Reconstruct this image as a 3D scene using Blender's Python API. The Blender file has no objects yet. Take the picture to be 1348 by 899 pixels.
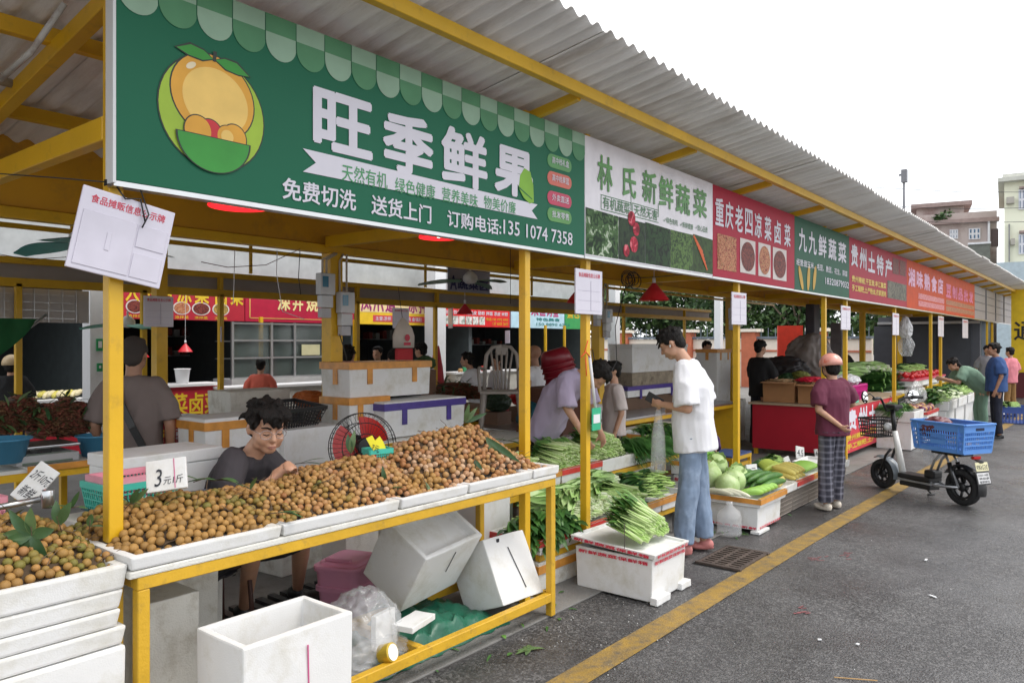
import bpy, bmesh, math, random
from math import sin, cos, pi, radians
from mathutils import Vector, Matrix, noise
random.seed(7)
SC = bpy.context.scene
COL = SC.collection
# ---------------------------------------------------------------- camera
TH = radians(38.87); CH = 1.65; F = 1000.0; CX = 674.0; HY = 450.0
ct, st = cos(TH), sin(TH)
cam = bpy.data.cameras.new("camera"); camo = bpy.data.objects.new("camera", cam); COL.objects.link(camo)
camo.location = (0, 0, CH); camo.rotation_euler = (pi/2, 0, TH - pi/2)
cam.sensor_width = 36; cam.lens = F/1348*36; cam.shift_y = -(449.5-HY)/1348; cam.clip_end = 2000; cam.clip_start = .05
SC.camera = camo
# ---------------------------------------------------------------- sky, sun, exposure
SUN_EL, SUN_AZ = radians(62), radians(-60)          # high sun behind thin white cloud
w = bpy.data.worlds.new("World"); SC.world = w; w.use_nodes = True
nt = w.node_tree; nt.nodes.clear()
out = nt.nodes.new("ShaderNodeOutputWorld")
sky = nt.nodes.new("ShaderNodeTexSky"); sky.sky_type = 'NISHITA'; sky.sun_disc = False
sky.sun_elevation = SUN_EL; sky.sun_rotation = pi/2 - SUN_AZ; sky.air_density = 1; sky.dust_density = 5
bg1 = nt.nodes.new("ShaderNodeBackground"); bg1.inputs[1].default_value = .05
bg2 = nt.nodes.new("ShaderNodeBackground"); bg2.inputs[0].default_value = (.97, .985, 1, 1); bg2.inputs[1].default_value = 1.12   # even white cloud cover
add = nt.nodes.new("ShaderNodeAddShader")
nt.links.new(sky.outputs[0], bg1.inputs[0]); nt.links.new(bg1.outputs[0], add.inputs[0]); nt.links.new(bg2.outputs[0], add.inputs[1]); nt.links.new(add.outputs[0], out.inputs[0])
sl = bpy.data.lights.new("sun", 'SUN'); sl.energy = 1.2; sl.angle = radians(25); sl.color = (1, .97, .92)
so = bpy.data.objects.new("sun", sl); COL.objects.link(so)
sd = Vector((cos(SUN_EL)*cos(SUN_AZ), cos(SUN_EL)*sin(SUN_AZ), sin(SUN_EL)))
so.rotation_euler = sd.to_track_quat('Z', 'Y').to_euler(); so.location = sd*30
SC.view_settings.view_transform = 'Standard'; SC.view_settings.look = 'None'
SC.view_settings.exposure = .38; SC.view_settings.gamma = 1; SC.view_settings.use_curve_mapping = False
SC.render.engine = 'CYCLES'
SC.cycles.max_bounces = 8; SC.cycles.diffuse_bounces = 5; SC.cycles.use_denoising = True
SC.cycles.sample_clamp_indirect = 6
# ---------------------------------------------------------------- pixel (of the 1348x899 photo) to world point on a known plane
def ray(px, py):
    u = (px-CX)/F; v = (HY-py)/F
    return Vector((ct+u*st, st-u*ct, v))
O0 = Vector((0, 0, CH))
def PG(px, py, z=0.0):
    r = ray(px, py); return O0 + r*((z-CH)/r.z)
def PY(px, py, Y):
    r = ray(px, py); return O0 + r*(Y/r.y)
def PX(px, py, X):
    r = ray(px, py); return O0 + r*(X/r.x)
def PD(px, py, d): return O0 + ray(px, py)*d
def Xat(px, Y): return PY(px, HY, Y).x
# ---------------------------------------------------------------- materials
_m = {}
def srgb(c):
    f = lambda v: ((v/255+.055)/1.055)**2.4 if v/255 > .04045 else v/255/12.92
    return tuple(f(x) for x in c)
def mat(name, c, rough=.6, var=.12, vs=6.0, bump=0.0, bs=40.0, metal=0.0, spec=.5, rnd=0.0, dirt=None, ds=3.0, dlo=.5, dhi=.7, alpha=1.0, trans=0.0, emit=None, es=1.0, attr=None, stretch=None, coat=0.0, sss=0.0, dmax=1.0):
    if name in _m: return _m[name]
    m = bpy.data.materials.new(name); m.use_nodes = True; nt = m.node_tree; N = nt.nodes; L = nt.links
    b = N["Principled BSDF"]
    tc = N.new("ShaderNodeTexCoord"); src = tc.outputs["Object"]
    if stretch:
        mp = N.new("ShaderNodeMapping"); mp.inputs["Scale"].default_value = stretch; L.new(src, mp.inputs[0]); src = mp.outputs[0]
    nz = N.new("ShaderNodeTexNoise"); nz.inputs["Scale"].default_value = vs; nz.inputs["Detail"].default_value = 5; L.new(src, nz.inputs[0])
    mr = N.new("ShaderNodeMapRange"); mr.inputs[1].default_value = .25; mr.inputs[2].default_value = .75; mr.inputs[3].default_value = 1-var; mr.inputs[4].default_value = 1+var; L.new(nz.outputs[0], mr.inputs[0])
    mx = N.new("ShaderNodeMix"); mx.data_type = 'RGBA'; mx.blend_type = 'MULTIPLY'; mx.inputs[0].default_value = 1
    mx.inputs[6].default_value = (*c, 1); L.new(mr.outputs[0], mx.inputs[7]); col = mx.outputs[2]
    if attr:   # per-piece tint stored on the mesh
        at = N.new("ShaderNodeAttribute"); at.attribute_name = "tint"
        cr = N.new("ShaderNodeValToRGB"); e = cr.color_ramp.elements
        for i, q in enumerate(attr):
            p = i/(len(attr)-1)
            if i < 2: el = e[i]; el.position = p
            else: el = e.new(p)
            el.color = (*q, 1)
        L.new(at.outputs["Fac"], cr.inputs[0]); L.new(cr.outputs[0], mx.inputs[6])
    if rnd:
        oi = N.new("ShaderNodeObjectInfo"); m2 = N.new("ShaderNodeMapRange"); m2.inputs[3].default_value = 1-rnd; m2.inputs[4].default_value = 1+rnd; L.new(oi.outputs["Random"], m2.inputs[0])
        m3 = N.new("ShaderNodeMix"); m3.data_type = 'RGBA'; m3.blend_type = 'MULTIPLY'; m3.inputs[0].default_value = 1; L.new(col, m3.inputs[6]); L.new(m2.outputs[0], m3.inputs[7]); col = m3.outputs[2]
    if dirt:
        n2 = N.new("ShaderNodeTexNoise"); n2.inputs["Scale"].default_value = ds; n2.inputs["Detail"].default_value = 8; n2.inputs["Roughness"].default_value = .7; L.new(src, n2.inputs[0])
        r2 = N.new("ShaderNodeMapRange"); r2.inputs[1].default_value = dlo; r2.inputs[2].default_value = dhi; r2.inputs[4].default_value = dmax; L.new(n2.outputs[0], r2.inputs[0])
        m4 = N.new("ShaderNodeMix"); m4.data_type = 'RGBA'; L.new(r2.outputs[0], m4.inputs[0]); L.new(col, m4.inputs[6]); m4.inputs[7].default_value = (*dirt, 1); col = m4.outputs[2]
    L.new(col, b.inputs["Base Color"])
    b.inputs["Roughness"].default_value = rough; b.inputs["Metallic"].default_value = metal
    b.inputs["Specular IOR Level"].default_value = spec
    if coat: b.inputs["Coat Weight"].default_value = coat
    if trans: b.inputs["Transmission Weight"].default_value = trans; b.inputs["IOR"].default_value = 1.3
    if alpha < 1: b.inputs["Alpha"].default_value = alpha
    if sss: b.inputs["Subsurface Weight"].default_value = sss; b.inputs["Subsurface Radius"].default_value = (.01, .005, .003)
    if bump:
        n3 = N.new("ShaderNodeTexNoise"); n3.inputs["Scale"].default_value = bs; n3.inputs["Detail"].default_value = 4; L.new(src, n3.inputs[0])
        bp = N.new("ShaderNodeBump"); bp.inputs["Strength"].default_value = bump; bp.inputs["Distance"].default_value = .01; L.new(n3.outputs[0], bp.inputs["Height"]); L.new(bp.outputs[0], b.inputs["Normal"])
    if emit: b.inputs["Emission Color"].default_value = (*emit, 1); b.inputs["Emission Strength"].default_value = es
    _m[name] = m; return m
def S(name, rgb, **k): return mat(name, srgb(rgb), **k)
YEL = mat("yellow_paint", (.72, .42, .012), rough=.42, var=.12, vs=3, dirt=(.36, .20, .03), ds=11, dlo=.56, dhi=.85, dmax=.75, bump=.08, bs=60, coat=.1)
YELW = mat("worn_yellow_paint", (.60, .35, .02), rough=.5, var=.14, vs=5, dirt=(.22, .14, .05), ds=16, dlo=.56, dhi=.85, bump=.25, bs=50)
FOAM = mat("white_foam", (.74, .74, .73), rough=.7, var=.06, vs=4, dirt=(.50, .47, .38), ds=4, dlo=.48, dhi=.8, bump=.13, bs=190)
FOAMD = mat("grubby_foam", (.68, .67, .62), rough=.75, var=.08, vs=4, dirt=(.34, .30, .22), ds=6, dlo=.5, dhi=.8, bump=.3, bs=140)
TAPE = mat("orange_tape", (.62, .27, .05), rough=.3, var=.25, vs=12, bump=.1, bs=30)
REDT = mat("red_tape", (.62, .05, .04), rough=.3, var=.2, vs=14)
PURT = mat("purple_tape", (.075, .05, .26), rough=.3, var=.2, vs=12)
GALV = mat("galvanised_sheet", (.52, .50, .48), rough=.55, var=.16, vs=1.5, dirt=(.27, .23, .20), ds=2.2, dlo=.5, dhi=.8, bump=.05)
CONC = mat("concrete", (.21, .205, .195), rough=.8, var=.2, vs=2, dirt=(.12, .115, .105), ds=4, dlo=.45, dhi=.75, bump=.4, bs=70)
WHITEP = mat("white_panel", (.72, .73, .74), rough=.6, var=.05, vs=1, dirt=(.5, .49, .46), ds=2, dlo=.55, dhi=.85)
GREYW = mat("grey_wall", (.10, .11, .12), rough=.7, var=.15, vs=1.5)
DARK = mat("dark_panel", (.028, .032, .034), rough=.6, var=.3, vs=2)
BLACK = mat("black_plastic", (.015, .015, .016), rough=.4, var=.2)
STEEL = mat("stainless_steel", (.55, .56, .57), rough=.28, metal=.9, var=.08)
PAPER = mat("notice_white", (.66, .63, .72), rough=.35, var=.03, coat=.3)
PRINTRED = mat("red_print", (.62, .02, .06), rough=.4)
PRINTWHITE = mat("white_print", (.72, .70, .77), rough=.5, var=.04, spec=.25)
PRINTGREEN = mat("green_print", (.03, .17, .05), rough=.4)
PRINTYEL = mat("yellow_print", (.75, .52, .03), rough=.4)
PRINTDARK = mat("dark_print", (.02, .022, .03), rough=.5)
# ---------------------------------------------------------------- mesh builder
class MB:
    def __init__(s): s.v = []; s.f = []; s.m = []; s.t = []
    def add(s, vs, fs, mi=0, tint=None):
        o = len(s.v); s.v += [Vector(q) for q in vs]; s.f += [[i+o for i in f] for f in fs]; s.m += [mi]*len(fs)
        s.t += [0 if tint is None else tint]*len(vs); return s
    def box(s, c, d, rz=0, mi=0, M=None):
        x, y, z = d[0]/2, d[1]/2, d[2]/2
        R = M if M else Matrix.Rotation(rz, 3, 'Z')
        vs = [Vector(c)+R@Vector((a*x, b*y, e*z)) for e in (-1, 1) for b in (-1, 1) for a in (-1, 1)]
        return s.add(vs, [(0, 2, 3, 1), (4, 5, 7, 6), (0, 1, 5, 4), (1, 3, 7, 5), (3, 2, 6, 7), (2, 0, 4, 6)], mi)
    def bb(s, a, b, mi=0):
        return s.box([(a[i]+b[i])/2 for i in range(3)], [abs(b[i]-a[i]) for i in range(3)], 0, mi)
    def beam(s, p, q, w, h, mi=0, up=(0, 0, 1)):
        p, q = Vector(p), Vector(q); d = (q-p); L = d.length; d.normalize(); up = Vector(up)
        if abs(d.dot(up)) > .97: up = Vector((1, 0, 0))
        r = d.cross(up).normalized(); u = r.cross(d)
        M = Matrix((r, d, u)).transposed()
        return s.box((p+q)/2, (w, L, h), 0, mi, M)
    def tube(s, pts, r, n=8, mi=0, cap=True, rx=None):
        pts = [Vector(p) for p in pts]; k = len(pts); rr = r if isinstance(r, (list, tuple)) else [r]*k
        vs = []; prev = None
        for i, p in enumerate(pts):
            d = (pts[min(i+1, k-1)]-pts[max(i-1, 0)])
            if d.length < 1e-9: d = Vector((0, 0, 1))
            d.normalize()
            if prev is None:
                a = Vector((0, 0, 1)) if abs(d.z) < .9 else Vector((1, 0, 0)); a = (a-d*a.dot(d)).normalized()
            else: a = (prev-d*prev.dot(d)).normalized()
            prev = a; b = d.cross(a)
            vs += [p+(a*cos(2*pi*j/n)+b*sin(2*pi*j/n))*rr[i] for j in range(n)]
        fs = [(i*n+j, i*n+(j+1) % n, (i+1)*n+(j+1) % n, (i+1)*n+j) for i in range(k-1) for j in range(n)]
        if cap: fs += [tuple(range(n))[::-1], tuple(range((k-1)*n, k*n))]
        return s.add(vs, fs, mi)
    def lathe(s, prof, c=(0, 0, 0), n=24, mi=0, axis=None):
        M = Matrix.Identity(3)
        if axis is not None: M = Vector(axis).normalized().to_track_quat('Z', 'Y').to_matrix()
        vs = [Vector(c)+M@Vector((r*cos(2*pi*j/n), r*sin(2*pi*j/n), z)) for r, z in prof for j in range(n)]
        k = len(prof)
        fs = [(i*n+j, i*n+(j+1) % n, (i+1)*n+(j+1) % n, (i+1)*n+j) for i in range(k-1) for j in range(n)]
        return s.add(vs, fs, mi)
    def ell(s, c, r, n=12, k=8, M=None, mi=0, tint=None):
        M = M or Matrix.Identity(3); c = Vector(c)
        vs = [c+M@Vector((0, 0, -r[2]))]
        for i in range(1, k):
            a = -pi/2+pi*i/k
            vs += [c+M@Vector((r[0]*cos(a)*cos(2*pi*j/n), r[1]*cos(a)*sin(2*pi*j/n), r[2]*sin(a))) for j in range(n)]
        vs.append(c+M@Vector((0, 0, r[2]))); T = len(vs)-1
        fs = [(0, 1+(j+1) % n, 1+j) for j in range(n)]
        fs += [(1+i*n+j, 1+i*n+(j+1) % n, 1+(i+1)*n+(j+1) % n, 1+(i+1)*n+j) for i in range(k-2) for j in range(n)]
        fs += [(1+(k-2)*n+j, 1+(k-2)*n+(j+1) % n, T) for j in range(n)]
        return s.add(vs, fs, mi, tint)
    def cap(s, p, q, r0, r1, n=12):          # closed round-ended tapered limb
        p, q = Vector(p), Vector(q); d = (q-p); L = d.length or 1e-6; d.normalize()
        M = d.to_track_quat('Z', 'Y').to_matrix(); prof = []
        for i in range(0, 5): a = -pi/2+pi/2*i/4; prof.append((max(r0*cos(a), 1e-4), r0*sin(a)))
        for i in range(0, 5): a = pi/2*i/4; prof.append((max(r1*cos(a), 1e-4), L+r1*sin(a)))
        vs = [p+M@Vector((r*cos(2*pi*j/n), r*sin(2*pi*j/n), z)) for r, z in prof for j in range(n)]
        k = len(prof)
        fs = [(i*n+j, i*n+(j+1) % n, (i+1)*n+(j+1) % n, (i+1)*n+j) for i in range(k-1) for j in range(n)]
        fs += [tuple(range(n))[::-1], tuple(range((k-1)*n, k*n))]
        return s.add(vs, fs)
    def loft(s, rings, n=20, mi=0, cap=True):  # rings: (center, right, fwd, rx, ry)
        vs = []
        for c, a, b, rx, ry in rings:
            c, a, b = Vector(c), Vector(a).normalized(), Vector(b).normalized()
            for j in range(n):
                t = 2*pi*j/n; e = .85
                x = abs(cos(t))**e*(1 if cos(t) > 0 else -1); y = abs(sin(t))**e*(1 if sin(t) > 0 else -1)
                vs.append(c+a*x*rx+b*y*ry)
        k = len(rings)
        fs = [(i*n+j, i*n+(j+1) % n, (i+1)*n+(j+1) % n, (i+1)*n+j) for i in range(k-1) for j in range(n)]
        if cap: fs += [tuple(range(n))[::-1], tuple(range((k-1)*n, k*n))]
        return s.add(vs, fs, mi)
    def quad(s, a, b, c, d, mi=0): return s.add([a, b, c, d], [(0, 1, 2, 3)], mi)
    def mesh(s, name="m", mats=(), smooth=False, bevel=0, seg=2, fix=False):
        me = bpy.data.meshes.new(name); me.from_pydata([tuple(v) for v in s.v], [], s.f)
        for m in mats: me.materials.append(m)
        if len(mats) > 1: me.polygons.foreach_set("material_index", s.m)
        if any(s.t):
            at = me.attributes.new("tint", 'FLOAT', 'POINT'); at.data.foreach_set("value", s.t)
        if bevel or fix:
            bm = bmesh.new(); bm.from_mesh(me)
            if fix: bmesh.ops.recalc_face_normals(bm, faces=bm.faces)
            if bevel:
                es = [e for e in bm.edges if len(e.link_faces) == 2 and e.calc_face_angle(0) > .5]
                bmesh.ops.bevel(bm, geom=es, offset=bevel, segments=seg, affect='EDGES', clamp_overlap=True, profile=.6)
            bm.to_mesh(me); bm.free()
        if smooth is True: me.polygons.foreach_set("use_smooth", [True]*len(me.polygons))
        elif bevel: me.polygons.foreach_set("use_smooth", [False]*len(me.polygons))
        me.update(); return me
def link(name, me, parent=None, world=False):
    o = bpy.data.objects.new(name, me); COL.objects.link(o)
    if parent is not None:
        o.parent = parent
        if world: o.matrix_parent_inverse = Matrix.LocRotScale(*rootm(parent)).inverted()
    return o
def rootm(p):
    l, r, sc = p.location.copy(), p.rotation_euler.to_quaternion(), p.scale.copy()
    return l, r, sc
def build(mb, name, mats, parent=None, smooth=False, bevel=0, world=True, seg=2, fix=False):
    """one mesh object; with world=True the coordinates are world ones and the object's origin is put at its parent's"""
    if not isinstance(mats, (list, tuple)): mats = [mats]
    if parent is not None and world:
        q = parent; ch = []
        while q is not None: ch.append(q); q = q.parent
        M = Matrix.Identity(4)
        for q in ch[::-1]: M = M @ Matrix.LocRotScale(*rootm(q))
        Mi = M.inverted(); mb.v = [Mi@v for v in mb.v]
    o = bpy.data.objects.new(name, mb.mesh(name, mats, smooth, bevel, seg, fix)); COL.objects.link(o)
    if parent is not None: o.parent = parent
    elif world and mb.v:     # origin at the base of the object
        me = o.data; n = len(me.vertices)
        lo = [min(v.co[i] for v in me.vertices) for i in range(3)]; hi = [max(v.co[i] for v in me.vertices) for i in range(3)]
        c = Vector(((lo[0]+hi[0])/2, (lo[1]+hi[1])/2, lo[2])); me.transform(Matrix.Translation(-c)); o.location = c
    return o
def tag(o, label=None, cat=None, group=None, kind=None):
    if label: o["label"] = label
    if cat: o["category"] = cat
    if group: o["group"] = group
    if kind: o["kind"] = kind
    return o
def thing(name, label, cat, loc=(0, 0, 0), rz=0, group=None, rot=None):
    o = bpy.data.objects.new(name, None); COL.objects.link(o); o.location = loc; o.rotation_euler = rot or (0, 0, rz); o.empty_display_size = .1
    return tag(o, label, cat, group)
def struct(name, mb, m, smooth=False, bevel=0):
    return tag(build(mb, name, m, None, smooth, bevel), kind="structure")
def dup(root, loc=None, rz=None, label=None, group=None, scale=None, rot=None):
    r = root.copy(); COL.objects.link(r)
    if loc is not None: r.location = loc
    if rz is not None: r.rotation_euler = (0, 0, rz)
    if rot is not None: r.rotation_euler = rot
    if label: r["label"] = label
    if group: r["group"] = group
    if scale: r.scale = scale if isinstance(scale, (tuple, list)) else (scale,)*3
    for ch in list(root.children):
        c = ch.copy(); COL.objects.link(c); c.parent = r
        for g in list(ch.children):
            d = g.copy(); COL.objects.link(d); d.parent = c
    return r
# ---------------------------------------------------------------- lettering (flat print, real glyph meshes)
_tx = {}
def glyphs(s, bold=0.0):
    k = (s, bold)
    if k in _tx: return _tx[k]
    cu = bpy.data.curves.new("t", 'FONT'); cu.body = s; cu.size = 1; cu.offset = bold; cu.resolution_u = 2; cu.fill_mode = 'FRONT'
    o = bpy.data.objects.new("t", cu); COL.objects.link(o)
    dg = bpy.context.evaluated_depsgraph_get(); dg.update()
    me = bpy.data.meshes.new_from_object(o.evaluated_get(dg))
    vs = [v.co.copy() for v in me.vertices]; fs = [list(p.vertices) for p in me.polygons]
    bpy.data.objects.remove(o); bpy.data.curves.remove(cu); bpy.data.meshes.remove(me)
    x0 = min(v.x for v in vs); x1 = max(v.x for v in vs); y0 = min(v.y for v in vs); y1 = max(v.y for v in vs)
    _tx[k] = ([((v.x-x0)/(x1-x0), (v.y-y0)/(y1-y0)) for v in vs], fs, (x1-x0)/(y1-y0)); return _tx[k]
def text_on(mb, s, o, ex, ey, w, h, bold=0.0, mi=0, shear=0.0):
    """glyphs of s fitted to a w x h rectangle with lower-left corner o, axes ex, ey"""
    vs, fs, _ = glyphs(s, 0); o, ex, ey = Vector(o), Vector(ex), Vector(ey); nz = ex.cross(ey)
    r = bold*.62*(w/max(len(s), 1)); k = 0 if bold < .009 else (4 if bold < .025 else 8)   # heavier weight: struck several times, a fraction of a millimetre apart
    w2, h2 = w-2*r, h-2*r; base = [o+ex*(r+x*w2+shear*y*h2)+ey*(r+y*h2) for x, y in vs]
    mb.add(base, fs, mi)
    for j in range(k):
        d = ex*(cos(2*pi*j/k+.4)*r)+ey*(sin(2*pi*j/k+.4)*r)+nz*(.0001*(j+1)); mb.add([q+d for q in base], fs, mi)
    return mb
# ================================================================ ground
YE = 2.68                                             # edge between asphalt and the market's concrete apron
def asphalt_mat():
    m = mat("wet_asphalt", (.078, .077, .078), rough=.55, var=.30, vs=.8, dirt=(.036, .034, .034), ds=.55, dlo=.44, dhi=.6, bump=1.0, bs=90)
    nt = m.node_tree; N = nt.nodes; L = nt.links; b = N["Principled BSDF"]
    tc = N.new("ShaderNodeTexCoord"); v = N.new("ShaderNodeTexVoronoi"); v.inputs["Scale"].default_value = 80; L.new(tc.outputs["Object"], v.inputs[0])
    n0 = N.new("ShaderNodeTexNoise"); n0.inputs["Scale"].default_value = 1.3; n0.inputs["Detail"].default_value = 6; L.new(tc.outputs["Object"], n0.inputs[0])
    r = N.new("ShaderNodeMapRange"); r.inputs[1].default_value = .45; r.inputs[2].default_value = 1.0; L.new(v.outputs["Color"], r.inputs[0])
    r3 = N.new("ShaderNodeMapRange"); r3.inputs[1].default_value = .35; r3.inputs[2].default_value = .7; r3.inputs[3].default_value = .45; r3.inputs[4].default_value = 1; L.new(n0.outputs[0], r3.inputs[0])
    mu = N.new("ShaderNodeMath"); mu.operation = 'MULTIPLY'; L.new(r.outputs[0], mu.inputs[0]); L.new(r3.outputs[0], mu.inputs[1])
    mx = N.new("ShaderNodeMix"); mx.data_type = 'RGBA'; old = b.inputs["Base Color"].links[0].from_socket
    L.new(mu.outputs[0], mx.inputs[0]); L.new(old, mx.inputs[6]); mx.inputs[7].default_value = (.205, .20, .198, 1); L.new(mx.outputs[2], b.inputs["Base Color"])
    r4 = N.new("ShaderNodeMapRange"); r4.inputs[1].default_value = .4; r4.inputs[2].default_value = .62; r4.inputs[3].default_value = .26; r4.inputs[4].default_value = .66; L.new(n0.outputs[0], r4.inputs[0]); L.new(r4.outputs[0], b.inputs["Roughness"])
    return m
ASPH = asphalt_mat()
mb = MB(); mb.quad((-400, -400, -.004), (400, -400, -.004), (400, 400, -.004), (-400, 400, -.004)); struct("ground", mb, CONC)
mb = MB(); mb.quad((-60, -14, 0), (140, -14, 0), (140, YE, 0), (-60, YE, 0)); struct("road", mb, ASPH)
# concrete apron in slabs, each a hair proud of the ground
mb = MB(); mb.quad((-20, YE, .0), (40, YE, .0), (40, 22, .0), (-20, 22, .0)); floor = struct("market_floor", mb, mat("floor_joint_grout", (.07, .065, .06), rough=.9))
x = -2.0; k = 0
while x < 14:
    for (y0, y1) in ((YE+.004, 3.9), (3.91, 6.2)):
        m1 = MB(); m1.bb((x+.006, y0, .0), (x+2.19, y1-.006, .012)); build(m1, "slab", CONC, floor, bevel=.004, world=True)
    x += 2.2
mb = MB()
m1 = MB(); m1.bb((15.21, YE+.004, 0), (40, 6.2, .0115)); build(m1, "slab", CONC, floor)
m1 = MB(); m1.bb((-20, 6.21, 0), (40, 22, .012)); build(m1, "slab", CONC, floor)
YLINE = mat("worn_yellow_line", (.33, .205, .04), rough=.7, var=.22, vs=5, dirt=(.10, .085, .065), ds=10, dlo=.42, dhi=.66, dmax=.9, bump=.5, bs=90)
mb = MB()
pl = [(-3, 2.22), (2, 2.19), (6.5, 2.14), (9, 2.08), (14, 1.98), (20, 1.84), (40, 1.4)]
for (xa, ya), (xb, yb) in zip(pl, pl[1:]):
    mb.quad((xa, ya-.16, .004), (xb, yb-.16, .004), (xb, yb, .004), (xa, ya, .004))
struct("yellow_road_line", mb, YLINE)
# cast-iron drain grate
gr = thing("drain_grate", "rusty cast iron drain grate set in the asphalt beside the yellow line", "drain grate", (5.55, 2.31, 0), 0)
IRON = mat("rusty_iron", (.075, .055, .045), rough=.65, var=.4, vs=20, bump=.3, bs=80)
a, b_, c, d = PG(917, 741), PG(955, 721.5), PG(1014.6, 731.5), PG(975, 753)
ex = (b_-a); ex.z = 0; gx0, gy0 = 5.30, 2.16; GW, GD = .50, .31
mb = MB(); mb.quad((gx0-.06, gy0-.03, .003), (gx0+GW+.06, gy0-.03, .003), (gx0+GW+.06, gy0+GD+.04, .003), (gx0-.06, gy0+GD+.04, .003)); build(mb, "pit_shade", mat("drain_pit_shade", (.008, .008, .008), rough=.9), gr)  # flat near-black sheet: the shade of the hollow is painted, no depth below
mb = MB()
for y in (gy0, gy0+GD*.335, gy0+GD*.665, gy0+GD): mb.bb((gx0, y-.012, .004), (gx0+GW, y+.012, .02))
mb.bb((gx0-.04, gy0-.02, .004), (gx0+.0, gy0+GD+.02, .0205)); mb.bb((gx0+GW, gy0-.02, .004), (gx0+GW+.04, gy0+GD+.02, .0205))
build(mb, "frame", IRON, gr, bevel=.003)
for i in range(9):
    xx = gx0+.03+i*(GW-.05)/8.3; mb = MB(); mb.bb((xx-.013, gy0+.013, .005), (xx+.013, gy0+GD-.013, .019)); build(mb, "bar", IRON, gr)
# ================================================================ front canopy
SHEET = mat("corrugated_roof_sheet", (.80, .785, .76), rough=.6, var=.10, vs=1.2, dirt=(.42, .36, .30), ds=1.3, dlo=.46, dhi=.8, bump=.15, bs=60, stretch=(5, .7, 1))
YR, ZR, YB = 2.12, 3.25, 5.0
def zr(y): return 3.19+.16*(2.52-y)
cano = thing("market_canopy", "long yellow steel market canopy with a corrugated grey roof running along the street", "canopy", (1.31, 2.93, 0))
def corr(x0, x1, y0, y1, z0, z1, amp=.016, pitch=.118, dy=0):
    mb = MB(); n = max(2, int((x1-x0)/pitch*8)); vs = []
    for t in (0, .005):
        for i in range(n+1):
            x = x0+(x1-x0)*i/n; z = amp*sin(2*pi*x/pitch)
            vs += [(x, y0, z0+z+t), (x, y1, z1+z+t)]
    fs = []
    for i in range(n): a = 2*i; fs.append((a, a+1, a+3, a+2)); o = 2*(n+1); fs.append((o+a, o+a+2, o+a+3, o+a+1)); fs.append((a, a+2, o+a+2, o+a))
    return mb.add(vs, fs)
i = 0; x = -2.08
while x < 31:
    j = random.uniform(-.012, .012)
    mb = corr(x, x+.91*1.0+.05, YR+j, YB, zr(YR)+.022+(i % 2)*.006, zr(YB)+.022+(i % 2)*.006); build(mb, "roof_sheet", SHEET, cano, smooth=True); x += .91; i += 1
def member(name, p, q, w_, h_, parent=cano, m=None):
    mb = MB(); mb.beam(p, q, w_, h_); return build(mb, name, m or YEL, parent, bevel=.003, seg=1)
for y in (2.52, 3.62, 4.45): member("purlin", (-2, y, zr(y)-.045), (31, y, zr(y)-.045), .05, .07)
posts = [149, 690.5, 770.5, 969.5, 1084.5, 1112.5, 1177, 1225, 1238, 1299, 1306]
px_ = [Xat(p, 2.93) for p in posts]
for X in px_: member("post", (X, 2.93, .012), (X, 2.93, zr(2.93)-.03), .053, .053)
bays = [-.9, px_[0], px_[1]+.04, 6.2, 8.6, 10.95, 13.3, 15.7, 18.1, 20.5, 22.9, 25.3, 27.7]
for X in bays:
    X += .06
    member("rafter", (X, 2.98, zr(2.98)-.11), (X, 4.97, zr(4.97)-.11), .06, .075)
    member("cross_beam", (X-.06, 2.96, 2.445), (X-.06, 4.95, 2.445), .055, .09)
for X in [5.1+1.6*i for i in range(16)]: member("strut", (X-2.2+.9, 2.55, zr(2.55)-.06), (X-2.2+.9, 2.93, zr(2.93)-.06), .045, .055)
colx = [-.1, 3.88, 7.87, 11.87, 15.9, 19.9, 23.9]
for X in colx:
    mb = MB(); mb.bb((X-.06, 4.94, .012), (X+.06, 5.06, 2.37)); build(mb, "column", YEL, cano, bevel=.006)
GUT = mat("gutter_yellow", (.62, .31, .01), rough=.5, var=.12, vs=2, dirt=(.28, .15, .03), ds=3, dlo=.5, dhi=.8)
mb = MB(); mb.bb((-3, 4.99, 2.43), (31, 5.24, 2.86)); build(mb, "gutter", GUT, cano, bevel=.01)
mb = MB(); mb.bb((-3, 4.96, 2.36), (31, 5.04, 2.425)); build(mb, "gutter_beam", YEL, cano, bevel=.003)
mb = MB(); mb.bb((px_[0]+.03, 2.96, 2.262), (31, 2.99, 2.32)); build(mb, "front_beam", YEL, cano, bevel=.003)
# grey conduit under the roof
mb = MB(); mb.tube([(-1, 4.06, 2.86), (1.3, 4.06, 2.86)], .022); mb.tube([PY(0, 105, 3.4), PY(40, 70, 3.2), PY(85, 5, 3.1)], .012); build(mb, "conduit", mat("old_conduit", (.4, .38, .35), rough=.6, dirt=(.15, .08, .05), ds=8), cano, smooth=True)
# ================================================================ inner canopies (rows behind)
inn = thing("inner_canopy", "inner market hall frame of thin yellow steel behind the front stalls", "canopy frame", (3.9, 9, 0))
PALE = mat("pale_roof_panel", (.62, .65, .64), rough=.6, var=.08, vs=.8, dirt=(.4, .4, .38), ds=1.5)
PALE2 = mat("grey_fascia_panel", (.40, .37, .36), rough=.6, var=.08)
x = -3.0
while x < 20:
    mb = MB(); mb.add([(x, 5.26, 2.84), (x+1.98, 5.26, 2.84), (x+1.98, 9.9, 3.05), (x, 9.9, 3.05), (x, 5.26, 2.86), (x+1.98, 5.26, 2.86), (x+1.98, 9.9, 3.07), (x, 9.9, 3.07)], [(0, 3, 2, 1), (4, 5, 6, 7), (0, 1, 5, 4), (2, 3, 7, 6)])  # roof depth shaped for light: the open gap behind lets sky brighten the hall
    build(mb, "roof_panel", PALE, inn); x += 2
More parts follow.
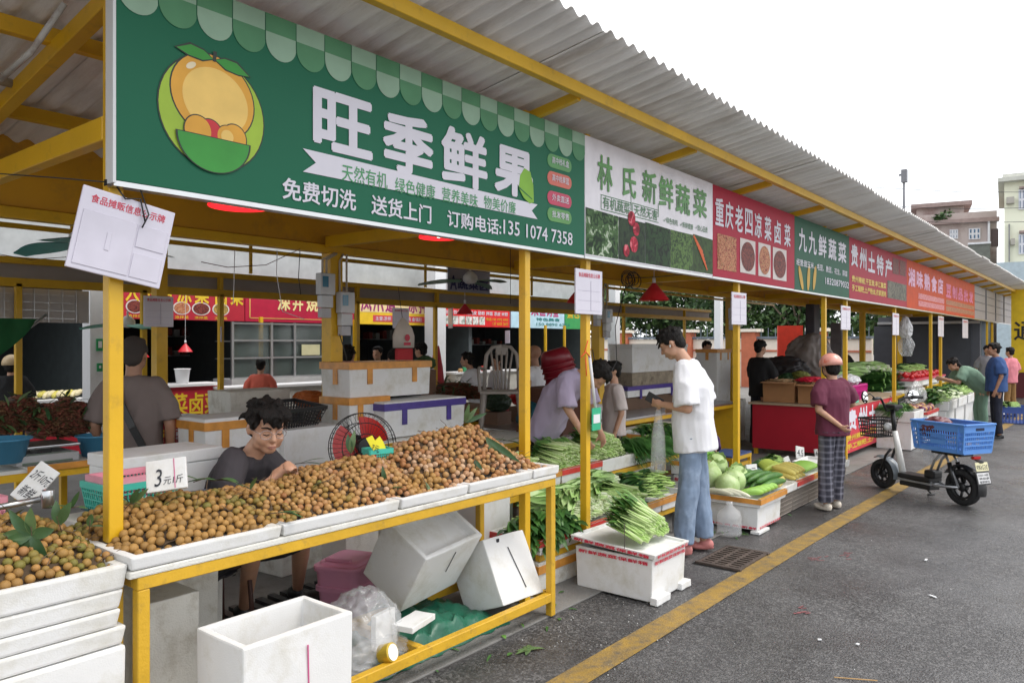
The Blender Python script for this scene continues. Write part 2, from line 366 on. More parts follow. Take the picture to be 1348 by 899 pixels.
for z, h in ((2.27, .09), (2.50, .07)):
    mb = MB(); mb.bb((-2, 8.97, z-h/2), (20, 9.03, z+h/2)); build(mb, "truss_chord", YEL, inn, bevel=.003)
mb = MB(); mb.bb((-2, 9.04, 2.31), (20, 9.06, 2.48)); build(mb, "fascia_panel", PALE2, inn)
for p in (211, 290, 470, 575, 690, 821, 901): member("truss_web", (Xat(p, 8.96), 8.96, 2.31), (Xat(p, 8.96), 8.96, 2.47), .07, .05, inn)
for p, Y in ((290.5, 9), (470, 9), (573, 9), (821, 9), (901, 9), (343.5, 12.2), (467, 12.2), (578, 12.2), (24, 9), (189, 9), (718, 12.2), (743, 12.2)):
    X = Xat(p, Y); member("post", (X, Y, .012), (X, Y, 2.26 if Y == 9 else 2.1), .06, .06, inn)
X = Xat(210, 6.6); mb = MB(); mb.bb((X-.05, 6.55, .012), (X+.05, 6.65, 2.84)); build(mb, "post", YEL, inn, bevel=.004)
for p in (95, 330, 560, 700, 800): member("hanger", (Xat(p, 7.5), 7.5, 2.4), (Xat(p, 7.5), 7.5, 3.1), .03, .03, inn)
mb = MB(); mb.bb((-2, 7.2, 2.60), (20, 7.25, 2.64)); build(mb, "rail", YEL, inn)
# pale lattice board under the truss at far left
lat = thing("lattice_screen", "pale ribbed screen board with a thin wire grid hanging at the far left", "screen board", (5.2, 9.1, 1.85))
mb = MB(); mb.bb((1.8, 9.08, 1.86), (Xat(116, 9.1), 9.12, 2.22)); build(mb, "board", mat("pale_board", (.55, .52, .50), rough=.6, var=.06, vs=2), lat)
xe = Xat(116, 9.1)
for k in range(12): mb = MB(); xx = 2.0+k*(xe-2.0)/12; mb.bb((xx, 9.066, 1.86), (xx+.008, 9.079, 2.22)); build(mb, "wire", STEEL, lat)
for k in range(4): mb = MB(); mb.bb((1.8, 9.058, 1.90+k*.085), (xe-.15, 9.065, 1.907+k*.085)); build(mb, "wire", STEEL, lat)
# ================================================================ shop row behind
shop = thing("shop_row", "row of dark open shop units with white columns behind the market hall", "shop building", (9, 12.5, 0))
YS = 12.5
mb = MB(); mb.bb((1, YS+.1, 2.75), (19.2, YS+.3, 4.4)); build(mb, "upper_wall", S("upper_wall_grey", (165, 168, 168)), shop)
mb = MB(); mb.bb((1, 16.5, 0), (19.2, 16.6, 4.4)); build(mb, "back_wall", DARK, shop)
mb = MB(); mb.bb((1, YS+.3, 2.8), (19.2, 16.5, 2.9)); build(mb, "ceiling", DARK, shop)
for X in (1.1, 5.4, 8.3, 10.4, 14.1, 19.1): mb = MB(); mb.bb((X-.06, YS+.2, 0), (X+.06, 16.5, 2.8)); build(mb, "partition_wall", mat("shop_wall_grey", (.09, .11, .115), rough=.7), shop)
for p, Y, w_ in ((126, 10.5, .24), (573, 12.1, .34), (808, 11.5, .26), (946, 11.5, .24)):
    X = Xat(p, Y); mb = MB(); mb.bb((X-w_/2, Y-w_/2, .012), (X+w_/2, Y+w_/2, 3.6)); c = build(mb, "column", WHITEP, None, bevel=.01); tag(c, {126: "white square column behind the nearest yellow post", 573: "white square column beside the folded red parasol", 808: "white square column behind the man in lavender", 946: "white square column seen right of the young man in white"}[p], "column", "white concrete columns of the hall")
# shelves and clutter inside shops
for (a0, a1, z) in ((215, 300, 1.75), (60, 112, 1.55), (215, 300, 1.35), (480, 560, 1.7), (590, 660, 1.55)):
    mb = MB(); X0, X1 = Xat(a0, 15.6), Xat(a1, 15.6); mb.bb((X0, 15.4, z), (X1, 15.9, z+.03))
    for k in range(9):
        xx = X0+(X1-X0)*(k+.5)/9; h = random.uniform(.08, .25); mb.bb((xx-.06, 15.5, z+.03), (xx+.06, 15.75, z+.03+h), 1+k % 2)
    build(mb, "shelf", [STEEL, mat("jar_red", (.25, .05, .04)), mat("jar_pale", (.4, .4, .38))], shop)
# ================================================================ far cross wall, end wall
GY2 = mat("slate_wall", (.085, .09, .105), rough=.8, var=.12, vs=1)
ew = thing("end_building", "slate grey market building closing the far end of the stalls", "building", (24, 4.5, 0))
mb = MB(); mb.bb((24, 3.05, 0), (24.2, 5.6, 2.36)); build(mb, "wall", GY2, ew)
for k, y in enumerate((3.25, 4.1, 4.95)): mb = MB(); mb.bb((23.93, y, .0), (23.99, y+.75, 2.1)); build(mb, "shutter", mat("dark_shutter", (.05, .055, .065), rough=.6), ew)
mb = MB(); mb.bb((23.9, 3.05, 2.15), (23.99, 5.6, 2.22)); build(mb, "rail", STEEL, ew)
yw = thing("yellow_end_wall", "bright yellow painted wall with a black character at the right edge", "wall", (27, 1.9, 0))
mb = MB(); mb.bb((26.9, .2, 0), (27.1, 2.62, 3.2)); build(mb, "panel", S("bright_yellow_wall", (225, 190, 30), rough=.6), yw)
mb = MB(); text_on(mb, "通", (26.89, 2.55, 1.7), (0, -1, 0), (0, 0, 1), .55, .55, .03); build(mb, "lettering", BLACK, yw)
mb = MB(); mb.bb((26.85, .2, 0), (26.89, 2.62, .75)); build(mb, "skirting", S("maroon_paint", (90, 30, 35)), yw)
mb = MB(); mb.bb((24.3, 2.95, 0), (24.45, 3.05, 3.0)); c = build(mb, "column", S("grey_blue_column", (130, 140, 150)), None); tag(c, "pale grey blue column at the far right end of the stalls", "column")
# ================================================================ yard wall, trees, red board behind
ow = thing("yard_wall", "cream boundary wall with orange brick piers beyond the market hall", "wall", (27, 13, 0))
CREAM = S("cream_render", (235, 225, 210), rough=.7, var=.05); BRK = S("orange_brick", (190, 110, 80), rough=.8)
mb = MB(); mb.bb((27, 6.5, 0), (27.2, 21, 1.75)); build(mb, "wall_panel", CREAM, ow)
mb = MB(); mb.bb((26.95, 6.5, 1.3), (26.99, 21, 1.36)); build(mb, "stripe", BRK, ow)
mb = MB(); mb.bb((26.9, 6.5, 1.76), (27.3, 21, 1.84)); build(mb, "coping", S("slate_coping", (110, 120, 130)), ow)
for y in (8.2, 10.6, 13.1, 15.9, 18.7):
    mb = MB(); mb.bb((26.75, y-.25, 0), (27.25, y+.25, 2.0), 0); mb.bb((26.65, y-.35, 2.01), (27.35, y+.35, 2.12), 1); build(mb, "pier", [BRK, CREAM], ow)
for k in range(56): mb = MB(); y = 6.6+k*.26; mb.bb((27.1, y, 1.84), (27.12, y+.02, 2.15)); build(mb, "rail_bar", S("grey_rail", (120, 130, 140)), ow)
LEAFT = mat("tree_leaf", (.045, .09, .025), rough=.55, var=.3, vs=2, attr=[(.02, .05, .015), (.05, .11, .03), (.10, .17, .05)])
BARK = mat("tree_bark", (.12, .09, .065), rough=.9, bump=.5)
def tree(x, y, h, r, label, n=3600, group="trees behind the yard wall"):
    t = thing("tree", label, "tree", (x, y, 0), 0, group)
    mb = MB(); mb.tube([(x, y, 0), (x+.1, y, h*.4), (x, y+.1, h*.7)], [.16, .12, .06]); 
    for k in range(6):
        a = k*1.05; mb.tube([(x, y, h*.4), (x+cos(a)*r*.6, y+sin(a)*r*.6, h*.72)], [.07, .02], 5)
    build(mb, "trunk", BARK, t, smooth=True)
    mb = MB(); cl = [(random.uniform(-1, 1)*r*.75, random.uniform(-1, 1)*r*.75, h*random.uniform(.42, .95)) for _ in range(16)]
    for k in range(n):
        c = random.choice(cl); d = Vector([random.gauss(0, 1) for _ in range(3)]).normalized()*r*.42*random.random()**.4
        p = Vector((x, y, 0))+Vector(c)+d; s = random.uniform(.09, .20); M = Matrix.Rotation(random.random()*6.3, 3, Vector([random.gauss(0, 1) for _ in range(3)]))
        mb.add([p+M@Vector(q)*s for q in ((-1, 0, 0), (0, -.5, .1), (1, 0, 0), (0, .5, .1))], [(0, 1, 2, 3)], 0, random.random())
    build(mb, "crown", LEAFT, t)
tl = ["dark green tree behind the wall left of the brick pier", "broad dark tree above the brick pier of the yard wall", "tree behind the wall above the young man's head", "tree rising above the grey boiler beyond the wall", "rightmost tree beyond the wall, left of the red board"]
for k, (y, l) in enumerate(zip((18.5, 15.4, 12.4, 9.6, 7.4), tl)): tree(29.5+random.random(), y, 4.2+random.random(), 2.0, l)
rb = thing("red_board", "tall bright red orange board at the back of the hall", "board", (17, 7.6, 0))
a = PY(1024, 480, 7.9); b2 = PY(1057, 480, 7.2)
mb = MB(); mb.add([(a.x, a.y, 0), (b2.x, b2.y, 0), (b2.x, b2.y, 2.12), (a.x, a.y, 2.12)]+[(a.x+.05, a.y+.04, 0), (b2.x+.05, b2.y+.04, 0), (b2.x+.05, b2.y+.04, 2.12), (a.x+.05, a.y+.04, 2.12)], [(0, 1, 2, 3), (5, 4, 7, 6), (0, 4, 5, 1), (3, 2, 6, 7), (1, 5, 6, 2), (4, 0, 3, 7)])
build(mb, "panel", S("red_orange_panel", (222, 62, 40), rough=.5), rb); rb.location = (a.x, a.y, 0); rb.children[0].location = (0, 0, 0)
for v in rb.children[0].data.vertices: v.co -= Vector((a.x-17, a.y-7.6, 0))
# ================================================================ buildings beyond the roof
def facade(name, label, px0, px1, pytop, dist, m, deep=10, wins=(), ground=0, parapet=None, extra=None):
    a = PD(px0, pytop, dist); b = PD(px1, pytop, dist); d = (b-a); d.z = 0; W_ = d.length; nrm = Vector((a.x, a.y, 0)).normalized(); d = Vector((nrm.y, -nrm.x, 0)); W_ /= 1.28
    t = thing(name, label, "building", (a.x, a.y, 0))
    H = a.z; M = Matrix((d, nrm, Vector((0, 0, 1)))).transposed()
    def bx(nm, x0, x1, y0, y1, z0, z1, mm, bev=0):
        mb = MB(); mb.box(Vector((a.x, a.y, 0))+M@Vector(((x0+x1)/2, (y0+y1)/2, (z0+z1)/2)), (x1-x0, y1-y0, z1-z0), 0, 0, M); return build(mb, nm, mm, t)
    bx("wall", 0, W_, 0, deep, 0, H, m)
    return t, bx, W_, H
PINK = S("pink_tile_wall", (182, 168, 163), rough=.7, var=.12, vs=.6, dirt=srgb((140, 115, 110)), ds=.6); PINKD = S("pink_trim", (150, 130, 125), rough=.7, var=.15)
GLS = mat("blue_window_glass", (.05, .12, .22), rough=.15, var=.4, vs=.5); WFR = S("window_frame", (215, 215, 220))
t, bx, W_, H = facade("pink_apartment_building", "pink tiled apartment building with blue windows rising beyond the market roof", 1196, 1322, 300, 46, PINK)
def pxz(px0, px1, y0, y1, dist, ox=1196): k = dist/1280; return ((px0-ox)*k, (px1-ox)*k, CH+(HY-y1)*dist/1000, CH+(HY-y0)*dist/1000)
def win(bx, px0, px1, y0, y1, dist, ox, nx=3):
    x0, x1, z0, z1 = pxz(px0, px1, y0, y1, dist, ox); f = bx("window", x0, x1, -.10, -.02, z0, z1, WFR)
    for k in range(nx):
        for j in range(2):
            w1 = (x1-x0)/nx; h1 = (z1-z0)/2; p = bx("pane", x0+w1*k+.06, x0+w1*(k+1)-.06, -.13, -.105, z0+h1*j+.06, z0+h1*(j+1)-.06, GLS); L_ = p.location.copy(); p.parent = f
for q in ((1256, 1268, 306, 318), (1283, 1299, 306, 320), (1283, 1299, 345, 360)): win(bx, *q, 46, 1196)
x0, x1, z0, z1 = pxz(1314, 1324, 308, 330, 46, 1196); bx("recess_shade", x0, x1, -.05, 1, z0, z1, S("recess_shade_brown", (90, 75, 75)))  # raised dark panel; the shade of a recess is put into its colour
x0, x1, z0, z1 = pxz(1196, 1322, 296, 299, 46, 1196); bx("parapet", x0-.1, x1+.1, -.35, 0, z0, z1+.1, PINKD)
x0, x1, z0, z1 = pxz(1196, 1322, 285, 300, 46, 1196); bx("parapet_wall", x0, x1, -.02, 9, z0, z1, PINK)
x0, x1, z0, z1 = pxz(1208, 1278, 273, 286, 46, 1196); bx("stair_tower", x0, x1, 1, 7, z0, z1, PINK); bx("tower_slab", x0-.3, x1+.4, .6, 7.4, z1, z1+.25, PINKD)
x0, x1, z0, z1 = pxz(1268, 1272, 282, 285, 46, 1196); bx("vent", x0, x1, .9, 1.1, z0, z1, DARK)
x0, x1, z0, z1 = pxz(1309, 1312, 298, 345, 46, 1196); bx("drain_pipe", x0, x1, -.3, -.05, z0, z1, WFR)
mb = MB()
for k in range(500):
    c = random.choice(((1243, 285, 45.4), (1250, 283, 45.4), (1309, 291, 45.4), (1238, 287, 45.4))); p = PD(c[0]+random.gauss(0, 3.2 if c[0] < 1300 else 1.2), c[1]+random.gauss(0, 2), c[2]+random.gauss(0, .2)); s = .14
    M = Matrix.Rotation(random.random()*6.3, 3, Vector([random.gauss(0, 1) for _ in range(3)])); mb.add([p+M@Vector(q)*s for q in ((-1, 0, 0), (0, -.6, 0), (1, 0, 0), (0, .6, 0))], [(0, 1, 2, 3)], 0, random.random())
mb.tube([PD(1243, 300, 45.4), PD(1243, 285, 45.4)], .06, 5)
o = build(mb, "roof_shrub", LEAFT, None); tag(o, "green shrub growing on the pink building's parapet", "shrub")
t, bx, W_, H = facade("cream_building", "cream tiled building with blue windows and air conditioners at the far right", 1322, 1400, 240, 40, S("cream_tile_wall", (228, 228, 205), rough=.6, var=.05, vs=.5))
x0, x1, z0, z1 = pxz(1313, 1400, 231, 241, 40, 1322); mb = MB()
bx("cornice", x0, x1, -.5, 9, z0, z0+.2, S("cornice_grey", (190, 190, 180))); bx("roof_edge", x0+.2, x1, -.3, 9, z0+.2, z1, S("roof_edge_pale", (205, 205, 195)))
for q in ((1342, 1356, 252, 278), (1342, 1356, 310, 336)): win(bx, *q, 40, 1322)
for q in ((1325, 1336, 262, 270), (1331, 1337, 316, 324)): x0, x1, z0, z1 = pxz(*q, 40, 1322); a_ = bx("air_conditioner", x0, x1, -.5, -.02, z0, z1, S("ac_grey", (165, 160, 150)));
for q in ((1343, 1360, 306, 309), (1343, 1360, 249, 251)): x0, x1, z0, z1 = pxz(*q, 40, 1322); bx("window_hood", x0, x1, -.3, 0, z0, z1, PINKD)
x0, x1, z0, z1 = pxz(1328, 1330, 296, 345, 40, 1322); bx("drain_pipe", x0, x1, -.2, -.05, z0, z1, S("pipe_grey", (130, 130, 130)))
t, bx, W_, H = facade("low_blue_building", "low pale blue building between the roof edge and the cream building", 1312, 1400, 346, 36, S("pale_blue_wall", (170, 185, 192)), deep=3)
t, bx, W_, H = facade("roof_tank_house", "small dark rooftop shed in front of the pink building", 1275, 1306, 322, 42, S("shed_grey", (105, 108, 102), var=.2), deep=3)
x0, x1, z0, z1 = pxz(1274, 1307, 320, 324, 42, 1275); bx("roof", x0, x1, -.1, 3, z1-.1, z1, WFR)
# mast with small camera, and overhead wires
ma = thing("antenna_mast", "thin grey antenna mast standing above the corrugated roof", "mast", PD(1190, 300, 30))
mb = MB(); mb.tube([PD(1190, 330, 30), PD(1190, 224, 30)], [.07, .035], 6); build(mb, "pole", S("mast_grey", (120, 120, 125)), ma, smooth=True)
mb = MB(); mb.beam(PD(1184, 231, 30), PD(1190, 229, 30), .08, .08); mb.box(PD(1190.5, 232, 29.95), (.2, .2, .5)); build(mb, "antenna", S("mast_grey", (120, 120, 125)), ma)
for k, (ya, yb, l) in enumerate(((271, 273, "topmost thin black cable crossing the sky at the right"), (290, 291, "middle thin cable crossing the sky before the pink building"), (247, 253, "thin cable running from the sky to the cream building"))):
    a = PD(1150, ya, 38); b2 = PD(1400, yb, 34); mb = MB(); mb.tube([a, (a+b2)/2-Vector((0, 0, .12)), b2], .012, 4); tag(build(mb, "overhead_cable", BLACK, None), l, "cable", "cables over the roofs")
# ================================================================ fascia signboards over the front stalls
YG = 2.85
EXV, EZV = Vector((1, 0, 0)), Vector((0, 0, 1))
def gp(px, py, off=0.0, Y=None):
    p = PY(px, py, (Y or YG)); return Vector((p.x, (Y or YG)-off, p.z))
ZB, ZT = 2.237, 3.055
def signboard(p0, p1, label, m, dz=0.0, zt=None, name="shop_signboard", gap=.004):
    X0, X1 = Xat(p0, YG), Xat(p1, YG)-gap
    t = thing(name, label, "shop sign", (X0, YG, ZB+dz), 0)
    mb = MB(); mb.bb((X0, YG, ZB+dz), (X1, YG+.05, (zt or ZT)+dz)); build(mb, "panel", m, t, bevel=.002, seg=1)
    mb = MB(); mb.bb((X0-.006, YG+.003, ZB+dz-.02), (X1+.006 if gap > 0 else X1, YG+.056, ZB+dz-.001)); build(mb, "frame_trim", STEEL, t)
    return t, X0, X1
def words(t, s, pl, yt, yb, pr, m, bold=.015, off=.004, name="lettering", Y=None, lab=None):
    """print s on the sign face: left edge at photo column pl between rows yt and yb, right edge at column pr"""
    a = gp(pl, yb, off, Y); b = gp(pl, yt, off, Y); c = gp(pr, yb, off, Y)
    mb = MB(); text_on(mb, s, a, EXV, EZV, c.x-a.x, b.z-a.z, bold); o = build(mb, name, m, t)
    if lab: o["label"] = lab
    return o
def patch(t, name, pl, yt, yb, pr, m, off=.003, Y=None):
    a = gp(pl, yb, off, Y); b = gp(pl, yt, off, Y); c = gp(pr, yb, off, Y)
    mb = MB(); mb.quad(a, (c.x, a.y, a.z), (c.x, a.y, b.z), (a.x, a.y, b.z)); return build(mb, name, m, t)
def disc(mb, c, rx, rz, off, mi=0, a0=0, a1=2*pi, n=40, tilt=0):
    pts = []
    for k in range(n+1 if a1-a0 < 6.2 else n):
        a = a0+(a1-a0)*k/n; x, z = cos(a)*rx, sin(a)*rz
        pts.append((c[0]+x*cos(tilt)-z*sin(tilt), YG-off, c[2]+x*sin(tilt)+z*cos(tilt)))
    return mb.add(pts, [tuple(range(len(pts)))], mi)
def poly(mb, pp, off, mi=0): return mb.add([(p[0], YG-off, p[1]) for p in pp], [tuple(range(len(pp)))], mi)
SG = mat("sign_green", (.014, .135, .072), rough=.5, var=.05, vs=1, spec=.2)
SGL = mat("sign_pale_green", (.30, .45, .33), rough=.5, spec=.2); SGM = mat("sign_mid_green", (.10, .27, .14), rough=.5, spec=.2)
# --- green fruit shop board
t, X0, X1 = signboard(152.5, 770, "long green fruit shop signboard with large white characters and a scalloped awning border", SG)
mb = MB(); mb.bb((X0-.012, YG-.004, ZB-.01), (X0-.001, YG+.056, ZT+.01)); build(mb, "side_frame", WHITEP, t)
n = 20; sw = (X1-X0)/n     # scallops: two rows of alternating light and mid green
mb = MB()
for k in range(n):
    xa = X0+k*sw+.002; c = (xa+sw/2, 0, ZT-.095)
    lo = [(xa+sw/2+cos(a)*sw*.495, ZT-.115+sin(a)*sw*.5) for a in [pi+pi*j/14 for j in range(15)]]
    poly(mb, [(xa, ZT-.002), (xa, ZT-.08), (xa+sw-.004, ZT-.08), (xa+sw-.004, ZT-.002)], .003, (k+1) % 2)
    poly(mb, [(xa, ZT-.08), (xa, ZT-.115)]+lo[1:-1]+[(xa+sw-.004, ZT-.115), (xa+sw-.004, ZT-.08)], .0032, k % 2)
build(mb, "awning_print", [SGL, SGM], t)
words(t, "旺", 411, 112, 194, 490, PRINTWHITE, .055); words(t, "季", 503, 141, 224, 570, PRINTWHITE, .055)
words(t, "鲜", 580, 162, 240, 641, PRINTWHITE, .05); words(t, "果", 650, 187, 253, 702, PRINTWHITE, .055)
a, b = gp(398, 226, .004), gp(398, 196, .004); c = gp(708, 287, .004); zc = (a.z+b.z)/2; h = (b.z-a.z)/2; xl, xr = a.x, gp(707, 270).x
mb = MB(); mb.add([(xl, a.y, zc+h*1.02), (xr, a.y, zc+h*.9), (xr-.06, a.y, zc), (xr, a.y, zc-h*.9), (xl, a.y, zc-h*1.02), (xl+.07, a.y, zc)], [(0, 5, 2, 1), (5, 4, 3, 2)]); build(mb, "ribbon_print", PRINTWHITE, t)
for s, l, r, y0, y1 in (("天然有机", 449, 509, 215, 239), ("绿色健康", 519, 572, 233, 254), ("营养美味", 581, 628, 246, 266), ("物美价廉", 636, 678, 257, 275)):
    words(t, s, l, y0, y1-1, r, mat("ribbon_text_green", (.05, .28, .10), rough=.4), .012, .006)
words(t, "免费切洗", 371, 233, 262, 468, PRINTWHITE, .03); words(t, "送货上门", 488, 256, 282, 567, PRINTWHITE, .03)
words(t, "订购电话:", 588, 276, 298, 659, PRINTWHITE, .03); words(t, "135 1074 7358", 662, 289, 308, 753, PRINTWHITE, .03)
for s, cy, col in (("高中档礼盒", 210, (70, 140, 70)), ("高中档果篮", 233, (205, 95, 75)), ("外卖直送", 259, (190, 40, 80)), ("批发零售", 281, (80, 145, 65))):
    a = gp(720, cy+9, .003); b = gp(752, cy-9, .003); z0, z1 = gp(720, cy+9).z, gp(720, cy-9).z; mb = MB(); r = (z1-z0)/2; pp = []
    for cx_, a0 in ((b.x-r, -pi/2), (a.x+r, pi/2)): pp += [(cx_+cos(a0+pi*j/8)*r, (z0+z1)/2+sin(a0+pi*j/8)*r) for j in range(9)]
    poly(mb, pp, .003); build(mb, "badge_print", S("badge_%d" % cy, col, rough=.4), t)
    words(t, s, 726, cy-4, cy+5, 748, PRINTWHITE, .01, .006)
mb = MB(); a = gp(682, 248, .005); poly(mb, [(a.x+x*.12, a.z+z*.13) for x, z in ((0, 0), (.1, .6), (.45, 1), (.95, .9), (1.2, .3), (1.25, -.5), (.9, -.6), (.4, -.4))], .006); poly(mb, [(a.x+x*.12, a.z+z*.13) for x, z in ((0, 0), (.02, .06), (1.1, -.35), (1.1, -.4))], .0068, 1); build(mb, "leaf_print", [S("leaf_lime", (130, 180, 60)), SG], t)
# emblem: lime disc, plain fruit with leaves, half watermelon bowl of fruit (no face)
c = gp(280, 148); R = (gp(350, 150).x-gp(209, 150).x)/2; cx0, cz0 = gp(281, 148).x, gp(281, 150).z
INK = mat("emblem_ink", (.02, .03, .02), rough=.5); lime = S("emblem_lime", (160, 190, 60)); org = S("emblem_orange", (225, 165, 60)); orl = S("emblem_light", (240, 200, 110)); mel = S("emblem_melon", (60, 150, 60)); mer = S("emblem_apple", (205, 50, 60)); cream = S("emblem_cream", (240, 225, 190))
mb = MB(); K = R
disc(mb, (cx0, 0, cz0), R, R, .003, 0); disc(mb, (cx0, 0, cz0), R*.975, R*.975, .0036, 1)
disc(mb, (cx0, 0, cz0+.28*K), .80*K, .74*K, .0042, 0, tilt=-.3); disc(mb, (cx0, 0, cz0+.28*K), .775*K, .715*K, .0048, 2, tilt=-.3)
disc(mb, (cx0+.04*K, 0, cz0+.22*K), .62*K, .56*K, .0054, 3, tilt=-.3); disc(mb, (cx0-.42*K, 0, cz0+.72*K), .10*K, .05*K, .0054, 4, tilt=.6)
for sgn in (-1, 1):
    lf = [(0, 0), (.18, .12), (.42, .16), (.68, .02), (.45, -.06), (.2, -.08)]
    poly(mb, [(cx0+sgn*x*K*1.05, cz0+(.93+z*1.1-.2*(sgn > 0)*x)*K) for x, z in (lf if sgn > 0 else lf[::-1])], .006, 0)
    poly(mb, [(cx0+sgn*(x*.92+.02)*K*1.05, cz0+(.93+z*.85-.2*(sgn > 0)*x+.005)*K) for x, z in (lf if sgn > 0 else lf[::-1])], .0066, 5)
poly(mb, [(cx0-.03*K, cz0+.9*K), (cx0+.03*K, cz0+.9*K), (cx0+.05*K, cz0+1.08*K), (cx0-.02*K, cz0+1.08*K)], .007, 0)
for dx, r, mi in ((-.30, .26, 2), (.38, .25, 2), (-.08, .24, 6), (.24, .20, 2)):
    disc(mb, (cx0+dx*K, 0, cz0-.36*K), r*K, r*K*1.05, .0072+abs(dx)*.0004, 0); disc(mb, (cx0+dx*K, 0, cz0-.36*K), r*K*.92, r*K*.97, .0078+abs(dx)*.0004, mi)
disc(mb, (cx0+.24*K, 0, cz0-.36*K), .12*K, .12*K, .0092, 3)
for e, o_, mi in ((1, .0096, 0), (.95, .0102, 5)):
    arc = [(cx0+cos(a)*.70*K*e, cz0-.42*K-.03*K*(1-e)*10+sin(a)*.62*K*e) for a in [pi+pi*j/24 for j in range(25)]]
    poly(mb, arc, o_, mi)
build(mb, "emblem_print", [INK, lime, org, orl, cream, mel, mer], t)
# --- photo-like print patches: mottled two-tone pictures
def pic(name, c1, c2, sc=25, c3=None):
    if name in _m: return _m[name]
    m = bpy.data.materials.new(name); m.use_nodes = True; N = m.node_tree.nodes; L = m.node_tree.links; b = N["Principled BSDF"]; tc = N.new("ShaderNodeTexCoord")
    v = N.new("ShaderNodeTexNoise"); v.inputs["Scale"].default_value = sc; v.inputs["Detail"].default_value = 3; v.inputs["Distortion"].default_value = 1.5; L.new(tc.outputs["Object"], v.inputs[0])
    cr = N.new("ShaderNodeValToRGB"); e = cr.color_ramp.elements; e[0].position = .38; e[0].color = (*srgb(c1), 1); e[1].position = .58; e[1].color = (*srgb(c2), 1)
    if c3: q = e.new(.66); q.color = (*srgb(c3), 1)
    L.new(v.outputs[0], cr.inputs[0]); L.new(cr.outputs[0], b.inputs[0]); b.inputs["Roughness"].default_value = .5; b.inputs["Specular IOR Level"].default_value = .2; _m[name] = m; return m
pg1 = pic("picture_greens", (18, 42, 22), (80, 115, 65), 16, (190, 200, 180)); pg2 = pic("picture_radish", (22, 36, 26), (50, 70, 45), 14); pg3 = pic("picture_dark_greens", (12, 22, 16), (42, 72, 38), 16)
pg4 = pic("picture_beans", (22, 45, 22), (95, 125, 65), 26); pg5 = pic("picture_carrots", (40, 55, 30), (60, 85, 40), 12); pd1 = pic("picture_chilli_dish", (120, 35, 30), (215, 150, 110), 45, (90, 110, 60)); pd2 = pic("picture_dark_dish", (60, 30, 35), (140, 70, 60), 45); 
# --- white vegetable shop board
t, X0, X1 = signboard(770, 938.5, "white vegetable shop signboard with green characters above a strip of vegetable pictures", S("sign_white", (226, 222, 228), rough=.35))
lg = [(786, 806, 202, 249), (819, 837, 217, 258), (845, 864, 222, 265), (867, 886, 230, 272), (889, 908, 240, 280), (912, 930, 246, 284)]
for s, (l, r, y0, y1) in zip("林氏新鲜蔬菜", lg): words(t, s, l, y0, y1, r, mat("sign_leaf_green", (.07, .25, .05), rough=.4, var=.5, vs=8), .045)
for s, l, r, y0, y1 in (("有机蔬菜", 793, 829, 258, 274), ("天然无害", 834, 865, 269, 283)):
    for q in ((l-2, y0-2, y0-1, r+1.5), (l-2, y1+1, y1+2, r+1.5), (l-2.3, y0-2, y1+2, l-1.6), (r+1, y0-1, y1+3, r+1.7)): patch(t, "box_print", q[0], q[1], q[2], q[3], PRINTGREEN)
    words(t, s, l, y0, y1, r, PRINTGREEN, .015)
for s, l, r, y in (("✓绿色有机", 873, 892, 285), ("✓新鲜健康", 895, 912, 291), ("✓放心品质", 915, 931, 295)): words(t, s, l, y, y+8, r, PRINTGREEN, .01)
ZA = gp(770, 274).z-.003
xs = [X0+.004, Xat(814, YG), Xat(849, YG), Xat(882, YG), Xat(912, YG), X1-.004]
for k, m in enumerate((pg1, pg2, pg3, pg4, pg5)):
    mb = MB(); mb.quad((xs[k]+.003, YG-.003, ZB+.012), (xs[k+1]-.003, YG-.003, ZB+.012), (xs[k+1]-.003, YG-.003, ZA), (xs[k]+.003, YG-.003, ZA+(.0 if k % 2 else .01))); build(mb, "picture_print", m, t)
cb = MB()
for x_, z_, r_ in ((831, 288, .055), (837, 302, .05), (834, 322, .06), (824, 330, .045)): p = gp(x_, z_); disc(cb, (p.x, 0, p.z), r_, r_, .0045)
build(cb, "radish_print", pic("picture_radish_skin", (120, 14, 34), (190, 40, 66), 14, (225, 120, 130)), t)
cb = MB()
for k in range(6): a_ = gp(912+k*2.0, 312+k*5); poly(cb, [(a_.x, a_.z), (a_.x+.012, a_.z+.022), (a_.x+.19-.012*k, a_.z-.105), (a_.x+.18-.012*k, a_.z-.12)], .005+k*.0004)
build(cb, "carrot_print", S("carrot_orange", (215, 95, 45)), t)
# --- red board
SR = S("sign_crimson", (168, 18, 52), rough=.5, var=.06, spec=.2)
t, X0, X1 = signboard(938.5, 1046, "crimson cold dish signboard with brushed white characters over four dish pictures", SR, -.002)
for k, s in enumerate("重庆老四凉菜卤菜"): l = 941+k*13.05-(k > 3)*.4; words(t, s, l, 259+k*5.0, 296+k*4.0, l+11.2-k*.45, PRINTWHITE, .045)
for k, (l, r, m) in enumerate(((944, 969, pd1), (974, 994, pd2), (998, 1014, pd1), (1017, 1035, pd2))):
    y0 = 307+k*6; y1 = 356+k*4.5; patch(t, "dish_print", l, y0, y1-2, r, S("plate_white", (215, 205, 200)) if k != 0 else m)
    a, b = gp(l, y1-2, .005), gp(r, y0, .005); z1 = gp(l, y0).z; cb = MB(); disc(cb, ((a.x+b.x)/2, 0, (a.z+z1)/2), (b.x-a.x)*.45, (z1-a.z)*.43, .0055); build(cb, "food_print", m, t)
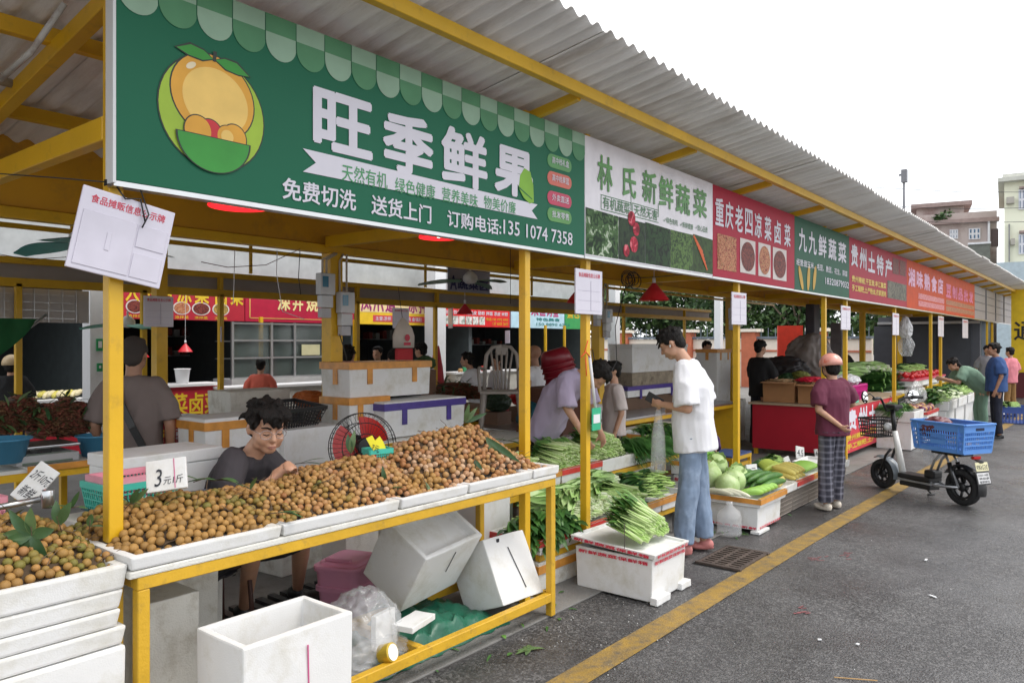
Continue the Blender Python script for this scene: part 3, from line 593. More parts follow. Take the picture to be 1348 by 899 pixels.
# --- green corn board
t, X0, X1 = signboard(1046, 1118, "dark green signboard with white characters, a phone number and corn cobs", S("sign_dark_green", (24, 88, 64), rough=.5, spec=.2), -.005)
for k, s in enumerate("九九鲜蔬菜"): l = 1051+k*13; words(t, s, l, 299+k*4.6, 330+k*3.7, l+10.5, PRINTWHITE, .04)
words(t, "经营:甜玉米、毛豆、脆豆、花生、蒜苗", 1048, 340, 349, 1115, PRINTWHITE, .02); words(t, "18320879032", 1086, 365, 374, 1117, PRINTWHITE, .03)
cb = MB()
for x_, ti in ((1054, .5), (1064, -.15), (1072, -.3)): p = gp(x_, 366); disc(cb, (p.x, 0, p.z), .05, .15, .004, 0, tilt=ti)
build(cb, "corn_print", S("corn_yellow", (200, 160, 70)), t)
# --- crimson specialities board
t, X0, X1 = signboard(1118, 1194, "crimson regional specialities signboard with white characters and dull pictures at its right end", SR, -.008)
for k, s in enumerate("贵州土特产"): l = 1120+k*11.2; words(t, s, l, 320+k*4.8, 350+k*3.8, l+9, PRINTWHITE, .05)
words(t, "贵州辣椒,干豆豉,丰江酸菜", 1121, 362, 371, 1166, PRINTYEL, .03); words(t, "手工糍粑,土产粉丝,农家腊肉", 1121, 374, 383, 1166, PRINTYEL, .03)
for l, r, y0, y1, m in ((1175, 1183, 338, 364, pd2), (1184, 1192, 341, 366, pd2), (1168, 1193, 368, 396, pic("picture_cured", (70, 70, 60), (120, 115, 100), 12))): patch(t, "picture_print", l, y0+1, y1-4, r, m)
# --- orange boards
SO = S("sign_orange", (205, 72, 14), rough=.55, spec=.2)
for i, (l, r, lab, t1) in enumerate(((1194, 1244, "orange signboard with tall pink and white characters, left of the two orange ones", "湘味熟食店"), (1244, 1283, "orange signboard with rows of small pink characters, right of the two orange ones", "豆制品批发"))):
    t, X0, X1 = signboard(l, r, lab, SO, -.012-.004*i); n = len(t1); wd = (X1-X0)/(n+.3)
    for k, s in enumerate(t1): mb = MB(); text_on(mb, s, (X0+.08+k*wd, YG-.004, ZB+(.36 if i == 0 else .33)), EXV, EZV, wd*.82, .32 if i == 0 else .28, .05); build(mb, "lettering", S("pinkish_print", (240, 190, 215)) if i == 0 else S("rose_print", (225, 120, 150)), t)
    for q in range(2): mb = MB(); mb.quad((X0+(.9 if i == 0 else .1)*1.0, YG-.003, ZB+.05+q*.13), (X1-.1, YG-.003, ZB+.05+q*.13), (X1-.1, YG-.003, ZB+.15+q*.13), (X0+(.9 if i == 0 else .1), YG-.003, ZB+.15+q*.13)); build(mb, "text_band_print", pic("picture_text_band", (235, 190, 180), (200, 60, 90), 60) if i == 0 else pd1, t)
t, X0, X1 = signboard(1283, 1331, "blank weathered grey signboard panels at the far end of the row", S("sign_bare_grey", (150, 142, 142), rough=.5, var=.08), -.02)
for k in range(1, 4): mb = MB(); x = X0+(X1-X0)*k/4; mb.bb((x-.05, YG-.02, ZB), (x+.05, YG-.002, ZT-.03)); build(mb, "batten", S("batten_grey", (110, 110, 112)), t)
for k in range(1, 4): mb = MB(); z = ZB+.2*k; mb.bb((X0, YG-.012, z), (X1, YG-.004, z+.012)); build(mb, "batten", S("batten_grey", (110, 110, 112)), t)
# ================================================================ white notice boards tied to the posts
def notice(c, w_, h_, roll, label, yaw=0.0, txt=True, big=False):
    c = Vector(c); R = Matrix.Rotation(yaw, 3, 'Z') @ Matrix.Rotation(roll, 3, 'Y')
    t = thing("notice_board", label, "notice board", c, 0, "white vendor notice boards on the posts", rot=R.to_euler())
    mb = MB(); mb.box((0, 0, 0), (w_, .012, h_)); build(mb, "panel", PAPER, t, bevel=.004, world=False)
    if txt: mb = MB(); text_on(mb, "食品摊贩信息公示牌", (-w_*.40, -.0072, h_*.32), EXV, EZV, w_*.8, h_*.105, .02); build(mb, "lettering", PRINTRED, t, world=False)
    if big:
        q = mat("pocket_plastic", (.62, .59, .68), rough=.25, coat=.5)
        for (x0, x1, z0, z1) in ((-.45, .12, -.44, .22), (.14, .46, -.44, -.14), (.14, .46, -.06, .22)):
            mb = MB(); mb.bb((x0*w_, -.0095, z0*h_), (x1*w_, -.0065, z1*h_)); build(mb, "pocket", q, t, world=False, bevel=.001, seg=1)
        mb = MB(); mb.bb((-.17*w_, -.012, -.2*h_), (-.12*w_, -.0096, .02*h_)); build(mb, "slot", q, t, world=False, bevel=.001, seg=1)
    else:
        mb = MB()
        for k in range(3): mb.bb((-.42*w_, -.0075, (-.42+k*.22)*h_), (.42*w_, -.0065, (-.415+k*.22)*h_))
        mb.bb((.05*w_, -.0078, -.42*h_), (.058*w_, -.0066, .25*h_)); build(mb, "pocket_line", S("notice_line", (170, 165, 185)), t, world=False)
    return t
p = PY(161, 314, 2.86); notice((p.x, 2.86, p.z), .325, .30, radians(11.5), "large white notice board with red heading hanging tilted on the nearest post", radians(-6), True, True)
mb = MB(); mb.tube([PY(151, 242, 2.89), PY(165, 262, 2.84), PY(185, 262, 2.84), PY(191, 292, 2.83)], .0035, 6); mb.tube([PY(185, 250, 2.84), PY(196, 283, 2.83), PY(187, 300, 2.83)], .003, 6)
for k in range(7): a = k*.9; mb.tube([PY(137, 241, 2.90)+Vector((0, 0, .01*sin(a))), PY(150, 238+3*sin(a*2), 2.885), PY(165, 244, 2.885)+Vector((0, 0, .008*cos(a)))], .003, 5)
mb.tube([PY(0, 229, 3.2), PY(70, 234, 3.05), PY(140, 240, 2.90)], .0025, 5)
o = build(mb, "tie_wire", BLACK, None, smooth=True); tag(o, "black electrical wire wrapped around the nearest yellow post below the green sign", "wire")
for (px0, px1, y0, y1, l) in ((757, 792, 353, 413, "white notice board on the post left of the lavender shirted man"), (963, 982, 384, 427, "white notice board on the post right of the young man in white"), (1107, 1119, 402, 434, "white notice board on the post above the helmeted shopper"), (1175, 1183, 412, 441, "white notice board on the post above the kick scooter handlebar"), (1235, 1242, 416, 443, "left of the two small notice boards over the stooping woman"), (1267, 1274, 420, 445, "right of the two small notice boards over the stooping woman")):
    a, b = PY(px0, y1, 2.87), PY(px1, y0, 2.87); zt_ = PY(px0, y0, 2.87).z
    notice(((a.x+b.x)/2, 2.87, (a.z+zt_)/2), (b.x-a.x), zt_-a.z, random.uniform(-.01, .01), l)
for (px0, px1, y0, y1, Y, l) in ((189, 228, 389, 430, 6.5, "blank grey back of a notice board on the inner post"), (283, 299, 430, 450, 8.9, "small pinkish notice board on the thin post over the red counter"), (517, 538, 405, 432, 6.0, "grey board hung left of the plastic bag"), (585, 601, 405, 432, 8.9, "grey board beside the white column"), (662, 674, 435, 452, 11.8, "small white notice beside the grey plastic chair")):
    a, b = PY(px0, y1, Y), PY(px1, y0, Y); zt_ = PY(px0, y0, Y).z; notice(((a.x+b.x)/2, Y, (a.z+zt_)/2), (b.x-a.x), zt_-a.z, 0, l, Y > 7)
# ================================================================ signs of the shop row behind
def backsign(p0, p1, yt, yb, label, m, Y=12.42, z=None):
    X0, X1 = Xat(p0, Y), Xat(p1, Y); z0, z1 = 2.02, 2.74
    t = thing("shop_signboard", label, "shop sign", (X0, Y, z0)); mb = MB(); mb.bb((X0, Y, z0), (X1, Y+.1, z1)); build(mb, "panel", m, t, bevel=.004, seg=1); return t, X0, X1, z0, z1
def btext(t, s, x, z, w_, h_, m, Y, bold=.03, off=.006): mb = MB(); text_on(mb, s, (x, Y-off, z), EXV, EZV, w_, h_, bold); return build(mb, "lettering", m, t)
Y = 12.42; SRB = S("back_sign_red", (178, 34, 52), rough=.45)
t, X0, X1, z0, z1 = backsign(120, 322, 0, 0, "red cold noodle shop sign with yellow characters and round dish pictures", SRB)
W_ = X1-X0
for s, l, r in (("大", 165, 183), ("特", 188, 203), ("色", 214, 227), ("凉", 233, 252), ("菜", 256, 275), ("卤", 283, 299), ("菜", 303, 320)): btext(t, s, Xat(l, Y), z1-.44, Xat(r, Y)-Xat(l, Y), .36, PRINTYEL, Y, .05)
for l, r, m in ((165, 190, pd2), (227, 251, pd1), (252, 277, pd2), (279, 302, pic("picture_noodles", (200, 160, 90), (120, 110, 50), 30))):
    cb = MB(); xc, rx = (Xat(l, Y)+Xat(r, Y))/2, (Xat(r, Y)-Xat(l, Y))/2
    for e, off, mi in ((.98, .005, 0), (.84, .008, 1)): cb.add([(xc+cos(a)*rx*e, Y-off, z0+.20+sin(a)*.115*e) for a in [2*pi*j/24 for j in range(24)]], [tuple(range(24))], mi)
    build(cb, "dish_print", [S("plate_white", (215, 205, 200)), m], t); btext(t, "凉拌菜", xc-.12, z0+.02, .24, .05, PRINTYEL, Y, .01)
t, X0, X1, z0, z1 = backsign(323, 466, 0, 0, "crimson roast shop sign with cream brushed characters and a thin gold border", S("back_sign_crimson", (180, 26, 60), rough=.4))
for s, l, r in (("深", 365, 382), ("井", 385, 399), ("烧", 403, 419), ("腊", 423, 440)): btext(t, s, Xat(l, Y), z0+.22, Xat(r, Y)-Xat(l, Y), .33, S("cream_print", (235, 215, 150)), Y, .05)
mb = MB(); 
for q in ((X0+.08, z0+.06, X1-.1, z0+.075), (X0+.08, z1-.05, X1-.1, z1-.04), (X0+.08, z0+.06, X0+.10, z1-.04)): mb.bb((q[0], Y-.006, q[1]), (q[2], Y-.001, q[3]))
build(mb, "border_print", S("gold_print", (215, 170, 90)), t)
t, X0, X1, z0, z1 = backsign(473, 563.5, 0, 0, "yellow spiced chicken feet sign with purple characters", S("back_sign_yellow", (235, 195, 45), rough=.4))
mb = MB(); mb.bb((X0+.02, Y-.003, z0+.26), (X1-.02, Y-.001, z1-.01)); build(mb, "band_print", S("pale_pink_print", (240, 215, 160)), t)
for s, l, r in (("凤", 475, 489), ("爪", 491, 505), ("道", 507, 521), ("凉", 537, 549), ("拌", 551, 563)): btext(t, s, Xat(l, Y), z0+.27, Xat(r, Y)-Xat(l, Y), .38, S("purple_print", (150, 30, 110)), Y, .05)
mb = MB(); mb.bb((Xat(491, Y), Y-.004, z0+.06), (X1-.05, Y-.001, z0+.2)); build(mb, "ribbon_print", S("rose_print2", (210, 70, 80)), t); btext(t, "主营:凉拌 猪脚 手撕鸡 金钱肚", Xat(494, Y), z0+.085, X1-.2-Xat(494, Y), .09, PRINTWHITE, Y, .02, .008)
t, X0, X1, z0, z1 = backsign(584, 671, 0, 0, "bright red noodle and tea shop sign with yellow characters and small food pictures", S("back_sign_bright_red", (225, 35, 40), rough=.4))
btext(t, "重庆拌面茶", X0+.05, z0+.42, (X1-X0)*.84, .29, PRINTYEL, Y, .05); btext(t, "零售", X1-.4, z0+.44, .32, .14, PRINTYEL, Y, .03); btext(t, "主营:饺子皮 馄饨皮 肠粉 拌面 凉皮 米粉", X0+.04, z0+.29, X1-X0-.12, .1, PRINTWHITE, Y, .03)
for k in range(6): mb = MB(); xx = X0+.05+k*(X1-X0)*.098; mb.bb((xx, Y-.004, z0+.05), (xx+(X1-X0)*.088, Y-.001, z0+.25)); build(mb, "picture_print", pic("picture_dough", (150, 160, 150), (235, 230, 225), 8), t)
btext(t, "电话:150 1972 6000", X0+(X1-X0)*.62, z0+.16, (X1-X0)*.35, .075, PRINTYEL, Y, .02); btext(t, "137 6005 2600", X0+(X1-X0)*.72, z0+.05, (X1-X0)*.25, .075, PRINTYEL, Y, .02)
t, X0, X1, z0, z1 = backsign(673, 743, 0, 0, "pale blue grilled fish shop sign with magenta characters", S("back_sign_pale_blue", (190, 225, 240), rough=.4))
for s, l, r in (("来", 699, 709), ("渔", 710, 718), ("烤", 720, 727), ("鱼", 728, 735)): btext(t, s, Xat(l, Y), z0+.33, Xat(r, Y)-Xat(l, Y), .34, S("magenta_print", (200, 40, 120)), Y, .05)
btext(t, "特色美食", Xat(706, Y), z0+.2, 1.1, .09, S("teal_print", (40, 130, 130)), Y, .02); btext(t, "150 8890 6226", Xat(706, Y), z0+.07, 1.6, .08, S("teal_print", (40, 130, 130)), Y, .02)
t, X0, X1, z0, z1 = backsign(744, 764, 0, 0, "small green shop sign beside the pale blue fish sign", S("back_sign_green", (60, 165, 90), rough=.4)); btext(t, "蒸包", X0+.1, z0+.3, (X1-X0)*.8, .34, PRINTYEL, Y, .05)
# hall sign: A zone, vegetables
Y = 5.9; X0, X1 = Xat(590.5, Y), Xat(645, Y); zt_, zb_ = PY(590.5, 343, Y).z, PY(590.5, 383, Y).z
t = thing("zone_sign", "grey and navy zone sign reading A hung from the hall ceiling", "zone sign", ((X0+X1)/2, Y, zb_))
mb = MB(); mb.bb((X0, Y, zb_), (X1, Y+.02, zt_)); build(mb, "panel", S("zone_sign_grey", (150, 150, 165)), t, bevel=.002, seg=1)
mb = MB(); mb.bb((X0+.003, Y-.003, zt_-.085), (X1-.003, Y-.001, zt_-.003)); build(mb, "header_print", S("navy_print", (35, 35, 90)), t); btext(t, "六约菜篮子市集", X0+.03, zt_-.068, X1-X0-.06, .05, PRINTWHITE, Y, .02)
btext(t, "A", X0+.02, zb_+.02, .11, .16, S("navy_print", (35, 35, 90)), Y, .06); btext(t, "蔬菜区", X0+.14, zb_+.03, X1-X0-.17, .12, S("navy_print", (35, 35, 90)), Y, .04)
mb = MB(); mb.tube([(X0+.05, Y+.01, zt_), (X0+.05, Y+.01, 2.86)], .004, 5); mb.tube([(X1-.05, Y+.01, zt_), (X1-.05, Y+.01, 2.86)], .004, 5); build(mb, "hanging_wire", BLACK, t)
# ================================================================ people: one continuous body surface, clothes and hair as parts
def remesh(mb, vox, smooth=3, M=None):
    me = mb.mesh("tmp"); o = bpy.data.objects.new("tmp", me); COL.objects.link(o)
    if M is not None: me.transform(M)
    r = o.modifiers.new("r", 'REMESH'); r.mode = 'VOXEL'; r.voxel_size = vox; r.use_smooth_shade = True
    if smooth: s = o.modifiers.new("s", 'SMOOTH'); s.iterations = smooth; s.factor = .5
    dg = bpy.context.evaluated_depsgraph_get(); dg.update(); out = bpy.data.meshes.new_from_object(o.evaluated_get(dg))
    bpy.data.objects.remove(o); bpy.data.meshes.remove(me); return out
def wrinkle(me, amp, sc=9, stretch=(1, 1, .45), seed=0, fold=0.0, flt=None):
    me.update(); n = [v.normal.copy() for v in me.vertices]; off = Vector((seed*7.1, seed*3.3, seed))
    for v, nn in zip(me.vertices, n):
        p = Vector((v.co.x*stretch[0], v.co.y*stretch[1], v.co.z*stretch[2]))*sc+off
        a = noise.noise(p); b = 1-abs(noise.noise(p*1.7+Vector((5, 5, 5))))*2.2
        k = flt(v.co) if flt else 1.0
        v.co += nn*(amp*(a+.7*b-.3))*k
SKIN = mat("skin", (.52, .29, .19), rough=.5, var=.08, vs=20, sss=.08); SKIN2 = mat("tanned_skin", (.38, .20, .125), rough=.5, var=.1, vs=20, sss=.06)
HAIR = mat("black_hair", (.010, .008, .007), rough=.6, var=.5, vs=60, spec=.25, bump=.9, bs=220, stretch=(1, 1, .25))
def cloth(name, rgb, var=.07, rough=.85, **k): return S(name, rgb, rough=rough, var=var, vs=8, bump=.25, bs=500, **k)
STAND = dict(pelvis=(0, 0, .95), chest=(0, 0, 1.25), neck=(0, -.01, 1.46), head=(0, .02, 1.605), hl=(-.09, 0, .9), kl=(-.10, .01, .48), al=(-.105, -.02, .085), hr=(.09, 0, .9), kr=(.10, .01, .48), ar=(.105, -.02, .085),
             sl=(-.180, 0, 1.395), el=(-.235, -.02, 1.13), wl=(-.22, .06, .89), sr=(.180, 0, 1.395), er=(.235, -.02, 1.13), wr=(.22, .06, .89))
def frame(up, fwd):
    u = Vector(up).normalized(); f = Vector(fwd); f = (f-u*f.dot(u)).normalized(); r = f.cross(u); return Matrix((r, f, u)).transposed()
def hand(mb, w_, d, palm_n, s=1.0, curl=.5, spread=.12, side=1):
    """palm and five fingers from wrist w_ along d; palm faces palm_n; side=+1 puts the thumb towards d x palm_n"""
    w_ = Vector(w_); d = Vector(d).normalized(); n = Vector(palm_n); n = (n-d*n.dot(d)).normalized(); sd = d.cross(n)*side
    M = Matrix((sd, d, n)).transposed()
    mb.ell(w_+d*.045*s, (.038*s, .052*s, .015*s), 12, 8, M); mb.cap(w_-d*.01, w_+d*.05*s, .024*s, .022*s, 10)
    for k, (x, L_, r) in enumerate(((.026, .068, .0088), (.009, .075, .0092), (-.009, .070, .0088), (-.026, .055, .0078))):
        b = w_+d*.085*s+sd*x*s; q = Matrix.Rotation(0, 3, d); a = curl*(.8+.15*k); dd = (d+sd*x*spread*18).normalized()
        for j, fr in enumerate((.45, .32, .25)):
            e = b+(dd*cos(a*(j+.6))+n*sin(a*(j+.6)))*L_*fr*s; mb.cap(b, e, r*s*(1-.07*j), r*s*(.93-.08*j), 8); b = e
    b = w_+d*.025*s+sd*.028*s
    for j, (L_, aa) in enumerate(((.034, .75), (.028, .45))):
        e = b+(d*cos(aa)+sd*sin(aa)*.9+n*.35).normalized()*L_*s; mb.cap(b, e, .011*s, .0095*s, 8); b = e
def make_head(mb, C, M, s=1.0, detail=True):
    T = lambda x, y, z: Vector(C)+M@Vector((x*s, y*s, z*s)); R = lambda *r: tuple(q*s for q in r)
    mb.ell(T(0, -.012, .03), R(.075, .093, .083), 18, 12, M); mb.ell(T(0, .018, -.03), R(.064, .068, .080), 16, 10, M); mb.ell(T(0, .048, -.083), R(.034, .034, .027), 12, 8, M)
    for x in (-1, 1):
        mb.ell(T(x*.033, .045, -.035), R(.032, .036, .034), 12, 8, M); mb.ell(T(x*.045, .02, -.065), R(.02, .04, .028), 10, 8, M)
        E = M@Matrix.Rotation(x*.35, 3, 'Z'); mb.ell(T(x*.076, -.012, -.008), R(.008, .018, .031), 10, 8, E)
        mb.cap(T(x*.014, .083, .022), T(x*.05, .068, .022), .008*s, .006*s, 8)
    mb.cap(T(0, .080, .012), T(0, .100, -.028), .008*s, .0125*s, 10); mb.ell(T(.010, .092, -.032), R(.009, .010, .007), 8, 6, M); mb.ell(T(-.010, .092, -.032), R(.009, .010, .007), 8, 6, M)
    mb.ell(T(0, .082, -.062), R(.022, .012, .010), 10, 6, M)
def face_parts(t, C, M, s=1.0, closed=False, Minv=None):
    T = lambda x, y, z: Vector(C)+M@Vector((x*s, y*s, z*s)); R = lambda *r: tuple(q*s for q in r)
    for x in (-1, 1):
        if closed:
            mb = MB(); mb.tube([T(x*.018, .0855, -.003), T(x*.031, .0865, -.008), T(x*.044, .077, -.004)], .0022*s, 6); build(mb, "eyelash", HAIR, t, True, world=False)
        else:
            mb = MB(); mb.ell(T(x*.030, .078, .0), R(.013, .008, .0055), 12, 8, M); mb.ell(T(x*.030, .0845, .0), R(.0055, .003, .0055), 10, 6, M, 1); build(mb, "eye", [mat("eye_white", (.7, .68, .66), rough=.2), mat("iris_dark", (.02, .012, .01), rough=.15)], t, True, world=False)
        mb = MB(); mb.tube([T(x*.014, .0925, .022), T(x*.032, .087, .029), T(x*.052, .070, .024)], [.0035*s, .004*s, .002*s], 6); build(mb, "eyebrow", HAIR, t, True, world=False)
    mb = MB(); mb.tube([T(-.021, .086, -.064), T(-.008, .0925, -.060), T(0, .0935, -.0615), T(.008, .0925, -.060), T(.021, .086, -.064)], [.001*s, .0026*s, .0024*s, .0026*s, .001*s], 8)
    mb.tube([T(-.018, .086, -.066), T(0, .0925, -.0705), T(.018, .086, -.066)], [.001*s, .0034*s, .001*s], 8); build(mb, "lips", mat("lips", (.40, .17, .13), rough=.45), t, True, world=False)
def person(label, loc, heading, J=None, s=1.0, skin=None, shirt=None, sleeve=.45, trousers=None, shorts=False, shoes=None, hair='short', hairm=None, vox=.012, loose=1.0, face=None, clos=None, up=(0, 0, 1), fwd=(0, 1, 0), tuck=0.0, handl=None, handr=None, wr=.010, apron=None, group=None, width=1.0, legs=True, nofeet=False, seed=None, hem=0.0, pw=1.0, heads=1.0, shirt_sc=(1, 1)):
    P = {k: Vector(v) for k, v in STAND.items()}; P.update({k: Vector(v) for k, v in (J or {}).items()}); P = {k: v*s for k, v in P.items()}
    t = thing("person", label, "person", loc, heading-pi/2, group); skin = skin or SKIN; sd = seed if seed is not None else random.random()*50
    H = frame(up, fwd); hs = s*heads
    tor = (P['neck']-P['pelvis']).normalized(); rt = (P['sr']-P['sl']).normalized(); fw = tor.cross(rt)*-1 if (tor.cross(rt)).dot(Vector(fwd)) < 0 else tor.cross(rt)
    rp = (P['hr']-P['hl']).normalized(); w_ = width*s
    # body
    b = MB(); make_head(b, P['head'], H, hs); b.cap(P['neck']-tor*.03*s, P['head']+H@Vector((0, -.012, -.05))*hs, .054*s, .050*s, 14)
    b.loft([(P['pelvis']-tor*.05, rp, fw, .13*w_, .09*w_), (P['pelvis']+tor*.1*s, rp, fw, .125*w_, .085*w_), (P['chest'], rt, fw, .145*w_, .095*w_), (P['chest'].lerp(P['neck'], .6), rt, fw, .155*w_, .08*w_), (P['neck']-tor*.01*s, rt, fw, .06*s, .05*s)], 16)
    for L in 'lr':
        b.cap(P['s'+L]-rt*(.03*s if L == 'r' else -.03*s), P['e'+L], .047*w_, .037*s); b.cap(P['e'+L], P['w'+L], .037*s, .025*s)
        hd = {'l': handl, 'r': handr}[L] or {}
        hand(b, P['w'+L], hd.get('d', (P['w'+L]-P['e'+L])), hd.get('n', (-rt if L == 'r' else rt)), s*.98, hd.get('curl', .45), side=hd.get('side', 1 if L == 'l' else -1))
        if legs: b.cap(P['h'+L], P['k'+L], .072*w_, .052*s); b.cap(P['k'+L], P['k'+L].lerp(P['a'+L], .4), .050*s, .052*s); b.cap(P['k'+L].lerp(P['a'+L], .35), P['a'+L], .052*s, .034*s)
    bm = remesh(b, vox*s, 2); bm.materials.append(skin); link("body", bm, t)
    if face: face_parts(t, P['head'], H, hs, face == 'closed')
    # shirt
    if shirt:
        e = .018*s*loose; c = MB(); pz = P['pelvis']-tor*(.10+hem)*s
        c.loft([(pz, rp, fw, .168*w_*shirt_sc[0]+e, .118*w_*shirt_sc[1]+e), (P['pelvis']+tor*.06*s, rp, fw, .158*w_*shirt_sc[0]+e, .112*w_*shirt_sc[1]+e), (P['chest'], rt, fw, .165*w_*shirt_sc[0]+e, .115*w_+e), (P['chest'].lerp(P['neck'], .58), rt, fw, .166*w_+e*.5, .098*w_+e*.5), (P['chest'].lerp(P['neck'], .88), rt, fw, .115*w_+e*.3, .082*w_), (P['neck']+tor*.002*s, rt, fw, .071*s, .062*s)], 24)
        for L in 'lr':
            q = P['s'+L]; el = P['e'+L]; inn_ = P['s'+L]-rt*(.05*s if L == 'r' else -.05*s)-tor*.01*s; f1 = min(sleeve, .5)*2
            c.cap(inn_, q.lerp(el, f1*.5), .066*w_+e*.6, .062*w_+e*.9)
            en = q.lerp(el, f1); c.tube([q.lerp(el, f1*.45), en], [.062*w_+e*.8, .060*s+e*1.25 if sleeve <= .5 else .05*s+e], 14)
            if sleeve > .5: c.cap(el, el.lerp(P['w'+L], (sleeve-.5)*2), .052*s+e*.7, .040*s+e*.6)
        sm = remesh(c, vox*s, 2); wrinkle(sm, wr*s, 7/s, seed=sd); sm.materials.append(shirt); link("shirt", sm, t)
    if trousers and legs:
        c = MB(); e = .012*s*pw
        c.loft([(P['pelvis']+tor*.05*s, rp, fw, .125*w_, .085*w_), (P['pelvis']-tor*.05*s, rp, fw, .142*w_+e*.15, .10*w_+e*.1), ((P['hl']+P['hr'])/2-tor*.03*s, rp, fw, .165*w_+e, .118*w_+e)], 20)
        for L in 'lr':
            h, k, a = P['h'+L], P['k'+L], P['a'+L]
            if shorts: c.tube([h+(h-k).normalized()*.03*s, h.lerp(k, .5), h.lerp(k, .92)], [.09*w_, .088*w_+e, .085*w_+e], 14)
            else: c.cap(h+rt*(.012*s if L == 'l' else -.012*s)-tor*.03*s, k, .074*w_+e*.25, .058*s+e); c.tube([k+(h-k).normalized()*.02, k.lerp(a, .5), a+(k-a).normalized()*.015*s], [.058*s+e, .054*s+e*.95, .054*s+e*.8], 14)
        tm = remesh(c, vox*s, 2); wrinkle(tm, wr*.9*s, 9/s, seed=sd+3); tm.materials.append(trousers); link("trousers", tm, t)
    if shoes and legs and not nofeet:
        for L in 'lr':
            a = P['a'+L]; f = Vector((a.x*.6, 1, 0)).normalized() if True else 0; c = MB(); z0 = a.z-.062*s
            c.ell((a.x+f.x*.06*s, a.y+.055*s, z0), (.047*s, .135*s, .026*s)); c.ell((a.x, a.y-.02*s, z0+.025*s), (.040*s, .058*s, .045*s)); c.ell((a.x+f.x*.09*s, a.y+.11*s, z0+.012*s), (.046*s, .07*s, .03*s))
            sh = remesh(c, .009*s, 2); zc = a.z-.085*s+.002
            for v in sh.vertices: v.co.z = max(v.co.z, zc+.002)
            sh.materials.append(shoes); link("shoe", sh, t)
    # hair
    C = P['head']; T = lambda x, y, z: C+H@Vector((x*hs, y*hs, z*hs)); R = lambda *r: tuple(q*hs for q in r)
    if hair and hair != 'bald':
        c = MB(); rr = random.Random(sd)
        if hair == 'helmet':
            c.ell(T(0, -.045, -.02), R(.085, .065, .085), 14, 10, H); c.ell(T(0, -.02, .0), R(.083, .08, .06), 14, 10, H)
        else:
            c.ell(T(0, -.024, .046), R(.084, .094, .082), 18, 12, H); c.ell(T(0, -.058, -.015), R(.068, .048, .065), 14, 10, H); c.ell(T(0, .038, .088), R(.066, .046, .030), 14, 8, H)
            for x in (-1, 1): c.ell(T(x*.070, .012, .03), R(.014, .028, .036), 10, 8, H)
            n = {'short': 22, 'tousled': 34, 'crop': 0, 'long': 20, 'bun': 14}[hair]
            for k in range(n):
                a = rr.uniform(0, 2*pi); z = rr.uniform(-.1, 1); q = Vector((cos(a)*(1-z*z*.9)**.5*.080, -.02+sin(a)*(1-z*z*.9)**.5*.092, .05+z*.078))
                d = Vector((q.x, q.y*.6+.05, q.z-.06)).normalized()+Vector((rr.uniform(-.4, .4), .5 if q.y > -.02 else -.5, rr.uniform(-.6, -.1))); L_ = (.022 if hair != 'tousled' else .030)*rr.uniform(.6, 1.2)
                c.tube([T(*q*.9), T(*(q+d*L_*.5)), T(*(q+d*L_+Vector((0, .006, -.012))))], [.020*hs, .014*hs, .004*hs], 6)
            if hair == 'tousled':
                for k in range(16): x = -.060+k*.008; c.tube([T(x, .058, .10), T(x+rr.uniform(-.01, .01), .094, .078), T(x+rr.uniform(-.014, .014), .097, .046+rr.uniform(-.010, .010))], [.015*hs, .010*hs, .003*hs], 6)
            if hair == 'long': c.ell(T(0, -.075, -.06), R(.07, .04, .11), 14, 10, H); c.ell(T(0, -.07, -.14), R(.045, .03, .08), 12, 8, H)
            if hair == 'bun': c.ell(T(0, -.12, .05), R(.035, .035, .035), 12, 8, H)
        hm = remesh(c, (.006 if vox < .009 else .010)*hs, 1); wrinkle(hm, .004*hs, 40/hs, (1, 1, .4), sd); hm.materials.append(hairm or HAIR); link("hair", hm, t)
    t["_h"] = 0; del t["_h"]
    return t, P, H
# ================================================================ foam boxes
def shell(c, e1, e2, e3, wall=.028, opened=True, depth=.9):
    """box from corner c along e1, e2 (the mouth) and e3 (into the box); open mouth at c when opened"""
    c, e1, e2, e3 = map(Vector, (c, e1, e2, e3)); mb = MB(); a, b, d = wall/e1.length, wall/e2.length, depth
    P = lambda x, y, z: c+e1*x+e2*y+e3*z
    o = [P(0, 0, 0), P(1, 0, 0), P(1, 1, 0), P(0, 1, 0), P(.015, .015, 1), P(.985, .015, 1), P(.985, .985, 1), P(.015, .985, 1)]
    if not opened: return mb.add(o, [(0, 1, 2, 3), (4, 7, 6, 5), (0, 4, 5, 1), (1, 5, 6, 2), (2, 6, 7, 3), (3, 7, 4, 0)])
    i_ = [P(a, b, 0), P(1-a, b, 0), P(1-a, 1-b, 0), P(a, 1-b, 0), P(a*1.2, b*1.2, d), P(1-a*1.2, b*1.2, d), P(1-a*1.2, 1-b*1.2, d), P(a*1.2, 1-b*1.2, d)]
    f = [(4, 7, 6, 5), (0, 4, 5, 1), (1, 5, 6, 2), (2, 6, 7, 3), (3, 7, 4, 0)]
    f += [(0, 1, 9, 8), (1, 2, 10, 9), (2, 3, 11, 10), (3, 0, 8, 11), (8, 9, 13, 12), (9, 10, 14, 13), (10, 11, 15, 14), (11, 8, 12, 15), (12, 13, 14, 15)]
    return mb.add(o+i_, f)
def rough(o, amp=.0025, sc=14, cuts=3):
    me = o.data; bm = bmesh.new(); bm.from_mesh(me); bmesh.ops.subdivide_edges(bm, edges=[e for e in bm.edges if e.calc_length() > .06], cuts=cuts, use_grid_fill=True)
    for v in bm.verts:
        p = v.co*sc; v.co += Vector((noise.noise(p), noise.noise(p+Vector((9, 0, 0))), noise.noise(p+Vector((0, 9, 0)))))*amp
    bm.to_mesh(me); bm.free(); return o
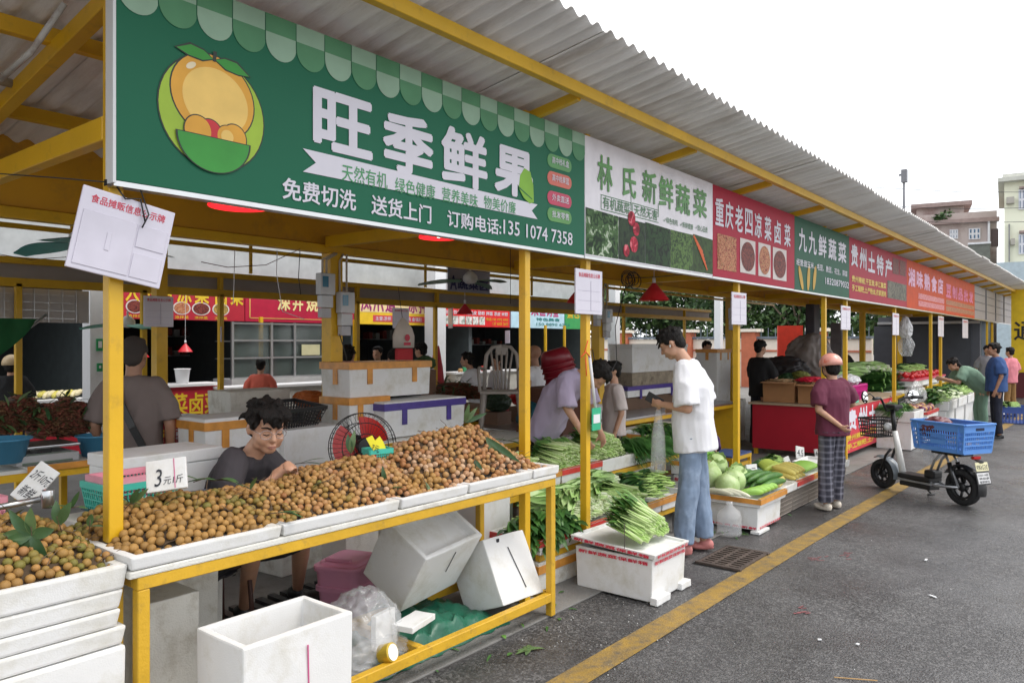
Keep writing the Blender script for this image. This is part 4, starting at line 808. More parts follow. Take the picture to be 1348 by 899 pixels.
def fbox(label, x0, y0, z0, w_, d_, h_, rz=0.0, opened=False, m=None, tape=None, sides=True, lid=0.0, name="foam_box", bev=.008, group=None, redprint=None, hi=True, wall=.028, depth=.9):
    """foam box with its near-left bottom corner at x0,y0,z0; tape = material of a band round the lid joint"""
    t = thing(name, label, "foam box", (x0, y0, z0), rz, group); m = m or FOAM
    H = h_-(lid if lid else 0)
    b = shell((0, 0, H), (w_, 0, 0), (0, d_, 0), (0, 0, -H), wall, opened, depth)
    o = build(b, "box_body", m, t, bevel=bev, world=False, fix=True)
    if hi: rough(o)
    if lid: b = MB(); b.bb((-.006, -.006, H+.001), (w_+.006, d_+.006, h_)); o = build(b, "lid", m, t, bevel=bev*.8, world=False); rough(o) if hi else 0
    if tape:
        zt = H; b = MB(); e = .0085; th = .055
        b.bb((-e, -e, zt-th*.5), (w_+e, d_+e, zt+th*.5)); build(b, "tape_band", tape, t, world=False, bevel=.002, seg=1)
        if sides:
            for x in (.2, .75): b = MB(); b.bb((w_*x, -e, zt-th*2.6), (w_*x+.05, -.001, zt-th*.5)); build(b, "tape_strip", tape, t, world=False)
            b = MB(); b.bb((-e, d_*.4, zt-th*2.6), (-.001, d_*.4+.05, zt-th*.5)); build(b, "tape_strip", tape, t, world=False)
    if redprint:
        b = MB(); text_on(b, redprint, (w_*.05, -.0065, h_*.86), EXV, EZV, w_*.9, h_*.09, .02); text_on(b, redprint, (-.0065, d_*.95, h_*.86), (0, -1, 0), EZV, d_*.9, h_*.09, .02); build(b, "box_print", PRINTRED, t, world=False)
    return t
# --- left stack: big box with crushed lids and a fruit tray
XL, YF = 1.206, 2.68
t = fbox("large white foam box at the bottom of the left stack, under the lids of longans", .36, YF, .012, XL-.36, .46, .595, m=FOAM, bev=.012)
b = MB(); b.tube([(.90, YF-.004, .53), (.905, YF-.004, .40), (.89, YF-.004, .22)], .003, 5); build(b, "pink_pen_line", S("pink_pen", (205, 90, 140)), t)
for z0, z1, dx, l in ((.609, .672, .004, "lowest of the three crushed foam lids in the left stack"), (.674, .733, -.014, "middle one of the three crushed foam lids in the left stack"), (.735, .800, -.006, "topmost crushed foam lid just under the left fruit tray")):
    b = shell((.36+dx, YF+.004, z1), (XL-.36, 0, 0), (0, .45, 0), (0, 0, -(z1-z0)), .03, True, .5); o = tag(build(b, "crushed_foam_slab", FOAM, None, bevel=.010, fix=True), l, "foam lid", "crushed foam lids"); rough(o, .005, 7)
b = shell((.36, YF-.004, .885), (XL-.355, 0, 0), (0, .47, 0), (0, 0, -.083), .035, True, .55); o = tag(build(b, "foam_tray", FOAM, None, bevel=.010, fix=True), "white foam tray on top of the left stack, heaped with longans", "foam tray"); rough(o, .004, 8)
# --- yellow display table
TX0, TX1, TYF, TYB, TZ = 1.235, 3.72, 2.66, 3.27, .832
t = thing("display_table", "long yellow steel display table carrying trays of longans", "table", ((TX0+TX1)/2, 2.95, 0))
def trail(n, a, b_, w_, h_, m=YELW): mb = MB(); mb.bb(a, b_); return build(mb, n, m, t, bevel=.003, seg=1)
trail("top_rail", (TX0, TYF, TZ-.045), (TX1, TYF+.045, TZ), 0, 0); trail("top_rail", (TX0, TYB-.045, TZ-.045), (TX1, TYB, TZ), 0, 0)
for x in (TX0, TX1-.045): trail("end_rail", (x, TYF+.046, TZ-.044), (x+.045, TYB-.046, TZ-.001), 0, 0)
for x in (TX0, TX1-.045):
    for y in (TYF, TYB-.045): trail("leg", (x+.001, y+.001, .012 if y > 2.9 or True else 0), (x+.044, y+.044, TZ-.046), 0, 0)
trail("lower_rail", (TX0+.046, TYF, .10), (TX1-.046, TYF+.042, .150), 0, 0); trail("lower_rail", (TX0+.046, TYB-.042, .10), (TX1-.046, TYB, .150), 0, 0)
for x in (TX0, 2.62, TX1-.045): trail("cross_rail", (x, TYF+.046, .10), (x+.042, TYB-.046, .148), 0, 0)
mb = MB(); mb.bb((TX0-.03, TYF-.004, TZ+.001), (TX1, TYB+.01, TZ+.026)); o = build(mb, "table_board", FOAMD, t, bevel=.006); rough(o, .002)
# trays on the table
tr = [1.20, 1.812, 2.455, 2.935, 3.485, 3.745]
tl = ["leftmost white foam tray on the yellow table", "second foam tray from the left on the yellow table", "third foam tray from the left, between the two longan heaps", "fourth foam tray, under the tall pinkish longan heap", "bare right end tray of the yellow table"]
for k, l in enumerate(tl):
    dep = .60 if k < 4 else .23
    b = shell((tr[k]+.003, TYF-.012, TZ+.078), (tr[k+1]-tr[k]-.006, 0, 0), (0, dep, 0), (0, 0, -.05), .035, True, .45)
    o = tag(build(b, "foam_tray", FOAM, None, bevel=.008, fix=True), l, "foam tray", "foam trays on the yellow table"); rough(o, .003, 8); o.rotation_euler.z = random.uniform(-.006, .006)
# ================================================================ longans
LONG = mat("longan_skin", (.3, .2, .1), rough=.62, var=.16, vs=60, bump=.25, bs=260, attr=[srgb(c) for c in ((112, 108, 46), (148, 116, 56), (168, 124, 68), (172, 134, 84), (158, 106, 62), (190, 158, 126))])
LONG1 = mat("longan_skin_single", srgb((156, 118, 62)), rough=.62, var=.16, vs=60, bump=.25, bs=260, rnd=.22)
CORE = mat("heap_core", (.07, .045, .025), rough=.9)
TWIG = mat("twig", (.13, .085, .05), rough=.8)
LLEAF = mat("longan_leaf", (.06, .13, .045), rough=.45, var=.3, vs=20, attr=[(.025, .075, .03), (.05, .12, .04), (.10, .17, .06), (.16, .22, .10)], coat=.15)
def blade(mb, p, d, up, L_, W_, droop=.3, fold=.25, n=5, tint=None, mi=0):
    p, d, up = Vector(p), Vector(d).normalized(), Vector(up); up = (up-d*up.dot(d)).normalized(); s = d.cross(up); vs = []
    for i in range(n+1):
        f = i/n; w_ = W_*.5*math.sin(pi*min(1, .06+f*.94))**.8*(1-.15*f) if i < n else .0005
        c = p+d*(L_*f)+up*(-droop*L_*f*f); vs += [c-s*w_+up*fold*w_, c, c+s*w_+up*fold*w_]
    fs = []
    for i in range(n): a = 3*i; fs += [(a, a+3, a+4, a+1), (a+1, a+4, a+5, a+2)]
    return mb.add(vs, fs, mi, random.random() if tint is None else tint)
_ico = {}
def ico(sub):
    if sub not in _ico:
        bm = bmesh.new(); bmesh.ops.create_icosphere(bm, subdivisions=sub, radius=1); _ico[sub] = ([v.co.copy() for v in bm.verts], [[v.index for v in f.verts] for f in bm.faces]); bm.free()
    return _ico[sub]
def scatter_heap(h, x0, x1, y0, y1, rad, n=9000, layers=1, avoid=None):
    pts = []; G_ = {}; s = rad*1.56
    for _ in range(n):
        x, y = random.uniform(x0, x1), random.uniform(y0, y1); z = h(x, y)
        if z is None: continue
        z += random.uniform(-.6, .35)*rad
        if avoid and avoid(x, y, z): continue
        k = (int(x/s), int(y/s), int(z/s)); ok = True
        for i in (-1, 0, 1):
            for j in (-1, 0, 1):
                for l in (-1, 0, 1):
                    for q in G_.get((k[0]+i, k[1]+j, k[2]+l), ()):
                        if (q[0]-x)**2+(q[1]-y)**2+(q[2]-z)**2 < s*s: ok = False; break
        if ok: G_.setdefault(k, []).append((x, y, z)); pts.append(Vector((x, y, z)))
    return pts
def heap(name, label, h, x0, x1, y0, y1, rad, avoid=None, n=9000, tintf=None, hi=2, nsingle=0, slabel=None, base=0.0):
    pts = scatter_heap(h, x0, x1, y0, y1, rad, n, avoid=avoid); pts.sort(key=lambda p: (p-O0).length)
    V_, F_ = ico(hi); mb = MB()
    for p in pts[nsingle:]:
        r = rad*random.uniform(.76, 1.10); tt = tintf(p) if tintf else random.random(); tt = min(.98, max(.02, tt+random.gauss(0, .16)))
        q = Vector((random.uniform(.93, 1.05), random.uniform(.93, 1.05), random.uniform(.9, 1.02)))
        mb.add([p+Vector((v.x*q.x, v.y*q.y, v.z*q.z))*r for v in V_], F_, 0, tt)
    o = build(mb, name, LONG, None, smooth=True); tag(o, label, "longans", None, "stuff")
    V3, F3 = ico(3); src = None
    for p in pts[:nsingle]:
        if src is None:
            m1 = MB(); m1.add([v*1.0 for v in V3], F3); src = bpy.data.meshes.get("longan_mesh") or m1.mesh("longan_mesh", [LONG1], True)
        o = bpy.data.objects.new("longan", src); COL.objects.link(o); o.location = p; r = rad*random.uniform(.88, 1.08); o.scale = (r, r*random.uniform(.94, 1.03), r*random.uniform(.93, 1.0)); o.rotation_euler = (random.random()*3, random.random()*3, 0)
        tag(o, slabel, "longan", slabel.replace("one round tan longan", "longans"))
    # dark core sheet closing the gaps, and twigs, inside the heap (joined: part of the same heap)
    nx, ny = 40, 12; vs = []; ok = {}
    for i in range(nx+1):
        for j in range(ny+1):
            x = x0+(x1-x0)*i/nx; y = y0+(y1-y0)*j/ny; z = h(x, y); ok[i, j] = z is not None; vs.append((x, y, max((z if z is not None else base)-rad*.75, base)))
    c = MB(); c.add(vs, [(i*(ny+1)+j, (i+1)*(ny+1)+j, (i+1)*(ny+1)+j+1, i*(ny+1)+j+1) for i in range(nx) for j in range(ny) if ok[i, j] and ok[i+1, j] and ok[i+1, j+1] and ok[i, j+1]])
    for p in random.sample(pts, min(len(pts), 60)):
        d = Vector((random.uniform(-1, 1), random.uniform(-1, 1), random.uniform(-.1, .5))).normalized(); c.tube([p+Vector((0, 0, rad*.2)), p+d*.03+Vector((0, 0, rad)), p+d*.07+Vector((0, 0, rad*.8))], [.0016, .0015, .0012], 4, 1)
    k = build(c, "heap_core_stems", [CORE, TWIG], None); tag(k, "dark core sheet and twigs under the fruit of "+label, "fruit stems", None, "stuff")
    return pts
def lerp_tab(T, x):
    for (a, va), (b_, vb) in zip(T, T[1:]):
        if a <= x <= b_: return va+(vb-va)*(x-a)/(b_-a)
    return None
clump = lambda x, y, a=.021, s=8: a*noise.noise(Vector((x*s, y*s, 3.1)))+a*.5*noise.noise(Vector((x*s*2.3, y*s*2.3, 8)))
def mk(T, yf, yr, yb, base):
    def h(x, y):
        R = lerp_tab(T, x)
        if R is None or R <= base+.004: return None
        yf2 = yf+.02*noise.noise(Vector((x*5, 1, 1)))
        if y < yf2 or y > yb: return None
        f = (y-yf2)/(yr-yf2) if y < yr else 1-.35*(y-yr)/(yb-yr); f = min(1, f)
        g = f**.62 if y < yr else f
        return base+(R-base)*g+clump(x, y)+.012
    return h
nopost = lambda X, Y_: (lambda x, y, z: abs(x-X) < .045 and abs(y-Y_) < .045)
TB = .873
hl = mk([(1.23, .90), (1.30, .96), (1.41, 1.005), (1.60, 1.01), (1.78, .99), (2.08, .985), (2.30, 1.03), (2.48, 1.055), (2.60, 1.04), (2.72, .98), (2.80, .89)], 2.715, 3.0, 3.25, TB)
hr = mk([(2.46, .90), (2.60, .97), (2.75, 1.04), (2.96, 1.115), (3.20, 1.14), (3.40, 1.13), (3.52, 1.05), (3.62, .97), (3.70, .885)], 2.715, 3.02, 3.26, TB)
av = lambda x, y, z: (abs(x-px_[0]) < .04 and abs(y-2.93) < .045)
SLX = "one round tan longan lying loose near the front edge of a heap"
pl_ = heap("longan_heap", "long low heap of yellowish tan longans on the left trays of the yellow table", hl, 1.23, 2.80, 2.70, 3.25, .0168, av, 26000, lambda p: .15+.5*(p.x-1.2)/1.6+.25*noise.noise(p*6), 2, 130, "one round tan longan lying at the front of the long low heap", TB)
pr_ = heap("longan_heap", "tall heap of pinkish brown longans on the right trays of the yellow table", hr, 2.46, 3.70, 2.70, 3.26, .0182, lambda x, y, z: hl(x, y) is not None and x < 2.62 and y < 2.9, 22000, lambda p: .72+.3*noise.noise(p*5), 2, 50, "one round tan longan lying at the front of the tall pinkish heap", TB)
ho = mk([(.30, 1.02), (.70, 1.045), (.92, 1.04), (1.05, 1.0), (1.13, .97), (1.19, .905)], 2.715, 3.05, 3.22, .845)
po_ = heap("longan_heap", "heap of golden longans with green leaves on the left foam stack", ho, .34, 1.19, 2.70, 3.22, .0165, None, 15000, lambda p: .28+.3*noise.noise(p*6), 2, 115, "one round tan longan lying on the left stack's heap beside the leaf cluster", .845)
def sprig(label, p, dirs, L_=.085, W_=.03, up=(0, 0, 1)):
    mb = MB(); p = Vector(p)
    for d in dirs: blade(mb, p, d, up, L_*random.uniform(1.0, 1.45), W_*1.2, random.uniform(.05, .35), .22, 6, random.uniform(.1, .7))
    mb.tube([p-Vector(dirs[0]).normalized()*.03, p, p+Vector(dirs[0]).normalized()*.03], .002, 5, 1)
    return tag(build(mb, "leaf_sprig", [LLEAF, TWIG], None, smooth=True), label, "leaves", "longan leaf sprigs")

def on(h, px, py, Y=None):
    r = ray(px, py)
    for k in range(400):
        p = O0+r*(2.4+k*.008); z = h(p.x, p.y)
        if z is not None and p.z <= z+.015: return p+Vector((0, 0, .028))
    return PY(px, py, Y or 2.95)
rt = Vector((st, -ct, 0)); bk = Vector((ct, st, 0)); UPV = Vector((0, 0, 1))
def dirs(n, *a): return [(rt*cos(radians(q))+UPV*sin(radians(q))-bk*.25+Vector([random.uniform(-.1, .1) for _ in range(3)])) for q in a]
sprig("large dark green leaf cluster on the left longan heap", on(ho, 42, 715), dirs(1, 80, 130, 170, 200, 250, 300, 20), .085, .036, -bk); sprig("upright dark leaf pair right of the big leaf cluster on the left heap", on(ho, 78, 700), dirs(1, 95, 60), .075, .034, -bk)
sprig("small leaves at the back edge of the left longan heap", on(ho, 95, 668), dirs(1, 10, 160, 60), .06, .02); sprig("long leaf on the left end of the table's longans beside the nearest post", on(hl, 172, 672), dirs(1, 40, 55), .07, .022, -bk)
sprig("leaves behind the heap in front of the boy's arm", on(hl, 285, 632), dirs(1, 5, 170, 20), .085, .03); sprig("green leaves on the heap left of the boy's sleeve", on(hl, 262, 632), dirs(1, 15, 150, 180), .06, .022)
sprig("green leaf lying on the tray edge below the boy", on(hl, 362, 684), dirs(1, 5, 12), .09, .026); sprig("leaf tips between the two longan heaps", on(hr, 508, 645), dirs(1, 100, 190, -30), .07, .022, -bk)
sprig("upright grey green leaf in front of the red fan", on(hl, 462, 603, 3.0), dirs(1, 78, 100), .085, .03, -bk); sprig("small leaves under the tall heap's left foot", on(hr, 512, 650), dirs(1, 170, 10, 200), .07, .024)
sprig("long grey green leaves on the crest of the tall heap", on(hr, 640, 582), dirs(1, -48, -62, -38), .17, .034, -bk); sprig("leaf cluster at the upper right of the tall heap", on(hr, 668, 580, 3.1), dirs(1, -5, 12, 170), .13, .034)
sprig("leaves sticking up from the crest of the tall heap", on(hr, 612, 562, 3.05), dirs(1, 50, 70, 25), .10, .026, -bk); sprig("dark leaf tucked in the face of the tall heap", on(hr, 625, 612), dirs(1, -80, -50), .05, .02, -bk)
sprig("green leaf at the right foot of the tall heap", on(hr, 685, 610), dirs(1, 20, 150), .06, .03)
for k, (h, px, py, l) in enumerate(((ho, 15, 690, "twig tips with small leaves at the left edge of the left heap"), (ho, 118, 690, "bare twigs and one leaf near the right end of the left heap"), (hl, 225, 665, "small leaf among the yellowish longans right of the nearest post"), (hl, 330, 650, "little leaf pair among the longans below the boy's elbow"), (hl, 425, 640, "little leaf among the longans below the boy's hands"), (hl, 395, 615, "long green leaf by the boy's hands"), (hr, 560, 640, "small dark leaf low on the tall heap"), (hr, 590, 600, "small leaf half way up the tall heap"), (hr, 650, 615, "small leaf on the right shoulder of the tall heap"))):
    sprig(l, on(h, px, py)-Vector((0, 0, .008)), dirs(1, *[(40, 200, 110), (70, 10), (30,), (150, 60), (200,), (5, 20), (-60,), (120,), (40,)][k]), .055 if k != 5 else .12, .022)
# fallen leaf on the road
g = PG(697, 857); mb = MB()
for a in (10, 70, 130, -30, 200, 160, 40): blade(mb, g+Vector((0, 0, .006)), (cos(radians(a)), sin(radians(a)), .25), UPV, .085*random.uniform(.7, 1.1), .03, .3, .2, 6, .55)
tag(build(mb, "fallen_leaves", LLEAF, None, smooth=True), "sprig of green leaves dropped on the asphalt", "leaves")
# ================================================================ price cards of foam
def card(label, tl_, w_, h_, roll, lean, face_txt, Y, yaw=0, tdiv=1):
    p = PY(tl_[0], tl_[1], Y); R = Matrix.Rotation(radians(yaw), 3, 'Z') @ Matrix.Rotation(roll, 3, 'Y') @ Matrix.Rotation(-lean, 3, 'X')
    t = thing("price_card", label, "price card", p, rot=R.to_euler()); mb = MB(); mb.bb((0, 0, -h_), (w_, .022, 0)); rough(build(mb, "foam_plate", FOAM, t, bevel=.004, world=False), .001)
    for s, x, z, a, b_ in face_txt: mb = MB(); text_on(mb, s, (x*w_, -.003, -z*h_), EXV, EZV, a*w_, b_*h_, .0, shear=.15); build(mb, "handwriting", PRINTDARK, t, world=False)
    return t
t = card("white foam price card reading 3 yuan per jin propped on the longans beside the post", (191, 608), .150, .125, radians(-7), radians(20), (("3", .2, .85, .16, .55), ("元1斤", .42, .82, .48, .26)), 3.02, -38)
mb = MB(); mb.bb((.105, -.0028, -.12), (.108, -.0021, -.002)); build(mb, "pink_line", S("pink_pen", (205, 90, 140)), t, world=False)
card("tilted white price card reading 10 yuan for 2 jin behind the left heap", (54, 606), .085, .16, radians(38), radians(15), (("2斤10元", .08, .45, .85, .28), ("新鲜", .15, .88, .6, .28)), 3.3, -38)
# ================================================================ boxes standing and lying under and beside the table
t = fbox("open white foam box standing on the road before the table", 1.44, 2.335, .004, .47, .312, .60, 0, True, FOAM, depth=.55)
b = MB(); b.tube([(1.70, 2.331, .54), (1.705, 2.333, .40), (1.71, 2.335, .2)], .003, 5); build(b, "pink_pen_line", S("pink_pen", (205, 90, 140)), t)
fbox("tall grubby foam box behind the table's left leg", 1.40, 2.95, .012, .22, .28, .62, 0, False, FOAMD)
def obox(label, c, e1, e2, e3, opened, m=FOAM):
    t = thing("foam_box", label, "foam box", c); o = build(shell(c, e1, e2, e3, .03, opened, .12 if opened else .9), "box_body", m, t, bevel=.009, fix=True); rough(o); return t, Vector(c), Vector(e1), Vector(e2), Vector(e3)
t, c, e1, e2, e3 = obox("white foam box tipped on its corner under the table, resting on the green sheet", (2.80, 2.83, .515), (-.034, .275, .175), (.50, .045, .027), (-.001, .205, -.325), True)
n_ = e1.cross(e3).normalized()
b = MB(); q = c+e2*.55+e3*.12; 
u1 = e2.normalized(); nn = (e2.cross(e3)).normalized(); nn = nn if nn.y < 0 else -nn; b.beam(q+nn*.003, q+e3*.38+nn*.003, .004, .003); build(b, "slit", PRINTDARK, t)
t, c, e1, e2, e3 = obox("white foam box leaning at the table's right leg on the lower rail", (3.33, 2.745, .150), (.017, .175, .345), (.355, -.022, -.003), (.02, .31, -.13), False)
nn = e1.cross(e2).normalized(); nn = nn if nn.y < 0 else -nn; b = MB(); b.beam(c+e1*.15+e2*.62+nn*.004, c+e1*.8+e2*.5+nn*.004, .005, .003); b.box(c+e1*.93+e2*.32+nn*.004, (.02, .006, .02)); build(b, "slit", PRINTDARK, t)
for (x, y, w_, d_, h_, rz, l) in ((1.75, 4.35, .35, .3, .42, .1, "foam box on the floor left of the boy's feet under the table"), (2.15, 4.6, .4, .35, .30, -.2, "foam box on the floor behind the boy's stool"), (3.1, 4.55, .5, .35, .40, .1, "foam box on the floor behind the pink pails"), (3.75, 4.0, .5, .3, .30, .0, "low foam box on a crate behind the table's right end"), (3.95, 3.45, .45, .35, .28, 0, "foam box on the floor between the table and the vegetable stall")):
    fbox(l, x, y, .012, w_, d_, h_, rz, False, FOAMD)
def stuffpiece(name, label, cat, mb, m, smooth=True, sub=0): o = build(mb, name, m, None, smooth=smooth); tag(o, label, cat); return o
# green sheet: crumpled grid
def crumple(x0, x1, y0, y1, hf, n=36, seed=1, amp=.05):
    mb = MB(); vs = []
    for i in range(n+1):
        for j in range(n+1):
            x = x0+(x1-x0)*i/n; y = y0+(y1-y0)*j/n; p = Vector((x*9, y*9, seed)); a = noise.noise(p); b_ = 1-abs(noise.noise(p*1.6))*2
            e = min(1, min(i, n-i, j, n-j)/5); vs.append((x+.02*a, y+.02*b_, max(.016, hf(x, y)*e+amp*(a+.6*b_)*e)))
    return mb.add(vs, [(i*(n+1)+j, (i+1)*(n+1)+j, (i+1)*(n+1)+j+1, i*(n+1)+j+1) for i in range(n) for j in range(n)])
GRS = mat("green_sheet", (.015, .12, .07), rough=.35, var=.25, vs=6, bump=.3, bs=30)
stuffpiece("green_sheet", "crumpled dark green plastic sheet under the tipped foam boxes", "plastic sheet", crumple(2.45, 3.45, 2.78, 3.35, lambda x, y: .13-.15*abs(x-2.95)), GRS)
# white offcut on the rail
b = MB(); p = PY(545, 818, 2.78); b.box(p, (.22, .12, .03), .25); tag(rough(build(b, "foam_offcut", FOAM, None, bevel=.004)), "flat strip of white foam lying on the green sheet", "foam piece")
# pink lidded pails, nested
PNK = S("pink_plastic", (222, 155, 185), rough=.4, var=.05)
def pail(label, x, y, z, w_, d_, h_, rz, lid=True):
    t = thing("pink_pail", label, "pail", (x, y, z), rz, "pink pails under the table")
    def rr(hx, hy, zz, k=6, r=.05): return [Vector((sx*(hx-r)+cos(a0+pi/2*j/k)*r, sy*(hy-r)+sin(a0+pi/2*j/k)*r, zz)) for sx, sy, a0 in ((1, 1, 0), (-1, 1, pi/2), (-1, -1, pi), (1, -1, 3*pi/2)) for j in range(k+1)]
    def stackm(R_): 
        mb = MB(); n = len(R_[0]); vs = [v for r in R_ for v in r]; mb.add(vs, [(i*n+j, i*n+(j+1) % n, (i+1)*n+(j+1) % n, (i+1)*n+j) for i in range(len(R_)-1) for j in range(n)]+[tuple(range(n))[::-1], tuple(range((len(R_)-1)*n, len(R_)*n))]); return mb
    build(stackm([rr(w_*.42, d_*.42, 0), rr(w_*.46, d_*.46, h_*.55), rr(w_*.5, d_*.5, h_*.56), rr(w_*.5, d_*.5, h_*.66), rr(w_*.47, d_*.47, h_*.67), rr(w_*.49, d_*.49, h_)]), "pail_body", PNK, t, world=False)
    if lid: build(stackm([rr(w_*.52, d_*.52, h_+.001), rr(w_*.53, d_*.53, h_+.02), rr(w_*.52, d_*.52, h_+.032), rr(w_*.45, d_*.45, h_+.034), rr(w_*.43, d_*.43, h_+.05), rr(w_*.36, d_*.36, h_+.058)]), "lid", PNK, t, world=False); mb = MB(); mb.box((-w_*.36, 0, h_+.066), (.03, d_*.55, .018)); build(mb, "handle", PNK, t, world=False, bevel=.004)
    return t
p = PG(462, 800, .0); pail("pink plastic pail with a lid, right of the boy's feet", 3.0, 3.70, .012, .34, .30, .27, .35)
# clear plastic bag with scraps
def bag(label, c, r, m, seed=0, vox=.02, name="plastic_bag", squash=1.0, pinch=0.0):
    mb = MB(); V_, F_ = ico(5); o_ = Vector((seed*3.3, seed, 0)); vs = []
    for v in V_:
        a = noise.noise(v*1.6+o_); b_ = 1-abs(noise.noise(v*3.1+o_))*2.4; d_ = 1-abs(noise.noise(v*7+o_))*2
        k = 1+.18*a+.12*b_+.045*d_; q = Vector((v.x*r[0], v.y*r[1], v.z*r[2]))*k
        if pinch and v.z > .2: f = 1-pinch*(v.z-.2)**.7; q.x *= f; q.y *= f
        q += Vector(c); q.z = max(q.z, c[2]-r[2]*.9); vs.append(q)
    mb.add(vs, F_); o = build(mb, name, m, None, smooth=True); return tag(o, label, "plastic bag")
CLR = mat("clear_plastic", (.80, .81, .82), rough=.12, var=.05, alpha=.30, coat=.4, spec=.8, bump=.5, bs=25); WBAG = mat("white_bag_plastic", (.75, .75, .76), rough=.3, var=.08, alpha=.85, bump=.3, bs=20)
bag("knotted clear plastic bag of rubbish beside the open foam box", (2.42, 2.90, .22), (.19, .15, .21), CLR, 2); bag("flattened clear bag on the floor below the table's lower rail", (2.46, 2.84, .10), (.20, .10, .09), CLR, 5)
b = MB(); b.lathe([(.0, 0), (.045, 0), (.045, .06), (.04, .062), (.0, .055)], (2.42, 2.74, .17), 24, 0, (.25, -1, .35)); b.lathe([(.0, .0635), (.038, .0635), (.038, .064), (.0, .064)], (2.42, 2.74, .17), 24, 1, (.25, -1, .35))
tag(build(b, "round_tin", [S("gold_tin", (205, 175, 60), rough=.3, metal=.5), S("tin_white", (235, 230, 220))], None, smooth=False), "round yellow tin lying in the clear bag behind the lower rail", "tin")
b = MB(); b.box((2.55, 2.88, .22), (.16, .03, .17), .2); tag(rough(build(b, "foam_offcut", FOAM, None, bevel=.004)), "piece of white foam inside the clear rubbish bag", "foam piece")
bag("crumpled clear sheet on the floor by the boy's shoe", (2.02, 3.3, .09), (.28, .14, .09), CLR, 7)
# black plastic floor drain slats inside the stall
t = thing("floor_grid", "black plastic slatted floor grid behind the table", "floor grid", (3.0, 4.2, .012))
for k in range(18): mb = MB(); mb.bb((2.25+k*.09, 3.95, .013), (2.25+k*.09+.05, 4.25, .04)); build(mb, "slat", BLACK, t)
# ================================================================ seated boy
TEE = cloth("charcoal_tshirt", (62, 58, 62), var=.08)
bx_, by_ = 2.20, 3.86     # where he sits
hx = PD(351, 562, 3.80)   # head centre
bh = radians(-66)         # he faces the road, turned a little to the picture's right
def loc_of(w_, base, hd):
    d = Vector(w_)-Vector(base); a = hd-pi/2; return Vector((d.x*cos(a)+d.y*sin(a), -d.x*sin(a)+d.y*cos(a), d.z))
base = (bx_, by_, .012); L = lambda p: loc_of(p, base, bh)
hd_ = L(hx); fwdw = (L(Vector(base)+Vector((rt.x*.62-bk.x*.78, rt.y*.62-bk.y*.78, 0)))).normalized()
nk = hd_+Vector((0, -.085, -.135)); pel = Vector((0, 0, .50)); ch = pel.lerp(nk, .58)+Vector((0, -.03, .02))
aL, aR = L(PG(322, 797, .10)), L(PG(392, 772, .10))
wLw, wRw = PY(372, 622, 3.24), PY(385, 612, 3.28)
lft, rgt = L(PY(322, 730, 3.62)), L(PY(400, 722, 3.66))
acr = Vector((.185, 0, 0))
J = dict(pelvis=pel, chest=ch, neck=nk, head=hd_, hl=pel+Vector((-.1, .03, -.03)), hr=pel+Vector((.1, .03, -.03)), sl=nk+Vector((-.168, -.02, -.02)), sr=nk+Vector((.168, -.02, -.02)))
ka, kb = L(PY(335, 702, 3.52)), L(PY(398, 702, 3.56))
if ka.x < kb.x: J.update(kl=ka, kr=kb, al=aL, ar=aR)
else: J.update(kl=kb, kr=ka, al=aR, ar=aL)
J['el'] = J['sl']+Vector((-.07, .10, -.25)); J['er'] = J['sr']+Vector((.08, .06, -.25)); J['wl'] = L(PY(385, 622, 3.22)); J['wr'] = L(PY(358, 632, 3.24))
t, P, H = person("boy in glasses and a charcoal T-shirt seated behind the longans", base, bh, J, 1.0, skin=mat("boy_skin", (.56, .31, .20), rough=.45, var=.06, vs=20, sss=.1), shirt=TEE, sleeve=.42, trousers=cloth("dark_shorts", (35, 35, 40)), shorts=True, shoes=BLACK, hair='tousled', vox=.0075, loose=.7, width=1.02, face='closed', up=fwdw*.26+Vector((0, 0, 1)), fwd=fwdw+Vector((0, 0, -.26)), handl=dict(curl=.7), handr=dict(curl=.6), seed=4, heads=1.10)
T = lambda x, y, z: P['head']+H@Vector((x*1.1, y*1.1, z*1.1)); mb = MB()
for x in (-1, 1):
    mb.tube([T(x*.034+cos(a)*.0255, .096-abs(x*.034+cos(a)*.02)*.22, -.004+sin(a)*.021) for a in [2*pi*k/18 for k in range(19)]], .0017, 5, cap=False); mb.tube([T(x*.06, .086, .002), T(x*.08, .03, .004), T(x*.082, -.01, .0)], .0011, 5)
mb.tube([T(-.009, .101, .0), T(0, .103, .004), T(.009, .101, .0)], .001, 5); build(mb, "glasses", mat("glasses_metal", (.55, .5, .5), rough=.25, metal=.8), t, True, world=False)
# stool he sits on
t = thing("wooden_stool", "brown metal legged stool under the boy", "stool", (bx_, by_+.02, .012))
mb = MB(); mb.box((bx_, by_+.04, .44), (.36, .34, .03)); build(mb, "seat", S("stool_brown", (70, 42, 35)), t, bevel=.006)
for sx in (-1, 1):
    for sy in (-1, 1): mb = MB(); mb.tube([(bx_+sx*.15, by_+.04+sy*.14, .425), (bx_+sx*.17, by_+.04+sy*.16, .012)], .013, 8); build(mb, "leg", S("stool_brown", (70, 42, 35)), t, True)
mb = MB(); mb.tube([PG(271, 822, .0), PG(271, 822, .0)+Vector((0, 0, .75))], .013, 8); tag(build(mb, "brown_prop", S("stool_brown", (70, 42, 35)), None, True), "thin brown steel prop under the left part of the table", "prop")
